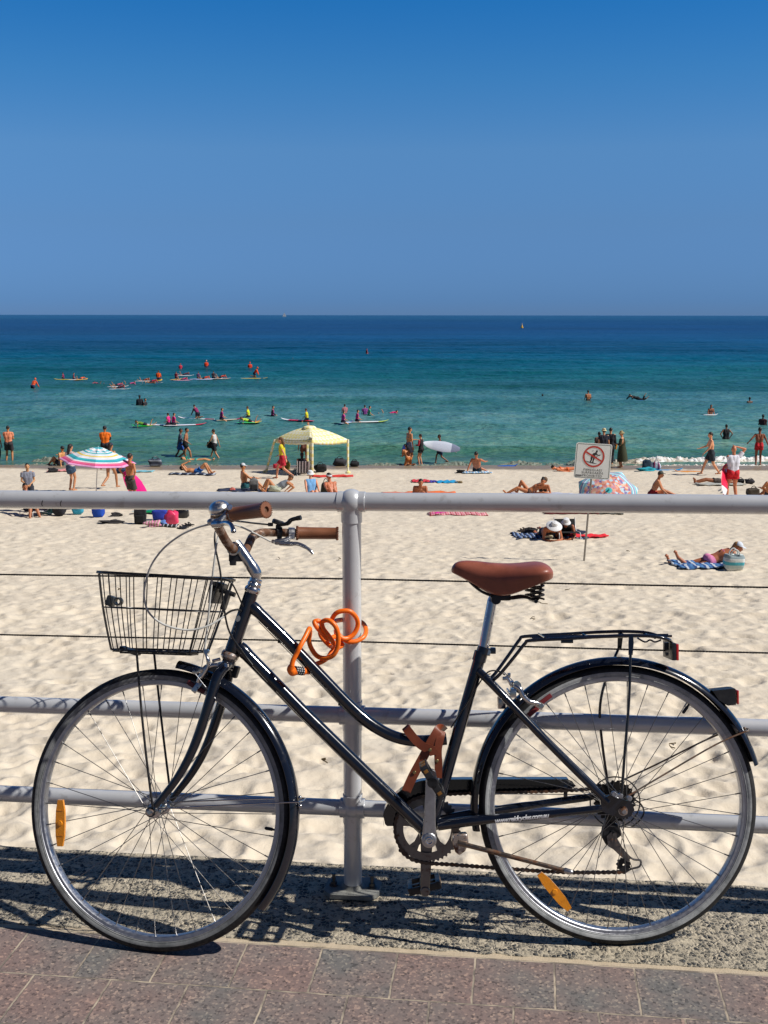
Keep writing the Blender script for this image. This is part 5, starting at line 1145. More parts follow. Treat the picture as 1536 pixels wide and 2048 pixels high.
            t.tube([P + S * .46, C, P + S * .15, P - S * .05, P - S * .30, P - S * it[2]], [.12 * w, .165 * w, .15 * w, .19 * w, .23, .26], 20)
            for n in 'RL': t.tube([J['sh' + n], J['sh' + n].lerp(J['el' + n], .98), J['el' + n].lerp(J['hd' + n], .5)], [.062, .056, .055], 12)
        elif kind == 'towel':
            t.tube([P + X * .16 + S * .08 + Fw * .02, P + X * .19 - S * .12, P + X * .20 - S * .30, P + X * .19 - S * .42], [.05, .10, .11, .085], 12)
        nm = {'trunks': 'swim_shorts', 'shorts': 'shorts', 'briefs': 'swimsuit_bottom', 'wetlegs': 'wetsuit_legs', 'skirt': 'skirt', 'tee': 'shirt', 'rash': 'rash_shirt', 'vest': 'swim_vest', 'tank': 'swimsuit_top', 'bikinitop': 'swimsuit_top', 'dress': 'dress', 'towel': 'waist_towel'}[kind]
        remesh(t, nm, cloth(col), .014 if fine else .022, root)
    if hair:
        t = M(); t.ball(hc - lk * .012 + hu * .020, (.080, .096, .100), (hx, lk, hu), 14, 10)
        if long_hair: t.cone(hc - lk * .06 + hu * .03, hc - lk * .085 - hu * .16, .070, .055, 10); t.cone(hc - lk * .085 - hu * .10, hc - lk * .10 - hu * .30, .062, .035, 10)
        if bun: t.ball(hc + hu * .115 - lk * .02, .048)
        # cut away the face
        t2 = M(); t2.v = []; hm = remesh(t, 'hair', cloth(hair, .6), .012 if fine else .02, body)
        bm = bmesh.new(); bm.from_mesh(hm.data)
        kill = [v for v in bm.verts if (v.co - hc).dot(lk) > .035 and (v.co - hc).dot(hu) < .052 or ((v.co - hc).dot(lk) > -.01 and (v.co - hc).dot(hu) < .0 and not long_hair) or ((v.co - hc).dot(hu) < -.06 and (v.co - hc).dot(lk) > -.055)]
        bmesh.ops.delete(bm, geom=kill, context='VERTS'); bm.to_mesh(hm.data); bm.free()
        hm.data.update()
    if hat:
        kind, col = hat; t = M()
        if kind == 'cap':
            t.lathe([(.088 * math.cos(a), .085 * math.sin(a)) for a in np.linspace(0, math.pi / 2 - .01, 8)], hc + hu * .038 - lk * .006, hu, 20); t.plate([hc + hu * .042 + lk * (.06 + .10 * math.cos(a)) + hx * (.078 * math.sin(a)) for a in np.linspace(-1.57, 1.57, 11)], hu, .006)
        elif kind == 'visor':
            t.lathe([(.086, 0), (.089, .001), (.087, .03), (.084, .03)], hc + hu * .035, hu, 20); t.plate([hc + hu * .038 + lk * (.06 + .09 * math.cos(a)) + hx * (.078 * math.sin(a)) for a in np.linspace(-1.57, 1.57, 11)], hu, .006)
        else:
            br = {'hat': .15, 'widehat': .20, 'bucket': .125}[kind]; t.lathe([(br, -.035), (br * .97, -.028), (.10, .006), (.088, .012), (.084, .05), (.068, .085), (.0, .10)], hc + hu * .042, hu, 28); t.lathe([(br, -.035), (.09, .004), (.08, .01)], hc + hu * .040, hu, 28)
        t.build('hat', cloth(col), body, 50)
    return root, J
# ------------------------------------------------------------------ placing things on sand and water
def GS(px, py):
    p = G(px, py)
    for _ in range(3):
        X, Y_ = np.array([p.x]), np.array([p.y]); z = gz(p.y) + float((sand_h(X, Y_) * np.clip((Y_ - 2) / 3, 0, 1) * np.clip((52.0 - Y_) / 2.5, 0.08, 1))[0])
        d = ray(px, py); s = (z - H) / d.z; q = EYE + d * s; p = Vector((q.x, q.y, z)) if abs(q.y - p.y) < 1.5 else Vector((p.x, p.y, z))
    return p
def gh(x, y):
    X, Y_ = np.array([x]), np.array([y]); return gz(y) + float((sand_h(X, Y_) * np.clip((Y_ - 2) / 3, 0, 1) * np.clip((52.0 - Y_) / 2.5, 0.08, 1))[0])
def WS(px, py, dz=0.0):
    p = WTR(px, py); z = SEA_Z + float(sea_h(np.array([p.x]), np.array([p.y]))[0]); return Vector((p.x, p.y, min(z, SEA_Z + .1) + dz))

def board(label, p, rz, L, W, cols, cat='surfboard', tilt=0.0, roll=0.0, group=None, fins=False):
    root = empty('surfboard' if cat == 'surfboard' else 'bodyboard', label, cat, p, 0, group); root.rotation_euler = (roll, tilt, R(rz))
    m = M(); n = 22; sec = 10; vs = []
    for i in range(n + 1):
        t = i / n; x = (t - .5) * L; w = W / 2 * (max(0, math.sin(math.pi * min(1, .03 + t * .97))) ** .55) * (1 if t < .5 else .96) + .004; th = .034 * (.25 + .75 * math.sin(math.pi * (.06 + .88 * t))); z = .10 * max(0, (t - .75) / .25) ** 2
        for j in range(sec): a = 2 * math.pi * j / sec; vs.append((x, w * math.cos(a), z + th * math.sin(a)))
    fs = [(i * sec + j, i * sec + (j + 1) % sec, (i + 1) * sec + (j + 1) % sec, (i + 1) * sec + j) for i in range(n) for j in range(sec)] + [tuple(range(sec)), tuple(n * sec + j for j in range(sec))]
    m.add(vs, fs)
    mats = [simple('board_' + c, hexc(c), .25, vary=.05, coat=.3) if ('board_' + c) not in D.materials else D.materials['board_' + c] for c in cols]
    m.mi = [0] * len(m.mi)
    if len(cols) > 1:
        for i in range(n):
            k = 1 if (i >= n - 6) else (2 if len(cols) > 2 and i < 5 else 0)
            for j in range(sec): m.mi[i * sec + j] = k
    m.build('deck', mats, root, 40)
    if fins:
        for y in (-.14, 0, .14): f = M(); f.plate([(-L * .42, y, -.03), (-L * .36, y, -.03), (-L * .40, y, -.14), (-L * .43, y, -.13)], (0, 1, 0), .008); f.build('fin', cloth('e8e8e8', .4), root)
    return root
def striped(name, cols, scale, axis=0, rnd=.3, space='Object'):
    if name in D.materials: return D.materials[name]
    n = N(name); sp = n.new('ShaderNodeSeparateXYZ'); n.L(n.co(space), sp.inputs[0]); v = n.math('FRACT', n.math('ADD', n.math('MULTIPLY', sp.outputs[axis], scale), 100.0))
    st = [(i / len(cols), tuple(min(.8, q * .8) for q in hexc(c))) for i, c in enumerate(cols)]
    n.set(Base_Color=n.ramp(v, st, 'CONSTANT'), Roughness=.85); n.bump(n.noise(22, 4), .5, .015); return n.m
def towel(label, p, rz, w, l, mat, cat='towel', seed=0, group=None):
    rg = random.Random(seed + int(abs(p.x) * 100)); k = 22; root = Vector(p); vs = []; ca, sa = math.cos(R(rz)), math.sin(R(rz))
    for i in range(k + 1):
        for j in range(k + 1):
            u, v = (i / k - .5) * l * (1 + .04 * math.sin(j)), (j / k - .5) * w * (1 + .05 * math.sin(i * 1.3 + seed)); x = u * ca - v * sa; y = u * sa + v * ca
            zz = gh(p.x + x, p.y + y) - p.z + .030 + .022 * math.sin(i * .9 + seed + j * .5) * math.sin(j * .8 + seed * 2) + rg.uniform(0, .008); vs.append((x, y, zz))
    fs = [(i * (k + 1) + j, i * (k + 1) + j + 1, (i + 1) * (k + 1) + j + 1, (i + 1) * (k + 1) + j) for i in range(k) for j in range(k)]
    m = M(); m.add(vs, fs); me = m.mesh('towel', mat, 60); o = link('towel', me); o.location = p
    s = o.modifiers.new('t', 'SOLIDIFY'); s.thickness = .02; s.offset = -1; return tag(o, label, cat, group)
def lump(name, label, cat, p, dims, mat, seed=1, handles=0, rz=0.0, square=.35, strap=None, group=None, rough=.18):
    root = empty(name, label, cat, p, R(rz), group); m = M(); n, k = 24, 16; vs = []; w, d, h = dims
    rg = np.random.default_rng(seed); ph = rg.random(8) * 6.28
    for i in range(k + 1):
        th = math.pi * i / k
        for j in range(n):
            a = 2 * math.pi * j / n; e = 1 - square; c, s = math.cos(a), math.sin(a); st = math.sin(th) ** e
            f = 1 + rough * (.5 * math.sin(2 * a + ph[0] + 2 * th) + .35 * math.sin(3 * a + ph[1] - 3 * th) + .3 * math.sin(5 * th + ph[2] + a) + .2 * math.sin(7 * a + ph[3]) * math.sin(6 * th + ph[4]))
            vs.append((w / 2 * st * abs(c) ** e * (1 if c > 0 else -1) * f, d / 2 * st * abs(s) ** e * (1 if s > 0 else -1) * f, h / 2 + h / 2 * abs(math.cos(th)) ** e * (1 if math.cos(th) > 0 else -1) * (f if math.cos(th) > 0 else 1)))
    fs = [(i * n + j, (i + 1) * n + j, (i + 1) * n + (j + 1) % n, i * n + (j + 1) % n) for i in range(k) for j in range(n)]
    m.add(vs, fs); m.build('bag_body' if handles or strap else 'cloth_folds', mat, root, 80)
    hm = strap or mat
    for s in range(handles):
        m = M(); y = (s - .5) * d * .5; m.tube(spline([(-w * .22, y, h * .82), (-w * .20, y, h * 1.15), (0, y * 1.2, h * 1.35), (w * .20, y, h * 1.15), (w * .22, y, h * .82)], 5), .012, 8); m.build('handle', hm, root)
    return root
def backpack(label, p, sc, col, col2, rz=0, group=None):
    root = empty('backpack', label, 'backpack', p, R(rz), group); m = M(); h = .48 * sc; w = .32 * sc; d = .20 * sc
    m.ball((0, 0, h * .48), (w / 2, d / 2, h * .50), n=18, m=12); m.box((0, 0, h * .42), (w * .92, d * .86, h * .80), bev=.05 * sc); remesh(m, 'bag_body', cloth(col), .016, root)
    m = M(); m.box((0, -d * .55, h * .30), (w * .72, d * .35, h * .42), bev=.03 * sc); remesh(m, 'front_pocket', cloth(col2), .014, root)
    for s in (-1, 1): m = M(); m.band(spline([(s * w * .28, d * .35, h * .88), (s * w * .34, d * .75, h * .70), (s * w * .34, d * .70, h * .35), (s * w * .30, d * .40, h * .10)], 5), .05 * sc, .012, (1, 0, 0)); m.build('shoulder_strap', cloth(col2), root)
    m = M(); m.tube(spline([(-w * .12, d * .2, h * .94), (0, d * .2, h * 1.04), (w * .12, d * .2, h * .94)], 5), .01, 8); m.build('handle', cloth(col2), root); return root
def sandals(label, p, rz, col, group=None):
    root = empty('sandals', label, 'sandals', p, R(rz), group)
    for s in (-1, 1):
        m = M(); m.plate([(s * .08 + .045 * math.cos(a) * (1 if math.sin(a) > 0 else .8), .13 * math.sin(a), .025) for a in np.linspace(0, 2 * math.pi, 17)[:-1]], (0, 0, 1), .022); o = m.build('sole', cloth(col), root)
        m = M(); m.tube(spline([(s * .08 - .045, .0, .03), (s * .08 - .02, .04, .075), (s * .08, .06, .08), (s * .08 + .02, .04, .075), (s * .08 + .045, 0, .03)], 4), .012, 6); m.build('strap', cloth(col), o)
    return root

# ---- warning sign on its leaning pole
sp_ = GS(1168, 1122); sg = empty('warning_sign', 'white sign with a surfer crossed out in red on a thin pole', 'sign', sp_)
sg.rotation_euler = (R(-1.0), R(3.2), R(-4))
SU = sp_.y / FPX / math.cos(PITCH) * 1.0   # metres per photograph pixel here
m = M(); m.tube([(0, 0, -.25), (0, 0, 205 * SU + .30 * 1.0)], .020, 14); m.build('pole', metal('galvanised_pole', (.34, .32, .29), .5, rust=.15), sg)
cz = 203 * SU; hw = 35.5 * SU
def rrect(w, h, r, y, n=6, cx=0, cz_=0):
    return [(cx + sx * (w - r) + r * math.cos(a), y, cz_ + sz * (h - r) + r * math.sin(a)) for sx, sz, a0 in ((1, 1, 0), (-1, 1, 90), (-1, -1, 180), (1, -1, 270)) for a in [R(a0 + 90 * i / n) for i in range(n + 1)]]
signwhite = simple('sign_white', (.78, .80, .78), .4, vary=.05, scale=6)
m = M(); m.plate(rrect(hw, hw, .045, -.030, cz_=cz), (0, 1, 0), .012); pl = m.build('sign_board', signwhite, sg, 30); y0 = -.0375
def ringm(m, c, ro, ri, y, n=48):
    vs = []; 
    for i in range(n): a = 2 * math.pi * i / n; vs += [(c[0] + ro * math.cos(a), y, c[1] + ro * math.sin(a)), (c[0] + ri * math.cos(a), y, c[1] + ri * math.sin(a))]
    m.add(vs, [(2 * i, 2 * ((i + 1) % n), 2 * ((i + 1) % n) + 1, 2 * i + 1) for i in range(n)])
m = M(); o_, i_ = rrect(hw * .945, hw * .945, .032, y0, cz_=cz), rrect(hw * .920, hw * .920, .026, y0, cz_=cz); k = len(o_); m.add(o_ + i_, [(i, (i + 1) % k, k + (i + 1) % k, k + i) for i in range(k)]); m.build('border', simple('sign_green_grey', (.09, .13, .11), .5), pl, smooth=False)
c0 = (.02 * hw, cz + .26 * hw); blk = simple('sign_black', (.02, .02, .022), .5); red = simple('sign_red', (.52, .045, .03), .45)
m = M()
def pp(pts): m.add([(c0[0] + x * hw, y0 - .001, c0[1] + z * hw) for x, z in pts], [tuple(range(len(pts)))])
pp([(.15 + .055 * math.cos(a), .30 + .065 * math.sin(a)) for a in np.linspace(0, 6.283, 15)[:-1]])
pp([(.10, .25), (-.06, .17), (-.15, .03), (-.16, -.06), (.02, -.06), (.06, .06), (.15, .14), (.17, .22)])
pp([(.10, .20), (.24, .11), (.37, .13), (.37, .09), (.24, .05), (.12, .11)]); pp([(.04, .08), (.12, .0), (.20, .02), (.20, -.02), (.10, -.05), (.0, 0)])
pp([(-.16, -.04), (-.05, -.04), (-.08, -.20), (-.13, -.33), (-.20, -.33), (-.15, -.20)]); pp([(-.02, -.04), (.07, -.06), (.03, -.22), (.0, -.34), (-.06, -.34), (-.04, -.22)])
pp([(-.45, -.26), (-.30, -.29), (.0, -.335), (.24, -.40), (.12, -.40), (-.12, -.37), (-.34, -.32)]); pp([(-.08, .30), (-.05, .35), (-.035, .34), (-.065, .29)]); pp([(-.12, .33), (-.10, .29), (-.085, .295), (-.105, .335)])
m.build('surfer_symbol', blk, pl, smooth=False)
m = M(); ringm(m, c0, .60 * hw, .505 * hw, y0 - .002); a = R(152); u = Vector((math.cos(a), 0, math.sin(a))); v = Vector((-math.sin(a), 0, math.cos(a))); c = Vector((c0[0], y0 - .0018, c0[1]))
m.add([c + u * .52 * hw + v * .045 * hw, c + u * .52 * hw - v * .045 * hw, c - u * .52 * hw - v * .045 * hw, c - u * .52 * hw + v * .045 * hw], [(0, 1, 2, 3)]); m.build('prohibition_ring', red, pl, smooth=False)
for i, wd in enumerate(('FIBREGLASS', 'SURFBOARDS', 'PROHIBITED')):
    me = text_mesh(wd, .175 * hw, 0, .0006, 0, 1.16); me.transform(Matrix.Rotation(R(90), 4, 'X')); me.transform(Matrix.Translation((.0 + c0[0], y0 - .001, cz - (.50 + .165 * i) * hw))); me.materials.append(simple('sign_text', (.03, .035, .035), .5) if 'sign_text' not in D.materials else D.materials['sign_text']); link('lettering', me, pl)
m = M(); m.add([(-.90 * hw, y0 - .001, cz - .88 * hw), (-.56 * hw, y0 - .001, cz - .88 * hw), (-.56 * hw, y0 - .001, cz - .80 * hw), (-.90 * hw, y0 - .001, cz - .80 * hw)], [(0, 1, 2, 3)]); m.build('sticker', simple('grey_sticker', (.12, .12, .13), .5), pl, smooth=False)
for z in (.6, -.6): m = M(); m.box((0, -.012, cz + z * hw), (.08, .024, .03), bev=.004); m.build('bracket', D.materials['galvanised_pole'], pl)

# ---- striped umbrella
def canopy(root, R0, rise, rings, cols, sides=8, name='canopy', scal=.05, z0=0.0, sag=.02, mat=None):
    m = M(); vs = []; n = sides * 6; K = len(rings)
    for r in rings:
        for j in range(n):
            a = 2 * math.pi * j / n; q = (j % 6) / 6; cut = 1 - (1 - math.cos(math.pi / sides)) * math.sin(math.pi * q) * (1 if r > 0 else 0)
            rr = r * R0 * (cut - scal * math.sin(math.pi * q) * r * r); z = z0 + rise * (1 - r ** 1.5) - sag * math.sin(math.pi * q) * r
            vs.append((rr * math.cos(a), rr * math.sin(a), z))
    fs = []; mi = []
    for i in range(K - 1):
        for j in range(n): fs.append((i * n + j, (i + 1) * n + j, (i + 1) * n + (j + 1) % n, i * n + (j + 1) % n)); mi.append(i if mat is None else 0)
    m.add(vs, fs); m.mi = mi; o = m.build(name, [cloth(c) for c in cols] if mat is None else mat, root, 25); s = o.modifiers.new('t', 'SOLIDIFY'); s.thickness = .006; return o
pu = GS(191, 1013); um = empty('beach_umbrella', 'open beach umbrella in pink, teal, white and yellow stripes', 'umbrella', pu); um.rotation_euler = (R(3), R(5), R(10))
stripes = ['f0b8cc', 'e8e8ec', 'f0a8c0', 'b8c8e0', 'e8e8ea', '40b8c0', 'e8e8ea', 'd8e8f0', 'f0d060', 'e8e8ea', 'f0e8f0', '40b8c0', '30a8b8', 'e8e8ea', 'f07098', 'e05088', 'e8a8d0', 'e0a0d0']
rr_ = [.0, .12, .17, .22, .27, .32, .38, .43, .48, .54, .60, .65, .71, .77, .82, .88, .93, .97, 1.0]
canopy(um, 1.12, .36, rr_, stripes, z0=1.38); canopy(um, .42, .14, [0, .35, .6, .8, .9, 1.0], ['58b8c8', 'e8e8ea', '68c0cc', 'e8e8ea', '4888a8'], name='vent_cap', z0=1.66, scal=.14, sag=.06)
m = M(); m.tube([(0, 0, -.2), (0, 0, 1.82)], .013, 12); m.build('pole', simple('white_pole', (.6, .6, .6), .35), um)
for i in range(8): a = 2 * math.pi * i / 8; m = M(); m.tube([(.02 * math.cos(a), .02 * math.sin(a), 1.70), (1.09 * math.cos(a), 1.09 * math.sin(a), 1.365)], .004, 6); m.build('rib', D.materials['white_pole'], um)
# ---- patterned umbrella tipped towards the promenade
p2 = GS(1216, 1012); u2 = empty('beach_umbrella', 'orange and aqua mosaic patterned umbrella tipped on its side behind the warning sign', 'umbrella', p2 + Vector((0, .35, .05))); u2.rotation_euler = (R(50), R(-12), R(6))
n = N('mosaic_cloth'); sp = n.new('ShaderNodeSeparateXYZ'); n.L(n.co(), sp.inputs[0]); vm = n.new('ShaderNodeVectorMath'); vm.operation = 'LENGTH'; cb_ = n.new('ShaderNodeCombineXYZ'); n.L(sp.outputs[0], cb_.inputs[0]); n.L(sp.outputs[1], cb_.inputs[1]); n.L(cb_.outputs[0], vm.inputs[0]); rad = vm.outputs['Value']
vv_ = n.new('ShaderNodeTexVoronoi'); vv_.inputs['Scale'].default_value = 13; n.L(cb_.outputs[0], vv_.inputs['Vector']); sc2 = n.new('ShaderNodeSeparateColor'); n.L(vv_.outputs['Color'], sc2.inputs[0])
inner = n.ramp(sc2.outputs[0], [(0, (.60, .20, .13)), (.25, (.72, .36, .26)), (.45, (.20, .16, .36)), (.58, (.70, .50, .36)), (.7, (.45, .62, .70)), (.82, (.55, .25, .30))], 'CONSTANT'); outer = n.ramp(n.math('FRACT', n.math('MULTIPLY', rad, 7.0)), [(0, (.16, .52, .60)), (.35, (.62, .72, .75)), (.6, (.10, .30, .50)), (.8, (.55, .35, .40))], 'CONSTANT')
c = n.mix(n.ramp(rad, [(.70, 0.0), (.74, 1.0)]), inner, outer); c = n.mix(n.ramp(rad, [(.09, 1.0), (.12, 0.0)]), c, (.05, .45, .48)); n.set(Base_Color=c, Roughness=.8); n.bump(n.noise(14, 4), .4, .02)
canopy(u2, .98, .34, [0, .1, .3, .5, .7, .85, 1.0], None, z0=.42, mat=n.m); m = M(); m.tube([(0, 0, -.35), (0, 0, .80)], .013, 12); m.build('pole', D.materials['white_pole'], u2); m = M(); m.cone((0, 0, .77), (0, 0, .84), .03, .015, 10); m.build('pole_tip', cloth('40b8b8'), u2)
for i in range(8): a = 2 * math.pi * i / 8; m = M(); m.tube([(.02 * math.cos(a), .02 * math.sin(a), .73), (.95 * math.cos(a), .95 * math.sin(a), .41)], .004, 6); m.build('rib', D.materials['white_pole'], u2)

# ---- yellow and white beach cabana
A_, B_, Cc = GS(545, 945), GS(625, 951), GS(696, 947); D_ = A_ + Cc - B_; D_.z = gh(D_.x, D_.y); cor = [A_, B_, Cc, D_]; o0 = (A_ + Cc) / 2; cab = empty('beach_cabana', 'pale yellow and white patterned cloth beach cabana on four legs', 'cabana', o0)
n = N('yellow_check_cloth'); ch = n.new('ShaderNodeTexChecker'); ch.inputs['Scale'].default_value = 7; ch.inputs['Color1'].default_value = (.80, .79, .70, 1); ch.inputs['Color2'].default_value = (.74, .60, .08, 1); n.L(n.co(), ch.inputs['Vector'])
n.set(Base_Color=n.mix(.45, ch.outputs[0], (.82, .80, .52)), Roughness=.8); n.b.inputs['Transmission Weight'].default_value = 0.0; n.bump(n.noise(9, 3), .3, .03); ycloth = n.m
tops = [c + Vector((0, 0, 1.42)) - o0 for c in cor]; tops[0] += Vector((.12, 0, -.02)); hub = Vector((0, 0, 1.93)); m = M(); k = 12
for s in range(4):
    a, b = tops[s], tops[(s + 1) % 4]; vs = []
    for i in range(k + 1):
        t = i / k
        for j in range(k + 1):
            u = j / k; e = a.lerp(b, u); q = e.lerp(hub, t); q.z = e.z + (hub.z - e.z) * (1 - (1 - t) ** 1.6) - .06 * math.sin(math.pi * u) * (1 - t); vs.append(q)
    m.add(vs, [(i * (k + 1) + j, i * (k + 1) + j + 1, (i + 1) * (k + 1) + j + 1, (i + 1) * (k + 1) + j) for i in range(k) for j in range(k)])
    vs = []
    for j in range(k + 1):
        u = j / k; e = a.lerp(b, u); e.z -= .06 * math.sin(math.pi * u); vs += [e, e - Vector((0, 0, .14 + .012 * math.sin(j * 3)))]
    m.add(vs, [(2 * j, 2 * j + 1, 2 * j + 3, 2 * j + 2) for j in range(k)])
rf_ = m.build('canopy', ycloth, cab, 40); s = rf_.modifiers.new('t', 'SOLIDIFY'); s.thickness = .008
m = M(); m.ball(hub + Vector((0, 0, -.03)), (.28, .28, .09)); m.build('canopy_cap', ycloth, cab)
for i, c in enumerate(cor):
    b = c - o0 + (Vector((-.30, -.10, 0)) if i == 0 else Vector()); b.z = c.z - o0.z; m = M(); m.tube([b - Vector((0, 0, .1)), tops[i]], [.036, .052] if i else [.055, .045], 10); m.build('leg', ycloth, cab)
    m = M(); m.ball(b + Vector((0, 0, .04)), (.11, .09, .08)); m.build('sand_pocket', ycloth, cab)
m = M(); b1, t1 = cor[1] - o0, tops[1]; vs = []
for i in range(9):
    for j in range(6): u = j / 5; z = i / 8; q = b1.lerp(t1, z) + (D_ - B_).normalized() * (.34 * u * (1 - .3 * math.sin(z * 3))) + Vector((-.10 * u, 0, .12)) + Vector((0, .03 * math.sin(u * 12), 0)); vs.append(q)
m.add(vs, [(i * 6 + j, i * 6 + j + 1, (i + 1) * 6 + j + 1, (i + 1) * 6 + j) for i in range(8) for j in range(5)]); cu_ = m.build('side_curtain', ycloth, cab, 40); s = cu_.modifiers.new('t', 'SOLIDIFY'); s.thickness = .01

# ---- people on the sand
T, Bn, Tn2 = 'a8683f', 'c89070', '7a4a30'
SB = 'people on the beach'
def pb(label, px, py, hd, pose, h, sk, wear, **k):
    p = GS(px, py); return person(label, p + Vector((0, 0, k.pop('dz', -.02))), hd, pose, h, sk, wear, group=SB, **k)
pb('person in peach shirt and dark grey shorts standing at the waterline', 19, 925, 92, 'folded', 1.78, 'b07850', [('tee', 'f89870'), ('shorts', '3a3438')], hair='18120e')
pb('person in dark maroon clothes cut off by the left frame edge', -6, 925, 80, 'stand', 1.70, Tn2, [('tee', '8a4a40'), ('wetlegs', '3a2028')], hair='18120e')
pb('person in bright orange t-shirt and navy cap standing with back to the camera', 212, 929, 92, 'folded', 1.82, 'a06840', [('rash', '1c2030'), ('tee', 'ff7810'), ('shorts', '2a2a34')], hair='14100e', hat=('cap', '20263a'))
pb('person sitting propped on one arm with a dark cap left of the striped umbrella', 121, 931, 150, 'sitback', 1.75, 'b8804f', [('trunks', '303038')], hair='1a1410', hat=('cap', '181c28'))
pb('person with long dark hair and short denim skirt standing left of the striped umbrella', 143, 981, 60, 'texting', 1.64, 'b07a58', [('skirt', '38506c'), ('tee', 'e8d0d0')], hair='1c120e', long_hair=True, slim=.9)
pb('person in pink swimsuit and dark cap standing behind the striped umbrella', 222, 977, 65, 'stride', 1.66, 'a06c48', [('briefs', 'e890a0'), ('bikinitop', 'e890a0')], hair='2a1810', long_hair=True, hat=('cap', '2c3850'), slim=.9)
pb('shirtless teenager in dark grey shorts with hands on hips right of the striped umbrella', 262, 1016, 55, 'stand', 1.66, 'a86c44', [('shorts', '46423e')], hair='2c1c12', over=dict(HR=(.20, -.02, 1.0), HL=(-.20, -.02, 1.0), eb=(0, -.2, 0)), slim=.86)
pb('child in a grey shirt standing behind the railing at far left', 59, 1022, -70, 'texting', 1.42, 'b08058', [('tee', '8c90a0'), ('shorts', '303440')], hair='1a1612', slim=.88, over=dict(HR=(.06, .22, 1.0), HL=(-.06, .22, 1.0), look=(0, 1, .1)))
pb('person in grey long sleeved rash shirt and blue shorts walking behind the shirtless one', 361, 921, 15, 'walk', 1.62, Tn2, [('rash', '5a6478'), ('shorts', '2a5cb8')], hair='14100e', slim=.9)
pb('shirtless person in tiny black swim trunks walking to the right along the water', 372, 922, 0, 'stride', 1.68, '9a6648', [('trunks', '14161c')], hair='16110e')
pb('person in white and black sleeveless top walking left with a black shoulder bag', 430, 922, 160, 'walk', 1.60, 'a87450', [('tank', 'd8d4d0'), ('shorts', '1c1c22')], hair='3c2018', slim=.88)
pb('person lying on one side at the waterline behind the sunbather with the phone', 392, 925, 0, 'flat', 1.68, 'b88458', [('briefs', '48a898'), ('bikinitop', '48a898')], hair='4a3020', over=dict(look=(0, .3, 1)), slim=.9)
pb('person in blue trunks lying on their back with knees up and reading a phone', 396, 948, 0, 'supine', 1.75, 'a87048', [('trunks', '1c68b8')], hair='18120e', over=dict(look=(0, .5, 1)))
pb('shirtless person with white cap sitting beside a grey backpack seen from behind', 490, 978, 20, 'situp', 1.76, 'b0764c', [('trunks', '206068')], hair='2a1c14', hat=('cap', 'd8dce0'))
pb('person lying flat behind the grey backpack with only knees and feet raised', 552, 984, -170, 'recline', 1.66, 'a8704a', [('briefs', '404048'), ('tank', '889098')], hair='5a3820', over=dict(FR=(.12, .5, .07)))
pb('person in yellow top and red shorts striding left in front of the cabana', 566, 958, 170, 'stride', 1.70, 'c08060', [('tank', '20181c'), ('tee', 'd8c820'), ('shorts', 'c01c34')], hair='6a4828', long_hair=True, slim=.92)
pb('person standing behind the cabana curtain with one arm raised', 609, 934, 100, 'stand', 1.74, '9a6440', [('trunks', '6a4030')], hair='2a1c14', over=dict(HR=(.22, .1, 1.9)), slim=.9)
pb('person with dark hair sitting in the striped beach chair under the cabana', 604, 950, 95, 'sitchair', 1.66, '8a5a3c', [('tank', '302838')], hair='18120e', long_hair=True)
pb('person in white hat and pale blue swimsuit sitting low left of the shirtless visor wearer', 624, 1001, -75, 'sitchair', 1.62, 'c08464', [('briefs', '70b0e0'), ('tank', '78b0e4')], hair='3a2418', hat=('bucket', 'e8ecf0'), dz=-.05)
pb('shirtless person in white visor and dark glasses leaning back beside the post ball', 668, 1001, -60, 'recline', 1.78, 'a86444', [('trunks', '3a3438')], hair='1a1410', hat=('visor', 'e8e8ec'), over=dict(S=(0, -.55, .85), HR=(.42, .35, .45)))
pb('shirtless person in grey shorts standing with blue swim fins at the waterline', 818, 930, 30, 'stand', 1.80, 'b47c54', [('shorts', '7c86a0')], hair='1a1410', over=dict(HL=(.06, .32, 1.15)))
pb('child in black wetsuit with red sleeves standing beside the grey shorts', 842, 931, 150, 'texting', 1.48, 'b88462', [('rash', 'b02434'), ('vest', '14141a'), ('trunks', '14141a')], hair='2a1812', slim=.86)
pb('person with brown hair kneeling on the sand in front of the grey shorts', 817, 931, 120, 'kneel', 1.60, 'b07040', [('briefs', 'c87838')], hair='5a3418', over=dict(HR=(.12, .5, .45), HL=(-.12, .5, .45)))
pb('child in navy shorts carrying the big pale surfboard out of the shallows', 881, 928, 175, 'stride', 1.45, Tn2, [('vest', '242c3c'), ('shorts', '1c3050')], hair='241812', slim=.86, over=dict(HR=(.30, .15, 1.05)))
pb('shirtless person in black trunks sitting on a small towel facing the sea', 954, 946, 70, 'sitback', 1.80, 'a86848', [('trunks', '1c2830')], hair='20160f')
pb('tanned person lying on the front and facing the camera behind the top rail', 838, 1001, -85, 'prone', 1.74, '9a5c3c', [('trunks', '303848')], hair='1a1410', over=dict(S=(0, .62, .74), HR=(.07, .52, .38), HL=(-.05, .52, .40)))
pb('person with brown hair leaning back on the elbows left of the one with the topknot', 1058, 989, 178, 'recline', 1.66, 'a8683e', [('briefs', '604030')], hair='6a4a28', over=dict(FR=(.1, .42, .07), FL=(-.12, .80, .07)))
pb('person with a black topknot lying on the front with dark glasses', 1086, 996, -100, 'prone', 1.62, 'a0603c', [('bikinitop', '141418')], hair='14100e', bun=True, over=dict(S=(0, .6, .75), HR=(.07, .5, .3), HL=(-.07, .5, .3)), slim=.92)
pb('person in coral swimwear lying flat beside the left edge of the warning sign', 1134, 943, 0, 'flat', 1.62, 'c87850', [('briefs', 'e87038'), ('bikinitop', 'e87038')], hair='2a1c14', slim=.9)
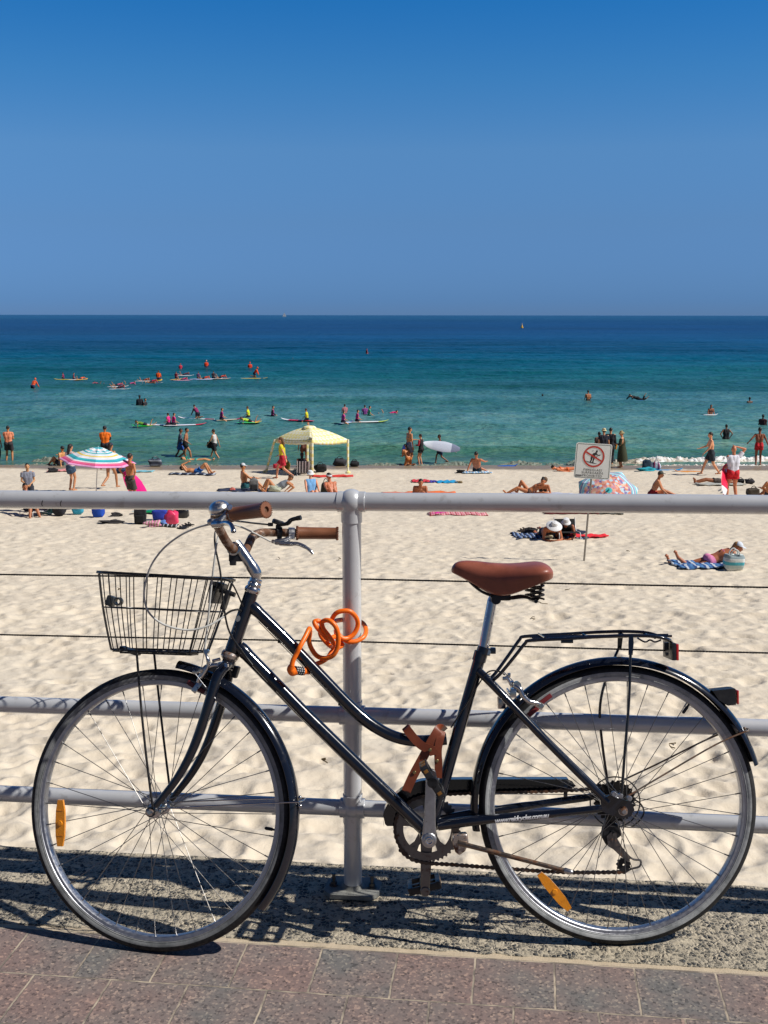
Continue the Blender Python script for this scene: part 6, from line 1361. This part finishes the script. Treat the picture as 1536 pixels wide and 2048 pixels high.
pb('person with short dark hair mostly hidden behind the top of the warning sign', 1197, 928, 100, 'stand', 1.55, Tn2, [('tee', '6a5048')], hair='14100e')
pb('person in a pale sun hat and dark top behind the warning sign', 1206, 932, 90, 'stand', 1.74, 'b88460', [('tee', '202434'), ('shorts', '242838')], hair='3a2820', hat=('bucket', 'e0d0a0'))
pb('person in full black wetsuit standing just right of the warning sign', 1219, 931, 75, 'stand', 1.78, 'b88460', [('rash', '20222a'), ('wetlegs', '20222a')], hair='100d0b')
pb('person in long olive robe and sun hat standing near the foam', 1243, 935, 160, 'texting', 1.66, 'b88460', [('dress', '3c4028', .62)], hair='5a4430', hat=('hat', 'b0a070'))
pb('shirtless person in grey cap and red shorts sitting with legs stretched out', 1304, 994, -15, 'sitlegs', 1.76, 'a86e48', [('trunks', 'a82028')], hair='2a1c14', hat=('cap', '50554c'))
pb('shirtless person in dark shorts with a blue towel at the waist walking left', 1420, 950, 175, 'walk', 1.82, 'c88a66', [('shorts', '26303c'), ('towel', '4890c0')], hair='2c1810', over=dict(HR=(.30, .36, 1.05)))
pb('balding person in white rash shirt and red shorts with a board under the left arm', 1463, 1003, 95, 'headscratch', 1.80, 'b07050', [('tee', 'e8e8f4'), ('trunks', 'd81c2c')], hair=None, over=dict(HL=(-.28, .10, 1.02)))
pb('shirtless person in red shorts at the water edge on the far right', 1516, 931, 80, 'armsout', 1.80, '7c4830', [('trunks', 'd01c28')], hair='120e0c')
pb('person lying flat on a towel beyond the red shorts and the surfboard', 1436, 968, 175, 'flat', 1.72, '8a5638', [('trunks', '4c4038')], hair='201610')
pb('person lying face down with the very wide white hat and reading', 1092, 1074, -80, 'prone', 1.68, '9c5c3c', [('briefs', '283040'), ('bikinitop', '283040')], hair='3a2014', long_hair=True, hat=('widehat', 'e8e8ea'), over=dict(S=(0, .88, .36), look=(0, .85, -.5), HR=(.07, .72, .07), HL=(-.07, .70, .07)))
pb('person in white floppy hat with a dark book beside the red towel', 1128, 1072, -95, 'prone', 1.62, '8a5236', [('tank', '141418')], hair='2a1810', hat=('bucket', 'e8e8ea'), over=dict(S=(0, .84, .46), look=(0, .9, -.35)))
pb('person in white cap and pink swimsuit lying on a blue towel by the striped bag', 1420, 1130, 2, 'pronelegs', 1.64, '9c5c3c', [('briefs', 'e88cb8'), ('bikinitop', 'e88cb8')], hair='9a7040', long_hair=True, hat=('cap', 'e0e8f4'), over=dict(S=(0, .90, .38), look=(.3, .9, -.4)))
pb('bare legged person sitting in a low chair under the far left of the top rail', 60, 1031, -60, 'sitchair', 1.7, '9c6444', [('trunks', '2c3048')], hair='1a1410', over=dict(S=(0, -.7, .7)))
pb('tanned person at the right frame edge sitting beside the brown bag', 1540, 1000, 100, 'situp', 1.7, 'a0683f', [('trunks', '404040')], hair='5a3a20')

# ---- things lying about on the sand
GB = 'belongings left on the sand'
cyan, blu = striped('blue_towel_stripe', ['3c6ca8', '5088c0', '2c4c88', 'd0d8e0'], 5.0), striped('navy_pattern', ['20304c', '4868a0', 'a0b0c8', '1c2438'], 9.0)
towel('blue striped towel under the pink swimsuit wearer', GS(1408, 1133), 6, .75, 1.25, cyan, seed=1)
towel('red towel spread under the right front leg of the cabana', GS(665, 953), 4, .8, 1.6, cloth('e04038'), seed=2)
towel('crumpled red towel left of the purple cloth beyond the top rail', GS(841, 964), 3, .8, .65, cloth('d83848'), seed=3)
towel('purple cloth between the red and the turquoise towel', GS(864, 964), 5, .7, .35, cloth('4038a0'), seed=4)
towel('bright turquoise towel at the right end of the row beyond the top rail', GS(893, 964), 2, .8, .75, cloth('18a0d8'), seed=5)
towel('white and blue towel under the lone sitting person in black trunks', GS(952, 947), 10, .7, 1.2, striped('white_blue_towel', ['d0dce8', '60a0d0', 'd8e0e8', '88b8d8'], 4), seed=6)
towel('red folded towel in front of the warning sign pole', GS(1172, 1075), 6, .36, 1.0, cloth('f02838'), seed=7)
towel('navy patterned towel under the two white hats', GS(1098, 1072), 4, .9, 1.7, blu, seed=8)
towel('pink patterned towel peeping below the top rail left of the saddle', GS(915, 1028), 3, .7, 1.6, striped('pink_pattern', ['e88090', 'f0c0c0', 'c04858', 'e8a0a8'], 7), seed=9)
towel('magenta cloth peeping below the top rail near the image middle', GS(878, 1028), 0, .45, .4, cloth('e030a0'), seed=10)
towel('dark flat strip peeping below the top rail left of the sign pole', GS(1140, 1026), 2, .6, 1.5, cloth('6a2828'), seed=11)  # thin dark sheet draped on the sand
towel('dark flat strip lying below the top rail right of the sign pole', GS(1200, 1028), 2, .5, 1.2, cloth('4a4a44'), seed=12)  # second dark sheet, flat on the sand
towel('white towel under the flat sunbather beyond the red shorts', GS(1440, 970), 2, .7, 1.7, cloth('b8b8b0'), seed=13)
towel('dark blue towel under the sunbather with raised knees', GS(385, 950), 0, .7, 1.8, striped('navy_white', ['202c44', '303c58', 'b8c0cc', '202c44'], 3), seed=14)
towel('orange towel under the one facing the camera behind the top rail', GS(838, 988), 2, 1.1, 2.4, cloth('f07838'), seed=15)
towel('white towel under the pair lying beyond the top rail', GS(1078, 990), 2, .9, 2.2, cloth('c8c8d4'), seed=16)
towel('pink towel beside the sitter with the dark cap', GS(122, 943), 2, .8, 1.0, cloth('e89898'), seed=17)
towel('navy mat under the sitter with the white cap', GS(492, 981), 4, .9, 1.9, cloth('303850'), seed=18)
towel('white towel beneath the sitter with the grey cap', GS(1320, 995), 2, .6, 2.0, cloth('8890b8'), seed=19)
towel('pale blue towel lying behind the shirtless teenager', GS(268, 945), 2, .7, 1.6, cloth('88c8d8'), seed=20)
board('blue boards lying at the waterline beside the peach shirt', GS(55, 924), 6, 1.5, .5, ['30a0e8', 'd050a0'], 'bodyboard')
board('small blue board lying alone at the waterline', GS(1015, 932), 3, .95, .42, ['3058b0'], 'bodyboard')
board('light blue surfboard lying left of the orange one', GS(1327, 941), 4, 1.7, .5, ['3898c8'], 'surfboard')
board('orange yellow board lying right of the light blue surfboard', GS(1375, 943), 184, 1.2, .5, ['e89818'], 'bodyboard')
board('pink board held against the leg of the shirtless teenager', GS(276, 1012) + Vector((0, -.1, .55)), 15, 1.25, .5, ['e02080'], 'bodyboard', tilt=R(58), roll=R(70))
board('green and white board lying behind the black backpack', GS(318, 1026) + Vector((0, 0, .06)), 4, 1.5, .5, ['188848', 'd0d8d0', 'd0d8d0'], 'surfboard')
board('long pale grey surfboard with dark tail pads carried at the water edge', GS(882, 929) + Vector((0, -.12, .86)), 172, 1.75, .52, ['d0d8e8', 'd8e0ec', '8890a8'], tilt=R(-8), roll=R(-62), fins=True)
board('red and white surfboard under the arm of the red shorts wearer', GS(1446, 1003) + Vector((0, -.05, .72)), 75, 1.15, .42, ['e02848', 'e02848', 'e8e8ec'], tilt=R(-50), roll=R(58), fins=True)
lump('beach_bag', 'grey and white striped beach bag beside the reclining sunbather', 'bag', GS(311, 933), (.62, .35, .34), striped('bag_stripe', ['485060', '98a0a8', '50586a', '303848'], 5, 2), 3, 2)
backpack('grey and black backpack leaning beside the white cap', GS(508, 982), 1.0, '6c6c6c', '26262a', 10)
backpack('black backpack standing below the top rail near the bell', GS(281, 1048), 1.05, '1c1c22', '111114', 5)
lump('bag', 'royal blue bag hanging open below the umbrella pole', 'bag', GS(197, 1034), (.32, .25, .42), cloth('1850c0'), 5, 2, square=.55)
lump('bag', 'hot pink carrier bag between the blue cloth and the black bag', 'bag', GS(344, 1049), (.34, .28, .36), cloth('f0406c', .35), 6, 2)
lump('bag', 'royal blue bag left of the hot pink carrier bag', 'bag', GS(321, 1040), (.42, .3, .30), cloth('2038a8'), 7, 1)
lump('bag', 'shiny black bag right of the hot pink carrier bag', 'bag', GS(363, 1036), (.42, .34, .28), cloth('1a1a1e', .3), 8, 1)
lump('clothes_pile', 'pink and green crumpled clothes in front of the blue bag', 'clothes', GS(306, 1053), (.38, .3, .14), striped('pink_green', ['e090b0', 'f0b8c8', '90a060', 'd080a0'], 14), 9, square=.2, rough=.4)
lump('clothes_pile', 'light blue crumpled cloth in front of the hot pink bag', 'clothes', GS(323, 1051), (.25, .25, .12), cloth('6088c8'), 10, square=.2, rough=.4)
lump('clothes_pile', 'black and white striped cloth lying in front of the bags', 'clothes', GS(340, 1055), (.46, .22, .08), striped('bw_stripe', ['202020', '303038', 'c0c0c8', '202020'], 9), 11, square=.2, rough=.4)
lump('clothes_pile', 'black cloth lying alone right of the royal blue open bag', 'clothes', GS(233, 1033), (.34, .28, .10), cloth('2a2624'), 12, square=.2, rough=.4)
lump('clothes_pile', 'flattened dark cloth nearest the railing on the left', 'clothes', GS(222, 1046), (.55, .28, .07), cloth('302c2c'), 13, square=.2, rough=.5)
lump('bag', 'turquoise bag under the chair below the left rail', 'bag', GS(156, 1029), (.32, .3, .40), cloth('38a8c8'), 14, 1)
lump('bag', 'black bag under the striped umbrella below the rail', 'bag', GS(119, 1031), (.36, .3, .5), cloth('1c1c26'), 15, 1)
lump('bag', 'dark teal bag between the sitter and the black bag under the rail', 'bag', GS(96, 1028), (.4, .3, .45), cloth('1c5058'), 16, 1)
lump('bag', 'black bag lying right of the curtain in the cabana', 'bag', GS(641, 944), (.50, .35, .32), cloth('18181c'), 17, 1)
lump('bag', 'grey sack lying behind the right leg of the cabana', 'bag', GS(680, 932), (.62, .4, .34), cloth('34343a'), 18, 1)
lump('bag', 'black sack lying just right of the cabana', 'bag', GS(709, 933), (.42, .4, .26), cloth('16181e'), 19, 1)
lump('bag', 'yellow brown patterned bag under the cabana behind the red shorts', 'bag', GS(570, 940), (.50, .35, .38), cloth('9a8438'), 20, 2)
lump('bag', 'round black and white ball bag in front of the striped chair', 'bag', GS(592, 949), (.34, .3, .20), striped('ball_stripe', ['202428', 'd0d8dc', '283038', 'a8d0d8'], 12), 21, 1)
lump('bag', 'small coral pouch beside the sitter with the white cap', 'bag', GS(465, 982), (.20, .16, .10), cloth('e87868'), 22, 1)
lump('clothes_pile', 'pale striped pile of clothes in front of the reclining person', 'clothes', GS(550, 984), (.4, .3, .22), cloth('b8bca8'), 23, square=.3, rough=.35)
lump('clothes_pile', 'navy clothes heap left of the shirtless teenager', 'clothes', GS(243, 947), (.5, .4, .22), cloth('1c3c60'), 24, square=.3, rough=.4)
lump('clothes_pile', 'black bundle on the pink towel by the dark cap', 'clothes', GS(106, 945), (.42, .3, .18), cloth('242428'), 25, square=.3, rough=.35)
lump('beach_bag', 'dark blue dome shaped bag on the pile near the warning sign', 'bag', GS(1294, 938), (.45, .35, .40), cloth('284458'), 26, 1)
lump('bag', 'white and navy bag leaning right on the pile near the warning sign', 'bag', GS(1311, 940), (.40, .3, .34), striped('wn_stripe', ['d0d0dc', '303860', 'a84868', 'c8d0e0'], 5), 27, 1)
lump('clothes_pile', 'teal towels spilling in front of the pile near the warning sign', 'clothes', GS(1292, 942), (.65, .4, .14), cloth('20a0b0'), 28, square=.3, rough=.45)
lump('bag', 'small black bag right of the flat sunbather', 'bag', GS(1479, 967), (.32, .28, .18), cloth('1a1a1e'), 29, 1)
lump('bag', 'small dark grey bag at the end of the row beyond the red shorts', 'bag', GS(1499, 967), (.36, .28, .16), cloth('2c2a30'), 30, 1)
lump('bag', 'brown and black square bag beyond the top rail on the far right', 'bag', GS(1505, 992), (.36, .3, .26), cloth('4a4034'), 31, 1, square=.6)
lump('beach_bag', 'white bag with aqua stripes standing before the pink swimsuit wearer', 'bag', GS(1467, 1141), (.38, .26, .32), striped('aqua_stripe', ['e0e4e0', 'c8d8d4', '58bccc', 'e0e4e0', '90a0a4', 'd8e4e4'], 2.6, 2), 32, 2, square=.5)
lump('clothes_pile', 'black bundle beside the sandals near the wide white hat', 'clothes', GS(1062, 1066), (.32, .26, .12), cloth('201c1c'), 33, square=.3, rough=.4)
lump('clothes_pile', 'dark bundle beside the white floppy hat', 'clothes', GS(1152, 1070), (.40, .26, .12), cloth('26304a'), 34, square=.3, rough=.4)
lump('clothes_pile', 'dark heap left of the sitter in black trunks', 'clothes', GS(922, 946), (.38, .3, .12), cloth('1c1814'), 35, square=.3, rough=.4)  # low near-black lump beside the sitter
lump('clothes_pile', 'dark pile at the end of the towel row beyond the top rail', 'clothes', GS(918, 966), (.28, .2, .07), cloth('8a7858'), 36, square=.3, rough=.4)
lump('backpack', 'dark pack behind the visor wearer', 'backpack', GS(652, 990), (.32, .26, .42), cloth('2c2a1c'), 37, 1)
sandals('brown sandals lying left of the wide white hat', GS(1047, 1063), 60, '3a2c20', GB); sandals('black sandals standing apart right of the bags', GS(377, 1052), 70, '141416', GB)
sandals('dark thongs lying beside the small navy cloth near the rail', GS(366, 1057), 80, '1c2430', GB)
# striped chair backs
def lowchair(label, px, py, rz, mat, h=.62):
    p = GS(px, py); root = empty('beach_chair', label, 'chair', p, R(rz), None); m = M(); m.band([(0, .28, .18), (0, -.20, .14), (0, -.36, h)], .48, .012, (0, 1, .3)); m.build('seat_cloth', mat, root, 30)
    for s in (-1, 1):
        m = M(); m.tube(spline([(s * .25, .34, .0), (s * .25, .30, .18), (s * .25, -.20, .15), (s * .25, -.38, h + .03)], 4), .012, 8); m.build('side_frame', D.materials['white_pole'], root); m = M(); m.tube([(s * .25, .1, .17), (s * .25, -.42, .0)], .011, 8); m.build('leg', D.materials['white_pole'], root)
    return root
lowchair('low beach chair with black and white striped back under the cabana', 606, 951, 8, striped('chair_stripe', ['1c1a24', 'd0ccd4'], 8.5))
lowchair('low chair with dark cloth under the left umbrella', 72, 1031, 150, cloth('2a2038'), .5)
lowchair('dark chair back with pale frame held before the white floppy hat', 1134, 1076, 182, cloth('16161a'), .40)
# book, fins, phone
m = M(); m.box((0, 0, .02), (.20, .28, .03), bev=.004); o = m.build('book', cloth('d0c8a8')); o.location = GS(1096, 1078) + Vector((0, 0, .06)); tag(o, 'open pale book lying before the wide white hat', 'book')
for i, (dx, lb) in enumerate(((0, 'blue swim fin held at the hip of the grey shorts wearer'),)):
    p = GS(807, 930) + Vector((dx, -.15, .62)); root = empty('swim_fin', lb, 'swim fin', p); m = M(); m.plate([(-.10, 0, -.1), (.08, 0, -.14), (.12, 0, .12), (.03, 0, .30), (-.03, 0, .30), (-.08, 0, .12)], (0, 1, 0), .03); m.build('blade', cloth('2850b0', .4), root, 30)
p = GS(396, 948) + Vector((-.45, 0, .66)); m = M(); m.box((0, 0, 0), (.07, .012, .14), bev=.004); o = m.build('phone', cloth('20c0a0', .4)); o.location = p; tag(o, 'small phone held above the face of the reclining person in blue trunks', 'phone')
p = GS(1229, 931) + Vector((.02, -.05, .80)); m = M(); m.cone((0, 0, 0), (.03, 0, .16), .05, .04); o = m.build('bottle', cloth('e8a020', .4)); o.location = p; tag(o, 'yellow bottle held by the wetsuit wearer right of the warning sign', 'bottle')
p = GS(423, 921) + Vector((0, -.12, .62)); lump('shoulder_bag', 'black shoulder bag carried by the person walking left', 'bag', p, (.34, .14, .30), cloth('1c1418'), 40, 1, square=.6)
p = GS(556, 955) + Vector((0, -.1, .38)); lump('bag', 'small red pouch carried by the striding person in red shorts', 'bag', p, (.34, .14, .18), cloth('c02038'), 41, 1, rz=20, square=.6)

# dry bits of seaweed and litter scattered on the sand
rg = random.Random(5); tw = []
for (px, py) in ((676, 1122), (1258, 1104), (965, 1360), (1095, 1210), (1130, 1182), (655, 1530), (240, 1180), (1066, 1241), (1350, 1500), (1420, 1180), (560, 1120)):
    p = GS(px, py); m = M(); q = [Vector((0, 0, .02))]
    for i in range(5): q.append(q[-1] + Vector((rg.uniform(-.05, .05), rg.uniform(-.03, .05), rg.uniform(-.004, .012))))
    m.tube(spline(q, 3), .006, 6); o = m.build('seaweed', simple('dry_weed', (.10, .07, .03), .9) if 'dry_weed' not in D.materials else D.materials['dry_weed']); o.location = p; tag(o, 'small dry brown scrap of seaweed lying on the sand', 'seaweed', 'scraps of seaweed on the sand')

# ---- people in the water
GW = 'swimmers and paddlers in the sea'
def pw(label, px, py, hd, pose, h, sk, wear, dz=0.0, **k):
    p = WS(px, py); return person(label, p + Vector((0, 0, dz)), hd, pose, h, sk, wear, fine=False, group=GW, **k)
kid = dict(slim=.92)
PK, MG = 'f03090', '8a1c58'
# lifeguards on yellow boards
pw('bent orange shirted paddler kneeling on a yellow board, alone on the far left', 66, 785, 60, 'kneel', 1.75, 'a06840', [('rash', 'ff6030'), ('trunks', '202c50')], dz=.12, hair='ff6030'); board('yellow board under the lone orange paddler on the far left', WS(66, 786, .06), 20, 2.4, .56, ['f0c820'])
pw('orange shirted paddler sitting on a yellow board above the row of three prone children', 317, 759, 85, 'straddle', 1.75, 'a06840', [('rash', 'ff6018'), ('trunks', '202c50')], dz=.08, hair='402010'); board('yellow board of the orange shirted paddler above the prone children', WS(317, 760, .04), 85, 2.4, .56, ['f0c820'])
pw('orange shirted rider in white cap sitting farthest out in the middle of the group', 413, 739, 95, 'straddle', 1.75, 'a06840', [('rash', 'ff4818'), ('trunks', '202c50')], dz=.1, hair='ff5020', hat=('cap', 'f0f0f0')); board('yellow board of the farthest rider in the white cap', WS(414, 740, .05), 40, 2.4, .56, ['f0b820'])
pw('orange shirted head and shoulders bobbing right of the white cap', 500, 739, 90, 'straddle', 1.75, 'a06840', [('rash', 'ff4820'), ('trunks', '202c50')], dz=-.12, hair='ff5030')
pw('orange shirted rider kneeling upright on the yellow board seen side on', 509, 757, 0, 'kneel', 1.75, 'a06840', [('rash', 'ff5020'), ('trunks', '202c50')], dz=.1, hair='ff5030'); board('long yellow board seen side on under the kneeling orange rider', WS(507, 758, .05), 0, 3.1, .56, ['f0d040'])
pw('red shirted swimmer farthest right of the sitting pack', 361, 740, 90, 'straddle', 1.5, 'b07850', [('rash', 'e83858')], dz=-.1, hair='c03040', **kid)
# children lying or sitting on boards
rows = [ # label, px, py, heading, pose, colour, board colours, board angle
 ('leftmost child in magenta vest of the far left trio', 127, 758, 170, 'straddle', MG, ['e8d040'], 178),
 ('middle child in magenta vest of the far left trio', 147, 758, 10, 'straddle', MG, ['e0e4f0'], 5),
 ('child in orange top of the far left trio', 162, 759, 60, 'paddle', 'f06838', ['f0c020'], 60),
 ('child with feet up alone right of the left trio', 195, 773, 150, 'paddle', 'a0546c', ['a0c0e8'], 150),
 ('upper child of the close prone pair', 236, 775, 20, 'paddle', 'd06080', ['f0f0f0'], 20),
 ('lower child of the close prone pair', 240, 780, 0, 'paddle', '903848', ['f0f0f0'], 0),
 ('child in pink lying right of the close prone pair', 261, 773, 10, 'paddle', 'e060a0', ['e8e0f4'], 12),
 ('leftmost prone child under the orange shirted paddler', 290, 763, 10, 'paddle', 'b04838', ['f0f0f0'], 10),
 ('red vested prone child under the orange shirted paddler', 305, 766, 10, 'paddle', 'd83850', ['f0f0f4'], 10),
 ('nearest prone child under the orange shirted paddler', 301, 772, 8, 'paddle', '905040', ['f0f0f0'], 8),
 ('child sitting upright just below the red swimmer', 352, 758, 60, 'straddle', 'a03048', ['e8c040'], 60),
 ('child in pink lying just below the red swimmer', 366, 760, 10, 'paddle', 'f05080', ['e0b0c0'], 10),
 ('child lying right beside and behind the pink one', 370, 752, 10, 'paddle', '804050', ['f0f0f0'], 10),
 ('leftmost child of the far middle row', 397, 758, 100, 'straddle', '604070', ['c0c8f0'], 20),
 ('second child in orange of the far middle row', 410, 759, 15, 'paddle', 'f05020', ['c0d0f8'], 15),
 ('child in dark vest of the far middle row', 427, 758, 90, 'straddle', '402c38', ['f0f0f0'], 10),
 ('rightmost child in orange of the far middle row', 443, 758, 15, 'paddle', 'f04828', ['e0c8b0'], 15),
]
for lb, px, py, hd, po, c, bc_, ba in rows:
    pw(lb, px, py, hd, po, 1.35, 'b07850', [('rash' if po == 'paddle' else 'tee', c), ('trunks', '282038')], dz=.03 if po == 'paddle' else .04, hair='3a2418', **kid)
    board('board under the ' + lb, WS(px, py + 1, .03), ba, 2.0, .50, bc_, group='boards carrying the children')
near_ = [
 ('child in green shirt lying with feet kicked up', 286, 850, 190, 'paddle', '6a9030', ['30c848'], 190, 1.3),
 ('left child of the two in hot pink vests', 338, 850, 160, 'straddle', PK, ['f0f0f4'], 160, 2.6),
 ('right child of the two in hot pink vests', 347, 850, 30, 'straddle', PK, ['e8e8f0', 'e04050'], 20, 2.6),
 ('kneeling child in dark wetsuit and magenta vest', 396, 842, 150, 'kneel', MG, ['f4f4f4', 'f4f4f4', 'c04050'], 160, 2.7),
 ('magenta vested child left of the upright yellow vest', 443, 845, 20, 'straddle', 'b02c80', ['c8c0a0', 'a03030'], 40, 2.0),
 ('child in yellow vest sitting above the green board', 497, 841, 170, 'straddle', 'e0e820', ['f0f0f0', '305080'], 165, 2.6),
 ('child in yellow vest lying below the upright one', 496, 849, 190, 'paddle', 'c8e040', ['50d080', 'e0d040'], 5, 1.6),
 ('child in black and magenta left of the cabana roof', 545, 840, 0, 'straddle', 'a82878', ['e87030', '30a0d0', 'e87030'], 8, 2.6),
 ('child in yellow vest just above the cabana roof', 614, 846, 170, 'straddle', 'e8e020', ['e03040', 'f0f0f0'], 155, 2.4),
 ('pale child behind the leftmost pink vest right of the cabana', 690, 836, 110, 'straddle', 'c07880', ['f0f4f4'], 160, 2.5),
 ('leftmost pink vested child right of the cabana', 686, 849, 20, 'straddle', 'f048a8', ['d0e0f0'], 60, 1.5),
 ('child in dark pink on the long green tipped board', 714, 847, 10, 'straddle', 'c83080', ['f0f4ec', 'c8e060'], 14, 2.6),
 ('child in navy and pink beside the green vest', 730, 838, 100, 'straddle', '884090', ['e8a0b0'], 100, 1.8),
 ('child in green vest beside the navy one', 738, 840, 10, 'straddle', '40b088', ['e84050', 'f05868'], 10, 2.4),
 ('prone child in pink at the right end', 781, 836, 5, 'paddle', 'f03080', ['f03848'], 2, 2.2),
]
for lb, px, py, hd, po, c, bc_, ba, BL in near_:
    pw(lb, px, py, hd, po, 1.42, 'b88058', [('rash' if 'wetsuit' in lb or 'in black' in lb else 'tee', '282030' if 'wetsuit' in lb or 'in black' in lb else c), ('vest', c), ('trunks', '201c30')], dz=.10 if po == 'kneel' else (.04 if po == 'paddle' else .05), hair='5a3820' if 'yellow' in lb else '2a1c14', **kid)
    off = Vector((math.cos(R(ba)), math.sin(R(ba)), 0)) * (BL * (.30 if po == 'straddle' else .05)); board('board of the ' + lb, WS(px, py, .06) + off, ba, BL, .54, bc_, group='boards of the near group of children')
# waders and swimmers
pw('person in dark suit and cap standing waist deep above the green bodyboard', 280, 818, 100, 'stand', 1.75, '402c24', [('rash', '181c28')], dz=-.82, hair='14141a', hat=('cap', '14161e'))
pw('person in dark top standing chest deep right of the dark capped one', 290, 818, -20, 'texting', 1.65, 'a06848', [('tee', '24242c')], dz=-.95, hair='18120e')
pw('distant swimmer lying on the water above the cabana', 595, 723, 0, 'paddle', 1.7, '8a6068', [('rash', '4a4858')], dz=-.12, hair='302020')
pw('distant swimmer in red far out near the image middle', 733, 708, 20, 'straddle', 1.7, 'b04838', [('tee', 'c04838')], dz=0.0, hair='602820')
pw('shirtless person sitting on a yellow board above the warning sign', 1176, 809, 95, 'straddle', 1.78, 'a06440', [('trunks', '302820')], dz=.03, hair='1a1410'); board('yellow board under the lone shirtless rider above the warning sign', WS(1176, 808, .02), 5, 1.9, .52, ['d8c840'])
pw('person in black wetsuit lying on a blue board with feet raised', 1272, 803, 180, 'paddle', 1.75, 'b08060', [('rash', '101418'), ('wetlegs', '101418')], dz=.02, hair='14100e'); board('blue board under the black wetsuit far right of the warning sign', WS(1262, 804, .03), 180, 2.0, .55, ['2878d0'])
pw('long haired person leaning on a small white board', 1421, 831, -90, 'straddle', 1.65, '905a40', [('bikinitop', '302028')], dz=-.22, hair='18100c', long_hair=True); board('small white board held by the long haired swimmer', WS(1421, 832, .02), 0, 1.0, .5, ['e8ecec'], 'bodyboard')
pw('dark haired swimmer seen from behind near the right edge, farthest of the three', 1499, 813, 95, 'stand', 1.78, '5a3c2c', [('trunks', '202020')], dz=-1.15, hair='120e0c')
pw('person in black swimsuit standing thigh deep with elbows out', 1452, 879, 92, 'stand', 1.68, '8a5c44', [('tank', '14161c'), ('briefs', '14161c')], dz=-.85, hair='14100e', over=dict(HR=(.22, 0, .95), HL=(-.22, 0, .95), eb=(0, -.1, 0)))
pw('dark swimmer in dark red shirt at the right frame edge', 1525, 852, 60, 'stand', 1.78, '4a342c', [('tee', '4c2028')], dz=-1.05, hair='120e0c')
pw('lone head of a swimmer low in the water right of the middle', 1085, 797, 95, 'stand', 1.7, '5a3c30', [], dz=-1.42, hair='241814')
# buoy and sailing boat
def far_at(px, y, z):
    return Vector(((px - 768) / FPX * y * 1.0148, y, z))
b0 = far_at(1036, 620, SEA_Z); root = empty('buoy', 'tall yellow marker buoy floating far out on the right', 'buoy', b0); m = M(); m.lathe([(0, -.3), (.75, -.2), (.8, .4), (.5, .6), (.32, 1.6), (.25, 1.7), (0, 1.7)], (0, 0, 0), (0, 0, 1), 20); m.build('float', cloth('e8b840', .5), root); m = M(); m.tube([(0, 0, 1.6), (0, 0, 2.2)], .10, 8); m.ball((0, 0, 2.3), .24); m.build('topmark', cloth('d8d0b0'), root)
b0 = far_at(574, 4200, SEA_Z); root = empty('sailing_boat', 'tiny white sailing boat on the horizon', 'boat', b0); m = M(); m.plate([(-7, 0, 1.4), (7.5, 0, 1.6), (5.5, 0, -.4), (-6, 0, -.4)], (0, 1, 0), 3.0); m.build('hull', cloth('e0e4e8'), root); m = M(); m.plate([(.3, 0, 2.5), (.3, 0, 15), (-6, 0, 2.6)], (0, 1, 0), .15); m.plate([(.9, 0, 14), (6.8, 0, 2.0), (.9, 0, 2.4)], (0, 1, 0), .15); m.build('sail', cloth('f0f0f0'), root); m = M(); m.tube([(.6, 0, 1), (.6, 0, 16)], .15, 8); m.build('mast', cloth('c0c0c0'), root)
